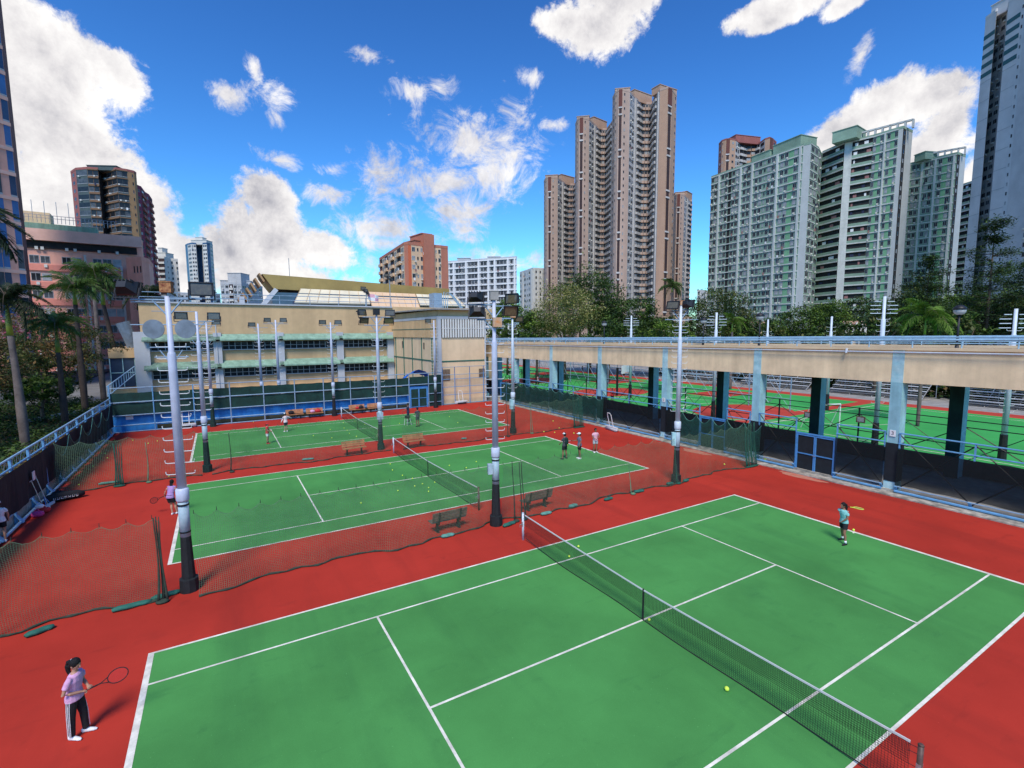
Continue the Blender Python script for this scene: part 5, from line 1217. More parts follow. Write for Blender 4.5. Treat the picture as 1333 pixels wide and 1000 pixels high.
# pink building
def pink():
    zt = 30.0; S = lambda px, y: Z(px, y, zt)
    A = Z(-60, 295.5, zt); Bc = Z(156, 312.5, zt)
    pts = [A, Bc]
    e, L_ = edge(A, Bc); Nn = e[2]; U = e[1]; c = Vector((Bc[0], Bc[1], 0))-Nn*4
    for k in range(1, 7): a = k/6*PI*.45; p = c+Nn*4*math.cos(a)+U*4*math.sin(a); pts.append((p.x, p.y))
    pts.append((Vector((pts[-1][0], pts[-1][1], 0))-Nn*1.5+U*.1)[:2])
    t, o0 = tower('pink_building', 'salmon pink office building with long window bands and a green railed roof, behind the palms', pts, zt, [('.wwW.wWw.ww.wWW', 'pinkw')]+[('', 'pinkw')]*6+[('', 'pinkl')], 8, {'fin': 'pinkl', 'roof': 'mint'}, seed=41, back=20, clutter=.5, cat='building', wh=.42, wwf=.9, panes=('glassd', 'glassm', 'glassm', 'glassl'))
    g = MB(); g.eb(e, -3, L_+3, zt-3.1, zt-1.6, 0, .35); w = g.obj('dark_gallery', 'dark', t, origin=o0)
    g = MB(); g.eb(e, -3, L_+4, zt-1.5, zt+.9, 0, 1.2); g.obj('roof_band', 'pinkl', t, origin=o0)
    g = MB()
    for f in range(7): g.eb(e, -3, L_, 3.7*f+.0, 3.7*f+1.3, 0, .3)
    g.obj('spandrel_band', mat('pink_strong', (.74, .26, .19), .85, .06, .8, big=.12, streak=.5), t, origin=o0)
    g = MB(); g.eb(e, L_-6.6, L_-6.2, 0, zt-4, .3, .7); g.eb(e, L_-.3, L_+.1, 0, zt-6, .3, .6); g.obj('down_pipe', 'offwhite', t, origin=o0)
    g = MB(); g.eb(e, 2, L_-4, zt+.9, zt+2.4, -4, -1); g.obj('roof_house', 'mint', t, origin=o0)
    g = MB(); g.eb(e, L_-26, L_-12, zt+2.4, zt+5.0, -7, -2.5); g.eb(e, L_-24, L_-18, zt+5, zt+6.2, -7, -3); g.obj('roof_room', 'cream', t, origin=o0)
    g = MB()
    for k in range(40): p = e[0]+U*(L_*k/40)+Vector((0, 0, zt+2.4)); g.tube(p, p+Vector((0, 0, 1.6+(3.0 if k % 3 == 0 and k < 28 else 0))), .05, n=4)
    for z in (1.0, 1.6): g.tube(e[0]+Vector((0, 0, zt+2.4+z)), e[0]+U*L_+Vector((0, 0, zt+2.4+z)), .05, n=4)
    g.obj('roof_rail', 'steel', t, origin=o0)
    # lower rounded wing to the right
    zl = 18.5; a = Z(176, 353, zl+3); P2 = [X2(172, 108), X2(192, 107), X2(201, 110), X2(206, 118)]
    t2, o2 = tower('pink_wing', 'lower pink wing with a row of tiny windows right of the pink building', P2, (CAM+ray(190, 342)*108).z, [('..sss', 'pinkw'), ('', 'pinkw'), ('', 'pinkl')], 6, {}, seed=42, back=12, clutter=.1, cat='building')
pink()
# glass tower at the left edge
zt = 95
a0, a1, a2 = X2(-120, 62, 340), X2(32, 74, 340), X2(37, 84, 340)
t, o0 = tower('glass_tower', 'tall blue glass tower with pink frame at the left edge', [a0, a1, a2], zt, [('WWwW|WWwW|Ww.w', 'pinkw'), ('', 'maroon')], 27, {'fin': 'pinkw', 'slab': 'pinkl', 'roof': 'concrete'}, seed=43, back=24, clutter=0, win='p', panes=('glassb', 'glassb', 'glassn', 'glassb', 'glassm'), slab={0: (.5, .12)}, wh=.86, wwf=.86)

# pavilions behind the walkway
for (pa, pb, dep, ya, lb) in ((957, 990, 95, 419, 'small pink roofed pavilion left, behind the railings'), (1096, 1146, 85, 418, 'pink flat roofed pavilion behind the railings, left of the tall white pole')):
    p, q = X2(pa, dep), X2(pb, dep); z = (CAM+ray((pa+pb)/2, ya)*dep).z; e, L_ = edge(p, q); o0 = (p[0], p[1], 0); t = thing('pavilion', lb, 'pavilion', o0)
    g = MB(); g.eb(e, -.5, L_+.5, z-.9, z, -5, .5); g.obj('roof', 'pinkl', t, origin=o0); g = MB()
    for k in range(4): g.eb(e, L_*k/3-.25, L_*k/3+.25, 0, z-.9, -.5, 0)
    g.obj('pillar', 'cream', t, origin=o0); g = MB(); g.eb(e, 0, L_, 0, z-1, -5, -4.6); g.obj('rear_wall', 'cream', t, origin=o0)
t = thing('canopy_truss', 'white triangular truss canopy in front of the pink pavilion', 'canopy', X2(1100, 78)+(0,)); p, q = Vector(X2(1094, 78)+(8.4,)), Vector(X2(1127, 78)+(8.6,)); g = MB()
g.tube(p, q, .12); n = 4
for k in range(n): a = p.lerp(q, k/n); b = p.lerp(q, (k+1)/n); m_ = (a+b)/2; g.tube(a-Vector((0, 0, 1.2)), m_+Vector((0, 0, .9)), .1, n=4); g.tube(b-Vector((0, 0, 1.2)), m_+Vector((0, 0, .9)), .1, n=4); g.tube(b-Vector((0, 0, 8)), b, .1, n=4)
g.obj('truss', 'white', t, origin=tuple(t.location))

# ------------------------------------------------------------------ trees
def crown_mesh(rad, seed, mats, wts, nclump=60, leaves=60, leaf=.28, shape='round', gap=.25):
    rnd = random.Random(seed); g = MB(); rx, ry, rz = rad
    for _ in range(nclump):
        while True:
            d = Vector((rnd.uniform(-1, 1), rnd.uniform(-1, 1), rnd.uniform(-1, 1)))
            if .15 < d.length < 1: break
        d = d.normalized()*(d.length**.45)
        if shape == 'flat': d.z *= .8
        if d.z < -.55: d.z *= .6
        n_ = noise.noise(d*1.6+Vector((seed, 0, 0)))
        d = d*(1+n_*.45); c = Vector((d.x*rx, d.y*ry, d.z*rz)); cr = rnd.uniform(.16, .30)*min(rx, rz)
        mi = rnd.choices(range(len(mats)), wts)[0]
        for _ in range(leaves):
            o = Vector((rnd.gauss(0, 1), rnd.gauss(0, 1), rnd.gauss(0, .7)))*cr*.62; p = c+o
            a = Vector((rnd.uniform(-1, 1), rnd.uniform(-1, 1), rnd.uniform(-.9, .5))).normalized(); b = a.cross(Vector((rnd.uniform(-.6, .6), rnd.uniform(-.6, .6), 1))).normalized()
            s = leaf*rnd.uniform(.6, 1.3); mm = mi if rnd.random() < .75 else rnd.choices(range(len(mats)), wts)[0]
            g.quad(p-a*s, p-b*s*.45, p+a*s, p+b*s*.45, mm)
    return g
def tree(name, label, x, y, zc, rad, seed, mats, wts, z0=0.0, trunk=.25, nclump=60, leaves=55, leaf=.28, group='trees beyond the walkway', lean=(0, 0)):
    t = thing(name, label, 'tree', (x, y, z0), 0, group); g = crown_mesh(rad, seed, mats, wts, nclump, leaves, leaf); zc -= z0
    g.obj('crown', mats, t).location = (lean[0], lean[1], zc)
    rnd = random.Random(seed+5); g = MB(); top = Vector((lean[0], lean[1], zc)); b = [Vector((0, 0, -.2)), Vector((lean[0]*.3+rnd.uniform(-.2, .2), lean[1]*.3, zc*.35)), Vector((lean[0]*.7, lean[1]*.7+rnd.uniform(-.2, .2), zc*.7)), top]
    g.loft([(b[0], trunk*1.3), (b[1], trunk), (b[2], trunk*.7), (b[3], trunk*.3)], 8)
    for _ in range(7):
        s = b[1].lerp(b[3], rnd.uniform(.1, .9)); e_ = top+Vector((rnd.uniform(-.7, .7)*rad[0], rnd.uniform(-.7, .7)*rad[1], rnd.uniform(-.5, .5)*rad[2])); m_ = s.lerp(e_, .5)+Vector((0, 0, -.1*rad[2]))
        g.loft([(s, trunk*.5), (m_, trunk*.3), (e_, trunk*.1)], 5)
    g.obj('trunk', 'bark', t, True); return t
def tpx(name, label, px, ytop, ybot, wpx, dep, seed, mats, wts, **k):
    """crown spanning wpx picture columns, from ytop down to ybot, at the given distance"""
    c = atd(px, (ytop+ybot)/2, dep); s = dep/FPX; return tree(name, label, c.x, c.y, c.z, (wpx*s/2, wpx*s/2*.9, (ybot-ytop)*s/2), seed, mats, wts, trunk=max(.2, wpx*s*.025), **k)
DK = ['leaf_dark', 'leaf_mid', 'leaf_olive']; BR = ['leaf_mid', 'leaf_bright', 'leaf_dark']; YE = ['leaf_yellow', 'leaf_olive', 'leaf_mid', 'flower_pale']
RT = [
 ('leafy_tree', 'small bright green tree just right of the annexe, behind lamp poles', 668, 405, 450, 60, 75, BR, (3, 4, 2), 60, .24),
 ('leafy_tree', 'bright green bush like tree under the slim lamp pole top', 660, 392, 425, 40, 95, BR, (3, 4, 1), 40, .28),
 ('flowering_tree', 'rounded tree covered in pale yellow flowers, left of the tall beige tower', 735, 376, 447, 98, 84, YE, (6, 4, 3, 2), 150, .22),
 ('leafy_tree', 'grey green tree at the lower left of the yellow flowering tree', 700, 408, 452, 62, 78, ['leaf_olive', 'leaf_mid', 'leaf_yellow'], (4, 3, 1), 70, .22),
 ('dense_tree', 'high dark tree rising behind the yellow flowering tree', 768, 358, 440, 92, 98, DK, (5, 3, 1), 130, .32),
 ('dense_tree', 'dark spreading tree in front of the tallest beige tower', 812, 384, 448, 84, 92, DK, (5, 3, 0), 120, .32),
 ('dense_tree', 'dark green tree filling the gap below the pink podium', 855, 414, 450, 70, 88, DK, (5, 4, 0), 80, .28),
 ('leafy_tree', 'bright olive bush tree just left of the right lamp pole crossarm', 872, 420, 450, 68, 66, BR, (3, 3, 1), 70, .2),
 ('dense_tree', 'large round grey green tree under the left corner of the green estate', 935, 381, 450, 96, 84, ['leaf_dark', 'leaf_olive', 'leaf_mid'], (5, 4, 2), 170, .24),
 ('leafy_tree', 'small tree in front of the left pavilion', 985, 414, 450, 54, 78, BR, (4, 2, 2), 50, .22),
 ('leafy_tree', 'mid green tree in front of the wide gridded block', 1045, 400, 450, 80, 80, BR, (5, 2, 3), 110, .24),
 ('leafy_tree', 'green tree left of the pink flat roofed pavilion', 1080, 396, 448, 56, 76, BR, (5, 3, 2), 80, .24),
 ('dense_tree', 'dark green tree behind the white truss canopy', 1118, 392, 430, 62, 96, DK, (3, 4, 2), 70, .28),
 ('dense_tree', 'tall feathery dark tree left of centre of the tall trees on the right', 1185, 372, 452, 62, 70, DK, (5, 3, 1), 110, .2),
 ('dense_tree', 'dark green tree between the feathery tree and the globe lamp', 1222, 396, 452, 64, 66, DK, (4, 4, 0), 100, .2),
 ('leafy_tree', 'bright green tree in front of the dark green estate block', 1228, 388, 432, 48, 80, BR, (3, 4, 1), 60, .24),
 ('dense_tree', 'dense dark tree below the grey tower, behind the palm', 1275, 385, 450, 86, 72, DK, (4, 5, 0), 130, .24),
 ('dense_tree', 'big dark tree in front of the foot of the grey tower', 1300, 348, 450, 84, 88, DK, (6, 3, 0), 120, .26),
 ('dense_tree', 'dark tree covering the foot of the darkest green block', 1205, 366, 450, 74, 92, DK, (6, 3, 1), 110, .26),
 ('leafy_tree', 'mid green tree at the right edge beyond the railings', 1325, 380, 450, 70, 66, ['leaf_mid', 'leaf_dark', 'leaf_olive'], (4, 4, 2), 110, .22),
 ('dense_tree', 'low dark shrub tree between the bright bush and the flowering tree', 792, 418, 452, 70, 80, DK, (4, 3, 0), 60, .25),
 ('dense_tree', 'low dark tree behind the pavilion and the tall white pole', 1150, 402, 452, 50, 84, DK, (4, 3, 0), 70, .25)]
for i, (nm, lb, px, yt, yb_, w, dep, ms, wt, nc, lf) in enumerate(RT): tpx(nm, lb, px, yt, yb_, w, dep, 100+i, ms, wt, nclump=int(nc*1.5), leaf=lf*.8, leaves=60)
# layered tall trees (tiers of sparse branches)
def tier_tree(label, px, ytop, dep, tiers, seed, m):
    rnd = random.Random(seed); c = atd(px, 433, dep); s = dep/FPX; zt = atd(px, ytop, dep).z; t = thing('tiered_tree', label, 'tree', (c.x, c.y, 0), 0, 'trees beyond the walkway')
    g = MB(); g.loft([((0, 0, 0), .28), ((.1, 0, zt*.5), .18), ((0, 0, zt), .04)], 7); lf = MB()
    for k in range(tiers):
        f = k/(tiers-1); z = zt*.45+(zt*.55)*f; rr_ = (1-f)*3.6+1.0+.8*math.sin(k*2.1)
        for q in range(9):
            a = q*2*PI/9+k*.7+rnd.uniform(-.2, .2); L_ = rr_*rnd.uniform(.55, 1.15); d = Vector((math.cos(a), math.sin(a), .12)); p0 = Vector((0, 0, z+rnd.uniform(-.7, .7))); p1 = p0+d*L_; g.tube(p0, p1, .05, .015, 4)
            for _ in range(3):
                cc = p0.lerp(p1, rnd.uniform(.55, 1.05))
                for _ in range(46):
                    p = cc+Vector((rnd.gauss(0, .5), rnd.gauss(0, .5), rnd.gauss(0, .28))); a_ = Vector((rnd.uniform(-1, 1), rnd.uniform(-1, 1), rnd.uniform(-.3, .3))).normalized()*.19; b_ = a_.cross(Vector((0, rnd.uniform(-.5, .5), 1))).normalized()*.08; lf.quad(p-a_, p-b_, p+a_, p+b_, rnd.choice((0, 0, 1)))
    g.obj('trunk', 'bark', t, True); lf.obj('crown', m, t)
tier_tree('tallest tiered dark tree with open branches in front of the right grey tower', 1283, 297, 66, 7, 5, ['leaf_dark', 'leaf_mid'])
tier_tree('slim tiered tree in front of the grey end walls, left of the tallest one', 1203, 343, 70, 6, 6, ['leaf_dark', 'leaf_mid'])
tier_tree('dark tiered tree top cut by the right edge of the picture', 1336, 352, 60, 6, 7, ['leaf_dark', 'leaf_dark'])
# left garden trees
LT = [((-26.5, 40, 6.2), (4.6, 5, 2.9), ['leaf_brown', 'leaf_olive', 'leaf_dark'], (4, 4, 2), 'broad reddish brown leaved tree behind the second palm'),
      ((-29, 30, 6.0), (4.5, 4.5, 2.8), ['leaf_dark', 'leaf_mid', 'leaf_brown'], (4, 3, 2), 'dark tree at the left edge behind the nearest palm trunk'),
      ((-31, 44, 8.3), (5, 5, 2.4), ['leaf_brown', 'flower_pink', 'leaf_olive'], (5, 2, 3), 'tree with pink blossom between the glass tower and the pink building'),
      ((-23.5, 56, 6.8), (4, 5, 2.8), ['leaf_olive', 'leaf_brown', 'leaf_dark'], (4, 2, 2), 'olive tree filling the gap left of the low wing'),
      ((-27, 66, 8.2), (5, 5, 3.0), ['leaf_brown', 'leaf_olive', 'flower_pink'], (4, 4, 1), 'brownish tree far down the garden below the pink building'),
      ((-25, 33.5, 3.4), (2.4, 2.6, 1.0), ['leaf_bright', 'leaf_mid'], (3, 3), 'low bright green shrub tree right of the nearest palm trunk'),
      ((-29.5, 24, 3.4), (3, 4, 1.6), ['leaf_dark', 'leaf_mid'], (4, 2), 'dark low tree at the left edge above the fence'),
      ((-28, 52, 4.6), (4.5, 6, 2.6), ['leaf_dark', 'leaf_olive', 'leaf_mid'], (5, 3, 1), 'dark green tree closing the gap behind the third palm'),
      ((-30, 36, 3.6), (3.5, 5, 2.2), ['leaf_dark', 'leaf_dark', 'leaf_mid'], (5, 3, 2), 'dark shrubby tree low behind the nearest palm trunk'),
      ((-26, 61, 3.8), (3.5, 5, 2.2), ['leaf_dark', 'leaf_olive', 'leaf_mid'], (5, 3, 1), 'dark shrubby tree low beside the fifth palm trunk'),
      ((-23, 47, 3.6), (2.2, 3, 1.1), ['leaf_bright', 'leaf_mid', 'leaf_dark'], (2, 3, 2), 'green shrub between the third and fourth palm trunks')]
for i, (c, r_, ms, wt, lb) in enumerate(LT): tree('garden_tree', lb, c[0], c[1], c[2], r_, 200+i, ms, wt, z0=.6, trunk=.14, nclump=int(85*r_[0]/3), leaves=55, leaf=.16, group='trees in the left garden')
# palms
def frond_mesh(L_, seed, m, droop=1.0):
    rnd = random.Random(seed); g = MB(); n = 18; pts = []
    for k in range(n+1):
        u = k/n; pts.append(Vector((L_*(u*.90-.16*u*u*droop), 0, L_*(.46*u-.80*u*u*droop))))
    g.loft([(p, .016*(1-k/n)+.003) for k, p in enumerate(pts)], 4, 1)
    for k in range(2, n+1):
        for q in range(3):
            f = min(n-.01, k-1+q/3); i = int(f); p = pts[i].lerp(pts[min(i+1, n)], f-i); u = f/n; ll = L_*.24*math.sin(PI*min(1, u*.84+.12))**.6
            for s in (-1, 1):
                d = Vector((.30+.55*u, s*1.0, rnd.uniform(-.75, .35))).normalized()*ll*rnd.uniform(.8, 1.1); e_ = p+d*.5; tip = p+d+Vector((0, 0, -ll*.45)); w = Vector((.0085, 0, 0))
                g.quad(p-w, p+w, e_+w*1.2, e_-w*1.2); g.quad(e_-w*1.2, e_+w*1.2, tip+w*.2, tip-w*.2)
    return g.mesh('frond', [m, 'bark'])
FR = {m: [frond_mesh(1.0, s, m, d) for s, d in ((1, .8), (2, 1.1), (3, 1.4))] for m in ('palm_leaf', 'palm_leaf_dark', 'palm_leaf_bright')}
def palm(label, x, y, zc, L_, seed, m='palm_leaf', z0=.6, n=20, tr=.2, bark='palmbark', cs=1.5, lean=(0, 0), grp='palms in the left garden', cshaft='cshaft'):
    rnd = random.Random(seed); t = thing('palm_tree', label, 'palm tree', (x, y, z0), 0, grp); H = zc-z0; g = MB(); zs = H-cs; rings = []
    for k in range(13): u = k/12; rings.append(((lean[0]*u*u, lean[1]*u*u, -.2+(zs+.2)*u), tr*(1.35-.5*u+.25*math.exp(-((u-.35)/.2)**2))*(1+.02*(k % 2))))
    g.loft(rings, 12); g.obj('trunk', bark, t, True)
    g = MB(); lx, ly = lean; g.loft([((lx, ly, zs-.05), tr*.95), ((lx, ly, zs+cs*.3), tr*.85), ((lx, ly, zs+cs*.75), tr*.5), ((lx, ly, H+.1), tr*.25)], 10); g.obj('crownshaft', cshaft, t, True)
    for k in range(n):
        a = k*2.39996+rnd.uniform(-.2, .2); el = [-.15, .2, .5, .85, 1.15][k % 5]+rnd.uniform(-.1, .1); me = FR[m][k % 3]; s = L_*rnd.uniform(.85, 1.1)
        link('frond', me, t, (lx, ly, H-.05), (0, -el+.25, a), (s, s, s))
    return t
palm('nearest palm with a thick pale trunk and yellow neck at the far left', -21.2, 34.5, 10.5, 2.7, 1, 'palm_leaf_dark', lean=(-.1, -.2), tr=.19, cs=2.3, cshaft='cshaft')
palm('second palm from the left, shorter with a green neck and dark trunk', -21.3, 45.0, 9.0, 2.5, 2, 'palm_leaf', tr=.18, bark='palmbarkd', cs=2.2)
palm('third palm from the left with a leaning dark brown trunk', -21.3, 52.5, 12.6, 2.8, 3, 'palm_leaf', tr=.20, bark='palmbarkd', cs=1.5)
palm('fourth palm with a pale slender trunk in the middle of the row', -21.2, 61.0, 15.0, 3.2, 4, 'palm_leaf', tr=.20, bark='palmbark', cs=2.8)
palm('fifth palm with a dark trunk beside the low wing', -20.6, 67.0, 14.2, 3.3, 5, 'palm_leaf_dark', tr=.24, bark='palmbarkd', cs=2.4, lean=(-.8, 0))
palm('palm whose crown pokes out behind the biggest lamp pole head', -17.6, 74.0, 13.6, 3.6, 6, 'palm_leaf_dark', tr=.22, bark='palmbarkd')
p = atd(-62, 285, 34); palm('palm mostly outside the left edge, only its frond tips showing over the glass tower', p.x, p.y, p.z, 4.6, 7, 'palm_leaf_dark', tr=.26)
palm('bright green young palm in front of the trees beside the right globe lamp', 41, 8.6, 9.3, 2.9, 8, 'palm_leaf_bright', z0=0, tr=.10, bark='palmbark', n=16, grp='palms beyond the walkway')
palm('small palm tuft beside the round green tree in front of the gridded block', 52, 34.5, 9.6, 2.6, 9, 'palm_leaf_bright', z0=0, tr=.16, n=14, grp='palms beyond the walkway')
p = atd(875, 372, 120); palm('lone palm standing high in front of the narrow beige tower', p.x, p.y, p.z, 4.2, 10, 'palm_leaf', z0=0, tr=.22, n=14, grp='palms beyond the walkway')
# hedge masses seen below the beam beyond the pitch
g = crown_mesh((1, 1, 1), 55, DK, (5, 3, 1), 5, 5)
g = MB(); rr = random.Random(77)
for _ in range(16000):
    y = rr.uniform(-30, 60); x = 66+rr.gauss(0, 1.2); z = abs(rr.gauss(0, 1))*1.6*(1+.5*noise.noise(Vector((y*.2, 0, 0)))); p = Vector((x, y, z)); a = Vector((rr.uniform(-1, 1), rr.uniform(-1, 1), rr.uniform(-.6, .6))).normalized()*.34; b = a.cross(Vector((0, .3, 1))).normalized()*.2
    g.quad(p-a, p-b, p+a, p+b, rr.choice((0, 0, 0, 1, 2)))
tag(g.obj('hedge_bank', ['leaf_dark', 'leaf_mid', 'leaf_brown']), 'dark hedge and undergrowth behind the bleachers beyond the pitch', 'hedge', kind='stuff')
for k in range(9):
    y = -9+k*7.3; tree('street_tree', 'dark trunked street tree standing on the paving beyond the pitch', 60.5+(k % 2)*3, y, 7.6, (2.6, 2.6, 1.9), 300+k, DK, (4, 3, 1), trunk=.24, nclump=34, leaves=40, leaf=.3, group='street trees beyond the pitch')
# parked cars and a low wall on the road at left
def car(x, y, rz, label, m='carw'):
    t = thing('parked_car', label, 'car', (x, y, .35), rz); g = MB()
    prof = [(-2.2, .35), (-2.25, .8), (-1.9, .95), (-1.3, 1.0), (-.7, 1.5), (.9, 1.55), (1.7, 1.0), (2.2, .9), (2.25, .4)]
    for s, n_ in ((-1, 1), (1, -1)): g.poly([(a, s*.85*(1 if b < 1.2 else .82), b) for a, b in prof][::n_])
    for (a, b), (c, d) in zip(prof, prof[1:]+prof[:1]): fa = .85*(1 if b < 1.2 else .82); fc = .85*(1 if d < 1.2 else .82); g.quad((a, -fa, b), (c, -fc, d), (c, fc, d), (a, fa, b))
    g.obj('body', m, t); g = MB(); g.box(-1.0, 1.2, -.80, .80, 1.08, 1.42); g.obox((1.32, 0, 1.25), (.27, 0, -.2), (0, .66, 0), (.02, 0, .03)); g.obox((-1.02, 0, 1.25), (.2, 0, .17), (0, .66, 0), (-.02, 0, .03)); g.obj('window', 'glassd', t)
    for sx in (-1.4, 1.4):
        for s in (-1, 1): g = MB(); g.tube((sx, s*.74, .33), (sx, s*.90, .33), .33, n=14); w = g.obj('wheel', 'tyre', t); g = MB(); g.tube((sx, s*.89, .33), (sx, s*.92, .33), .18, n=10); g.obj('rim', 'steel', w)
car(-33.5, 37, 1.4, 'white parked car half hidden behind the left garden'); car(-33, 46, 1.5, 'white parked car further along the road behind the palms'); car(-34, 62, 1.6, 'white van like car far along the road near the low wing'); car(-33.2, 54, 1.5, 'blue parked car between two white ones behind the garden', 'bluewall')
g = MB(); e, L_ = edge((-24.8, 47), (-19.2, 56)); g.eb(e, 0, L_, .3, 1.0, -.3, 0); o = g.obj('planter_wall', 'offwhite'); tag(o, 'low white sloping wall behind the fence corner, beside the palm trunks', 'wall')

# ------------------------------------------------------------------ people
def remesh(mb, vox, name, mt, parent, sm=2):
    me = mb.mesh('tmp', [mt]); o = bpy.data.objects.new('tmp', me); COL.objects.link(o)
    r_ = o.modifiers.new('r', 'REMESH'); r_.mode = 'VOXEL'; r_.voxel_size = vox; r_.use_smooth_shade = True
    s_ = o.modifiers.new('s', 'SMOOTH'); s_.factor = .5; s_.iterations = sm
    dg = bpy.context.evaluated_depsgraph_get(); ev = o.evaluated_get(dg); out = bpy.data.meshes.new_from_object(ev); out.name = name
    bpy.data.objects.remove(o); out.materials.clear(); out.materials.append(M[mt]); out.polygons.foreach_set('use_smooth', [True]*len(out.polygons)); return link(name, out, parent)
V = Vector
def person(label, x, y, rz, H=1.65, skin='skin', top='pink', bottom='black', long_pants=False, sleeves='short', shoes='wht', cap=None, hair='pony', arms=None, legs=None, lean=0.0, twist=0.0, stripe=False, vox=.012, pack=None, fingers=True, socks=None, z=0, cat='person', headturn=0.0, nod=0.0):
    """local frame: faces +Y, x to its right, 1.65 m nominal"""
    t = thing('person', label, cat, (x, y, z), rz); k = H/1.65; t.scale = (k, k, k)
    ar = arms or {}; lg = legs or {}
    hipL, hipR = V((-.09, 0, .86)), V((.09, 0, .86))
    off = V((0, math.sin(lean)*.5, 0))
    pel = V((0, 0, .90)); wst = V((0, off.y*.3, 1.04)); chs = V((0, off.y*.75, 1.24)); nb = V((0, off.y, 1.40)); hd = V((0, off.y*1.15+.02, 1.55))
    ct, st = math.cos(twist), math.sin(twist); sh = {-1: nb+V((-.158*ct, -.158*st, -.068)), 1: nb+V((.158*ct, .158*st, -.068))}
    elb = {s: V(ar.get(('e', s), (s*.24, off.y*.6, 1.10))) for s in (-1, 1)}; wri = {s: V(ar.get(('w', s), (s*.25, .10, .87))) for s in (-1, 1)}
    kn = {s: V(lg.get(('k', s), (s*.10, .02, .47))) for s in (-1, 1)}; an = {s: V(lg.get(('a', s), (s*.10, -.01, .08))) for s in (-1, 1)}; toe = {s: V(lg.get(('t', s), tuple(an[s]+V((s*.02, .15, -.045))))) for s in (-1, 1)}
    X = V((1, 0, 0)); b = MB()
    b.loft([(pel-V((0, 0, .06)), .125, .09), (pel, .145, .10), (wst, .115, .08), (chs, .145, .095), (nb-V((0, 0, .05)), .12, .075), (nb, .06, .055)], 12, ref=X)
    b.loft([(nb-V((0, 0, .03)), .055), (nb+V((0, .01, .05)), .045), (hd-V((0, 0, .05)), .045)], 10)
    fr = Matrix.Rotation(headturn, 3, 'Z') @ Matrix.Rotation(-nod, 3, 'X')
    def hp(v): return hd+fr @ V(v)
    b.ell(hd, .074, .092, .112, 14, 10, rot=fr); b.ell(hp((0, .035, -.065)), .05, .05, .045, 10, 6)     # skull, jaw
    b.loft([(hp((0, .085, .015)), .010), (hp((0, .108, -.018)), .015), (hp((0, .09, -.03)), .012)], 6)   # nose
    for s in (-1, 1): b.ell(hp((s*.076, -.005, -.01)), .012, .022, .032, 6, 5)
    for s in (-1, 1):
        b.loft([(sh[s]-V((s*.06, 0, .035)), .038), (sh[s]-V((s*.01, 0, .016)), .042), (sh[s].lerp(elb[s], .5), .042), (elb[s], .034), (elb[s].lerp(wri[s], .35), .036), (wri[s], .022)], 10)
        b.loft([(V((s*.07, 0, .90)), .085), (V((s*.09, 0, .80)).lerp(kn[s], .1), .085), (V((s*.09, 0, .86)).lerp(kn[s], .55), .068), (kn[s], .050), (kn[s].lerp(an[s], .3)+V((0, -.015, 0)), .052), (kn[s].lerp(an[s], .8), .032), (an[s], .034)], 10)
        d = (wri[s]-elb[s]).normalized(); side = V(ar.get(('p', s), (-s, .2, 0))); side = (side-d*side.dot(d)).normalized(); nn = d.cross(side)
        palm_ = wri[s]+d*.045
        b.loft([(wri[s], .022, .018), (wri[s]+d*.03, .036, .015), (wri[s]+d*.075, .038, .014)], 8, ref=nn)
        curl = ar.get(('c', s), .5)
        for f in range(4):
            o_ = (f-1.5)*.0185; p0 = wri[s]+d*.07+nn*o_; ln_ = (.062, .072, .068, .052)[f]; d1 = (d*math.cos(curl)+side*math.sin(curl)); d2 = (d*math.cos(curl*2.2)+side*math.sin(curl*2.2)); b.loft([(p0, .0095), (p0+d1*ln_*.5, .0088), (p0+d1*ln_*.5+d2*ln_*.5, .0075)], 6)
        p0 = wri[s]+d*.025+nn*.03; b.loft([(p0, .012), (p0+(d*.6+nn*.6+side*.4).normalized()*.035, .010), (p0+(d*.6+nn*.5+side*.6).normalized()*.06, .008)], 6)
    body = remesh(b, vox*.6 if fingers else vox, 'body', skin, t, 1)
    # shirt
    g = MB(); hem = .86 if long_pants or top else .9
    g.loft([(V((0, 0, hem-.03)), .186, .138), (pel, .182, .134), (wst, .142, .105), (chs, .172, .118), (nb-V((0, 0, .055)), .145, .095), (nb-V((0, 0, .01)), .065, .062)], 14, ref=X)
    for s in (-1, 1):
        fs = {'short': .62, 'long': 1.0, 'none': .12}[sleeves]; en = sh[s].lerp(elb[s], fs); L2 = [(sh[s]-V((s*.07, 0, .035)), .050), (sh[s]+V((-s*.01, 0, -.012)), .054), (sh[s].lerp(en, .35)+V((s*.006, 0, -.01)), .058), (en, .060)]
        if sleeves == 'long': L2 += [(elb[s].lerp(wri[s], .5), .048), (wri[s], .036)]
        g.loft(L2, 10)
    remesh(g, vox, 'shirt', top, t, 2)
    # trousers or shorts
    g = MB(); g.loft([(V((0, 0, .99)), .150, .108), (V((0, 0, .90)), .162, .115), (V((0, 0, .80)), .15, .10)], 12, ref=X)
    for s in (-1, 1):
        up = V((s*.085, 0, .84)); md = up.lerp(kn[s], .5)
        if long_pants: g.loft([(up, .098), (md, .088), (kn[s], .070), (kn[s].lerp(an[s], .5), .062), (an[s]+V((0, 0, .02)), .058)], 10)
        else: g.loft([(up, .098), (md, .092), (up.lerp(kn[s], .62), .092)], 10)
    pt = remesh(g, vox, 'trousers' if long_pants else 'shorts', bottom, t, 2)
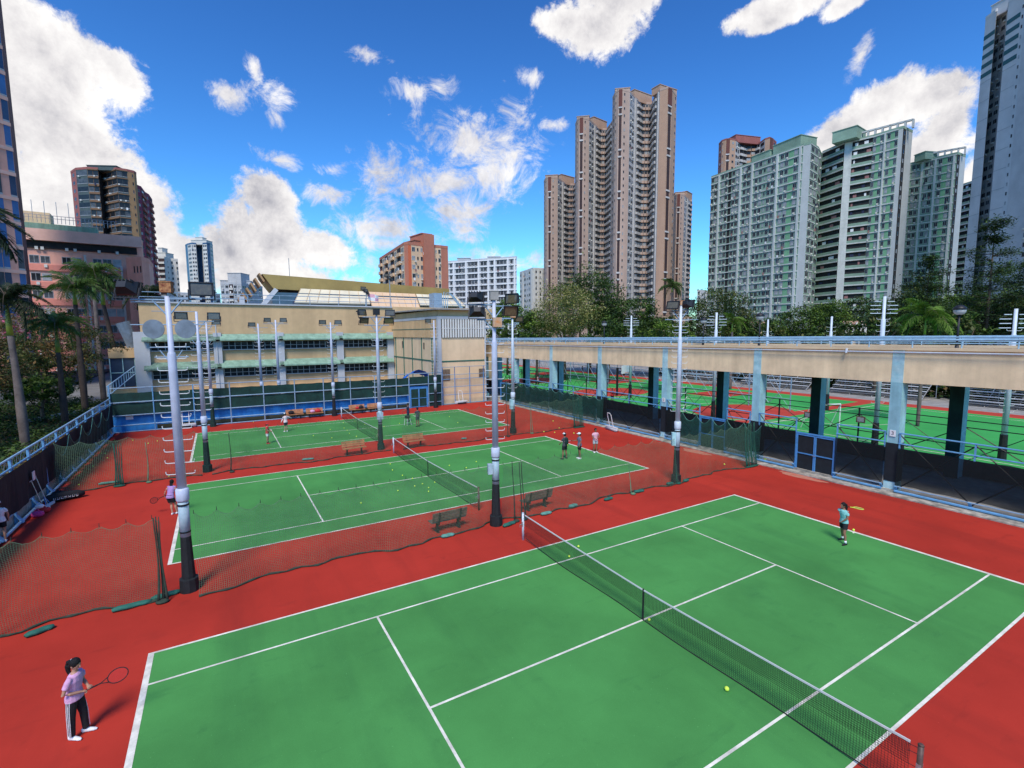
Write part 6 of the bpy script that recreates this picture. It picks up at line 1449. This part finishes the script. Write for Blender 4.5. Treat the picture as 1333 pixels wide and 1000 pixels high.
    if stripe:
        for s in (-1, 1):
            for dd in (-.028, 0, .028):
                g = MB(); up = V((s*.172, dd, .86)); k2 = kn[s]+V((s*.082, dd, 0)); a2 = an[s]+V((s*.068, dd, .03)); g.loft([(up, .008), (up.lerp(k2, .5)+V((s*.008, 0, 0)), .008), (k2, .008), (k2.lerp(a2, .5), .008), (a2, .008)], 4); g.obj('side_stripe', 'wht', pt)
    if socks:
        for s in (-1, 1): g = MB(); g.loft([(an[s], .043), (an[s].lerp(kn[s], .25), .046)], 8); g.obj('sock', socks, t, True)
    for s in (-1, 1):
        g = MB(); d = (toe[s]-an[s]); d.z = 0; d = d.normalized() if d.length > 1e-4 else V((0, 1, 0)); zb = an[s].z-.08
        c = V((an[s].x, an[s].y, zb)); g.loft([(c-d*.075+V((0, 0, .045)), .022, .03), (c-d*.06+V((0, 0, .05)), .036, .05), (c+V((0, 0, .055)), .040, .055), (c+d*.07+V((0, 0, .042)), .042, .040), (c+d*.14+V((0, 0, .032)), .040, .030), (c+d*.185+V((0, 0, .026)), .018, .018)], 10, ref=d.cross(V((0, 0, 1))))
        remesh(g, vox*.7, 'shoe', shoes, t, 1)
        g = MB(); g.loft([(c-d*.08+V((0, 0, .010)), .030, .012), (c+V((0, 0, .010)), .042, .012), (c+d*.13+V((0, 0, .010)), .046, .012), (c+d*.19+V((0, 0, .012)), .022, .010)], 8, ref=d.cross(V((0, 0, 1)))); 
    # hair
    if hair:
        g = MB(); g.ell(hp((0, -.016, .024)), .090, .100, .110, 14, 9, rot=fr); g.ell(hp((0, -.05, -.02)), .074, .06, .085, 12, 8, rot=fr)
        if hair == 'pony':
            a = hp((0, -.10, .045)); g.loft([(hp((0, -.07, .05)), .03), (a, .028), (a+V((0, -.055, -.03)), .042), (a+V((0, -.075, -.11)), .045), (a+V((0, -.07, -.20)), .040), (a+V((0, -.05, -.30)), .026), (a+V((0, -.04, -.36)), .010)], 9)
        elif hair == 'long':
            a = hp((0, -.06, -.02)); g.loft([(a, .07, .04), (a+V((0, -.03, -.12)), .075, .035), (a+V((0, -.03, -.24)), .05, .025)], 10, ref=X)
        h = remesh(g, vox*.8, 'hair', 'hair', t, 1)
        if hair == 'pony': g = MB(); a = hp((0, -.09, .047)); g.tube(a+V((0, .008, 0)), a-V((0, .008, 0)), .034, n=10); g.obj('hair_tie', 'wht', h)
    for s in (-1, 1): g = MB(); g.ell(hp((s*.03, .082, .012)), .011, .006, .006, 8, 5); g.obj('eye', 'hair', body)
    g = MB(); g.ell(hp((0, .083, -.058)), .022, .008, .007, 8, 5); g.obj('mouth', 'rose', body)
    if cap:
        g = MB(); g.ell(hp((0, -.006, .045)), .094, .105, .085, 14, 9, rot=fr)
        g.loft([(hp((0, .06, .05)), .075, .010), (hp((0, .12, .045)), .07, .010), (hp((0, .17, .035)), .045, .008)], 10, ref=fr @ X); remesh(g, vox*.8, 'cap', cap, t, 1)
    if pack:
        g = MB(); g.loft([(V((0, -.17, .96)), .11, .07), (V((0, -.18, 1.1)), .14, .085), (V((0, -.15, 1.3)), .13, .08), (V((0, -.12, 1.38)), .08, .04)], 10, ref=X); remesh(g, vox, 'rucksack', pack, t, 1)
    return t
def racket(label, hand, tip, normal=(0, 0, 1), frame='black', strings='orangeb', grip='black', disc=None):
    hand = V(hand); d = (V(tip)-hand).normalized(); n = V(normal); n = (n-d*n.dot(d)).normalized(); s_ = d.cross(n); t = thing('tennis_racket', label, 'tennis racket', hand); c = d*.51
    g = MB(); N_ = 30; ring = [c+d*(.172*math.cos(2*PI*k/N_))+s_*(.132*math.sin(2*PI*k/N_)) for k in range(N_+1)]
    g.loft([(p, .011, .009) for p in ring], 6, cap=False); a = c-d*.155
    for q in (-1, 1): g.tube(d*.22, a+s_*q*.055, .010, n=6)
    g.tube(d*.16, d*.23, .013, n=8); g.obj('frame', frame, t, True)
    g = MB()
    for k in range(-8, 9):
        u = k/9; h = .172*math.sqrt(1-u*u); w = .132*math.sqrt(1-u*u); g.obox(c+s_*(u*.132), d*h, s_*.0012, n*.0012); g.obox(c+d*(u*.172), s_*w, d*.0012, n*.0012)
    g.obj('strings', strings, t)
    g = MB(); g.tube(-d*.05, d*.17, .016, .015, 8); g.tube(-d*.055, -d*.045, .019, n=8); g.obj('grip', grip, t, True); return t
def W(t, v): return t.matrix_world @ V(v)
UPD = lambda: bpy.context.view_layer.update()
fR = math.atan2(-.51, .86)-PI/2      # facing picture right
p = onz(98, 962)
A1 = {('e', -1): (-.22, .02, 1.08), ('w', -1): (-.08, .21, 1.03), ('e', 1): (.24, -.02, 1.06), ('w', 1): (.03, .17, .98), ('c', -1): 1.1, ('c', 1): 1.1, ('p', -1): (0, 0, -1), ('p', 1): (0, 0, -1)}
t = person('girl in a pink shirt and black striped trousers in the near left corner', -12.80, 3.0, fR+.10, 1.66, 'skin', 'pink', 'black', True, 'short', 'wht', None, 'pony', A1, {('k', -1): (-.10, .06, .47), ('a', -1): (-.10, .08, .08), ('t', -1): (-.14, .25, .03), ('k', 1): (.10, -.02, .47), ('a', 1): (.10, -.04, .08), ('t', 1): (.12, .12, .03)}, .10, 0, True, .010, headturn=-.1, nod=.35)
UPD(); h = W(t, (-.02, .23, .97)); h2 = W(t, (-.34, .78, 1.10)); racket('black racket with red orange face held by the girl in the near left corner', h, h2, (.25, -.8, .55), 'black', 'redc')
fL = math.atan2(.51, -.86)-PI/2
A2 = {('e', 1): (.30, -.10, 1.25), ('w', 1): (.20, -.14, 1.42), ('e', -1): (-.20, .05, 1.08), ('w', -1): (-.08, .16, .92), ('c', 1): 1.0, ('c', -1): .7}
t = person('girl in a teal shirt and black shorts playing at the far right baseline', 10.35, -.25, fL+.18, 1.58, 'skind', 'teal', 'black', False, 'short', 'black', None, 'pony', A2, {('k', -1): (-.17, .12, .46), ('a', -1): (-.24, .10, .08), ('k', 1): (.13, -.06, .46), ('a', 1): (.22, -.20, .08)}, .12, .4, socks='wht')
UPD(); h = W(t, (.14, -.16, 1.44)); h2 = W(t, (.02, -.72, 1.36)); racket('yellow racket held behind the shoulder of the girl in teal', h, h2, (0, 0, 1), 'ball', 'ochre')
A3 = {('e', -1): (-.26, .05, 1.10), ('w', -1): (-.34, .14, .90), ('e', 1): (.22, .12, 1.12), ('w', 1): (.12, .25, 1.02), ('c', -1): 1.0}
t = person('girl in a lilac top and black shorts seen from behind, left of the middle court', -12.15, 17.1, -.5, 1.56, 'skin', 'purple', 'black', False, 'none', 'wht', None, 'long', A3, {('k', -1): (-.02, .08, .46), ('a', -1): (.06, -.02, .08), ('k', 1): (.14, .12, .46), ('a', 1): (.20, .10, .08)}, .35)
UPD(); h = W(t, (-.35, .16, .88)); h2 = W(t, (-1.0, .1, .62)); racket('black racket pointing low left, held by the girl in the lilac top', h, h2, (0, -1, .3), 'black', 'blackpaint')
A4 = {('e', -1): (-.24, .05, 1.08), ('w', -1): (-.22, .22, .95), ('e', 1): (.24, .05, 1.08), ('w', 1): (.30, .2, .92), ('c', 1): 1.0}
t = person('player in a white cap with a dark green rucksack standing on the middle court', 8.9, 15.6, .15, 1.72, 'skind', 'charcoal', 'black', False, 'short', 'black', 'wht', 'short', A4, {('k', -1): (-.13, .02, .46), ('a', -1): (-.18, 0, .08), ('k', 1): (.13, .02, .46), ('a', 1): (.18, 0, .08)}, pack='greenscreen')
UPD(); h = W(t, (.32, .22, .88)); h2 = W(t, (.75, .5, .75)); racket('pale racket in the hand of the player with the rucksack', h, h2, (0, -1, .5), 'black', 'ball')
t = person('player in a white cap and grey shirt standing next to the one with the rucksack', 9.75, 15.15, fL+.2, 1.72, 'skind', 'greyb', 'black', False, 'short', 'wht', 'wht', 'short', {('e', 1): (.24, .1, 1.1), ('w', 1): (.2, .32, 1.12), ('c', 1): 1.0}, {('k', -1): (-.1, .03, .46), ('k', 1): (.1, .0, .46)})
UPD(); h = W(t, (.2, .36, 1.12)); h2 = W(t, (.1, .95, 1.15)); racket('white racket held out by the player in the grey shirt', h, h2, (0, -.3, 1), 'greycl', 'wht')
t = person('player in a pink shirt and pale shorts behind the middle court baseline', 11.7, 15.9, PI-.3, 1.66, 'skind', 'rose', 'greycl', False, 'short', 'wht', None, 'short', {('e', -1): (-.25, .05, 1.1), ('w', -1): (-.12, .2, 1.05), ('e', 1): (.25, .05, 1.1), ('w', 1): (.1, .22, 1.0)})
t = person('small player in a red cap and red shirt on the far court', -7.1, 31.0, fR+.2, 1.55, 'skin', 'redc', 'wht', False, 'short', 'redc', 'redc', 'short', {('e', 1): (.24, .08, 1.1), ('w', 1): (.1, .28, 1.0), ('w', -1): (-.1, .27, 1.0), ('e', -1): (-.22, .08, 1.08)}, socks='black', vox=.016)
t = person('small player in a white cap and pale pink shirt on the far court', -5.4, 35.2, .4, 1.6, 'skin', 'pale', 'charcoal', False, 'long', 'wht', 'wht', 'short', {('e', 1): (.38, .03, 1.22), ('w', 1): (.60, .1, 1.10), ('e', -1): (-.27, 0, 1.1), ('w', -1): (-.35, .05, .9)}, {('k', -1): (-.02, .05, .46), ('a', -1): (-.12, .0, .08)}, vox=.016)
t = person('coach in navy reaching forward beside the ball basket on the far court', 4.85, 34.2, fL, 1.72, 'skind', 'navy', 'navy', False, 'short', 'black', None, 'short', {('e', -1): (-.24, .15, 1.1), ('w', -1): (-.2, .38, 1.0)}, vox=.016)
t = person('coach in dark grey standing right of the ball basket on the far court', 4.75, 31.4, .2, 1.7, 'skind', 'charcoal', 'charcoal', False, 'short', 'black', None, 'short', {('e', -1): (-.28, .05, 1.1), ('w', -1): (-.14, .15, 1.02)}, vox=.016)
p = onz(5, 706); t = person('person in a white cap, white top and black shorts cut by the left edge', p.x-.05, p.y, 0.3, 1.68, 'skin', 'wht', 'black', False, 'short', 'wht', 'wht', 'short', vox=.014)
for (px, py, tp, lb) in ((797, 519, 'brightred', 'person in red on the ball courts below the walkway'), (700, 497, 'rose', 'person in pink near the hoops below the walkway'), (758, 482, 'charcoal', 'dark dressed person standing by the hanging lattice'), (1120, 548, 'greycl', 'person in grey by the near pitch fence')):
    if px == 1120: continue
    p = onz(px, py+6); person(lb, p.x, p.y, random.random()*6, 1.7, 'skind', tp, 'black', False, 'short', 'black', None, 'short', vox=.03, fingers=False)

# ------------------------------------------------------------------ sun, sky, clouds
SUN_EL, SUN_AZ = R(54), R(216)      # azimuth clockwise from +Y (towards the lamp)
sd = Vector((math.sin(SUN_AZ)*math.cos(SUN_EL), math.cos(SUN_AZ)*math.cos(SUN_EL), math.sin(SUN_EL)))
sl = bpy.data.lights.new('sun', 'SUN'); sl.energy = 3.1; sl.angle = R(17); sl.color = (1, .92, .80); so = bpy.data.objects.new('sun', sl); COL.objects.link(so); so.rotation_euler = sd.to_track_quat('Z', 'Y').to_euler()
w = bpy.data.worlds.new('World'); SC.world = w; w.use_nodes = True; nt = w.node_tree; N = nt.nodes; L = nt.links; bg = N['Background']
sky = N.new('ShaderNodeTexSky'); sky.sky_type = 'NISHITA'; sky.sun_disc = False; sky.sun_elevation = SUN_EL; sky.sun_rotation = SUN_AZ; sky.air_density = 1.3; sky.dust_density = .3; sky.ozone_density = 3.0; sky.altitude = 0
hs = N.new('ShaderNodeHueSaturation'); hs.inputs['Saturation'].default_value = 1.0; hs.inputs['Value'].default_value = .15; L.new(sky.outputs[0], hs.inputs['Color'])
gm = N.new('ShaderNodeGamma'); gm.inputs['Gamma'].default_value = 1.58; L.new(hs.outputs[0], gm.inputs['Color'])
tn = N.new('ShaderNodeVectorMath'); tn.operation = 'MULTIPLY'; L.new(gm.outputs[0], tn.inputs[0]); tn.inputs[1].default_value = (.44/.12, .86/.12, 1.18/.12)
SKYS = .12
def wm(op, a, b=None, clamp=False):
    n = N.new('ShaderNodeMath'); n.operation = op; n.use_clamp = clamp
    for i, v in enumerate((a, b)):
        if v is None: continue
        if isinstance(v, (int, float)): n.inputs[i].default_value = v
        else: L.new(v, n.inputs[i])
    return n.outputs[0]
tc = N.new('ShaderNodeTexCoord'); dirv = tc.outputs['Generated']
def wnoise(scale, det, rough, off=(0, 0, 0), dist=0.0, sc=(1, 1, 1)):
    mp = N.new('ShaderNodeMapping'); mp.inputs['Location'].default_value = off; mp.inputs['Scale'].default_value = sc; L.new(dirv, mp.inputs['Vector']); n = N.new('ShaderNodeTexNoise'); n.inputs['Scale'].default_value = scale; n.inputs['Detail'].default_value = det; n.inputs['Roughness'].default_value = rough; n.inputs['Distortion'].default_value = dist; L.new(mp.outputs[0], n.inputs['Vector']); return n.outputs['Fac']
def blobs(lst):
    """each cloud lobe: direction and two angular radii, as an ellipse on the sky sphere"""
    out = None
    for (px, py, rx, ry) in lst:
        d = ray(px, py).normalized(); q = 1/ray(px, py).length
        ax = (ray(px+20, py).normalized()-d); ay = (ray(px, py-20).normalized()-d); sx = ax.length/20; sy = ay.length/20; ax.normalize(); ay.normalize()
        def dot(v, scale):
            n = N.new('ShaderNodeVectorMath'); n.operation = 'DOT_PRODUCT'; L.new(rel, n.inputs[0]); n.inputs[1].default_value = v/scale; return n.outputs['Value']
        sub = N.new('ShaderNodeVectorMath'); sub.operation = 'SUBTRACT'; L.new(dirv, sub.inputs[0]); sub.inputs[1].default_value = d; rel = sub.outputs[0]
        a = dot(ax, rx*sx); b = dot(ay, ry*sy); r2 = wm('ADD', wm('MULTIPLY', a, a), wm('MULTIPLY', b, b)); fld = wm('SUBTRACT', 1.0, wm('SQRT', r2))
        n3 = N.new('ShaderNodeVectorMath'); n3.operation = 'DOT_PRODUCT'; L.new(dirv, n3.inputs[0]); n3.inputs[1].default_value = d; front = wm('GREATER_THAN', n3.outputs['Value'], .2); fld = wm('SUBTRACT', wm('MULTIPLY', wm('ADD', fld, 5.0), front), 5.0)
        if out is None: out = fld
        else:
            n = N.new('ShaderNodeMath'); n.operation = 'SMOOTH_MAX'; n.inputs[2].default_value = .25; L.new(out, n.inputs[0]); L.new(fld, n.inputs[1]); out = n.outputs[0]
    return out
def ramp(v, a, b, smooth=True):
    r_ = N.new('ShaderNodeMapRange'); r_.interpolation_type = 'SMOOTHSTEP' if smooth else 'LINEAR'; r_.inputs['From Min'].default_value = a; r_.inputs['From Max'].default_value = b; L.new(v, r_.inputs['Value']); return r_.outputs['Result']
cum = blobs([(60, 70, 95, 85), (70, 170, 100, 110), (150, 95, 55, 48), (75, 260, 95, 80), (175, 268, 62, 46), (205, 300, 35, 40), (60, 340, 120, 60), (-60, 100, 120, 200), (350, 262, 38, 42), (350, 310, 75, 50), (420, 325, 48, 34), (300, 330, 60, 40), (250, 330, 60, 30), (360, 370, 130, 40), (235, 350, 60, 40),
             (775, 35, 62, 50), (735, 30, 45, 35), (800, -10, 70, 40), (1020, 10, 75, 24), (1000, 30, 40, 18), (1100, 5, 30, 20), (1150, 140, 62, 48), (1215, 125, 55, 34), (1235, 165, 40, 50), (1100, 175, 60, 42), (1060, 190, 50, 28), (1190, 210, 90, 50), (1265, 225, 30, 30)])
wis = blobs([(296, 122, 26, 14), (356, 128, 26, 20), (332, 90, 10, 20), (362, 155, 14, 22), (540, 118, 26, 18), (578, 112, 28, 20), (620, 195, 80, 52), (560, 240, 72, 48), (655, 180, 48, 42), (500, 232, 42, 40), (590, 272, 52, 38), (640, 225, 55, 42), (365, 209, 26, 12), (425, 254, 30, 13), (433, 220, 22, 12), (500, 318, 40, 14), (500, 300, 60, 16), (715, 163, 24, 10), (690, 100, 16, 12), (480, 70, 20, 12), (625, 275, 25, 14), (610, 312, 18, 8), (1120, 75, 12, 30), (600, 345, 130, 22), (1270, 240, 50, 40)])
n1 = wnoise(7, 12, .66, (3.1, 1.2, .4), .15); n2 = wnoise(24, 12, .72, (1.7, 4.2, 2.0), .3)
f1 = wm('ADD', wm('MULTIPLY', cum, .85), wm('ADD', wm('MULTIPLY', wm('SUBTRACT', n1, .5), 1.5), wm('MULTIPLY', wm('SUBTRACT', n2, .5), 1.0))); m1 = ramp(f1, .0, .30)
n3 = wnoise(17, 12, .72, (6.1, 2.2, 1.4), .5, (1, 1, 1.1)); f2 = wm('ADD', wm('MULTIPLY', wis, .62), wm('MULTIPLY', wm('SUBTRACT', n3, .5), 3.2)); m2 = wm('MULTIPLY', ramp(f2, -.12, .75), .95)
mask = wm('MAXIMUM', m1, m2)
# cloud tone: self-shaded billows, greyer deep inside and towards the base
n4 = wnoise(6.0, 12, .68, (3.06, 1.16, .34), .15); sep = N.new('ShaderNodeSeparateXYZ'); L.new(dirv, sep.inputs[0])
ton = wm('ADD', wm('MULTIPLY', wm('SUBTRACT', n4, .5), 2.6), wm('ADD', .66, wm('MULTIPLY', wm('SUBTRACT', n2, .5), 1.0))); ton = wm('SUBTRACT', ton, wm('MULTIPLY', ramp(f1, .35, 1.1), .30))
cr = N.new('ShaderNodeValToRGB'); cr.color_ramp.elements[0].position = 0; cr.color_ramp.elements[0].color = (.40, .40, .45, 1); cr.color_ramp.elements[1].position = 1; cr.color_ramp.elements[1].color = (1.0, .98, .96, 1); el = cr.color_ramp.elements.new(.5); el.color = (.74, .72, .73, 1); L.new(wm('ADD', ton, 0, True), cr.inputs['Fac'])
cb = N.new('ShaderNodeBackground'); L.new(cr.outputs[0], cb.inputs['Color']); cb.inputs['Strength'].default_value = .88
# pale band towards the horizon
L.new(tn.outputs[0], bg.inputs['Color']); bg.inputs['Strength'].default_value = SKYS
mx = N.new('ShaderNodeMixShader'); L.new(mask, mx.inputs[0]); L.new(bg.outputs[0], mx.inputs[1]); L.new(cb.outputs[0], mx.inputs[2]); L.new(mx.outputs[0], N['World Output'].inputs['Surface'])
SC.view_settings.view_transform = 'Standard'; SC.view_settings.look = 'None'; SC.view_settings.exposure = 0.35; SC.view_settings.gamma = 1
SC.cycles.use_denoising = True; SC.cycles.max_bounces = 6; SC.cycles.transparent_max_bounces = 12
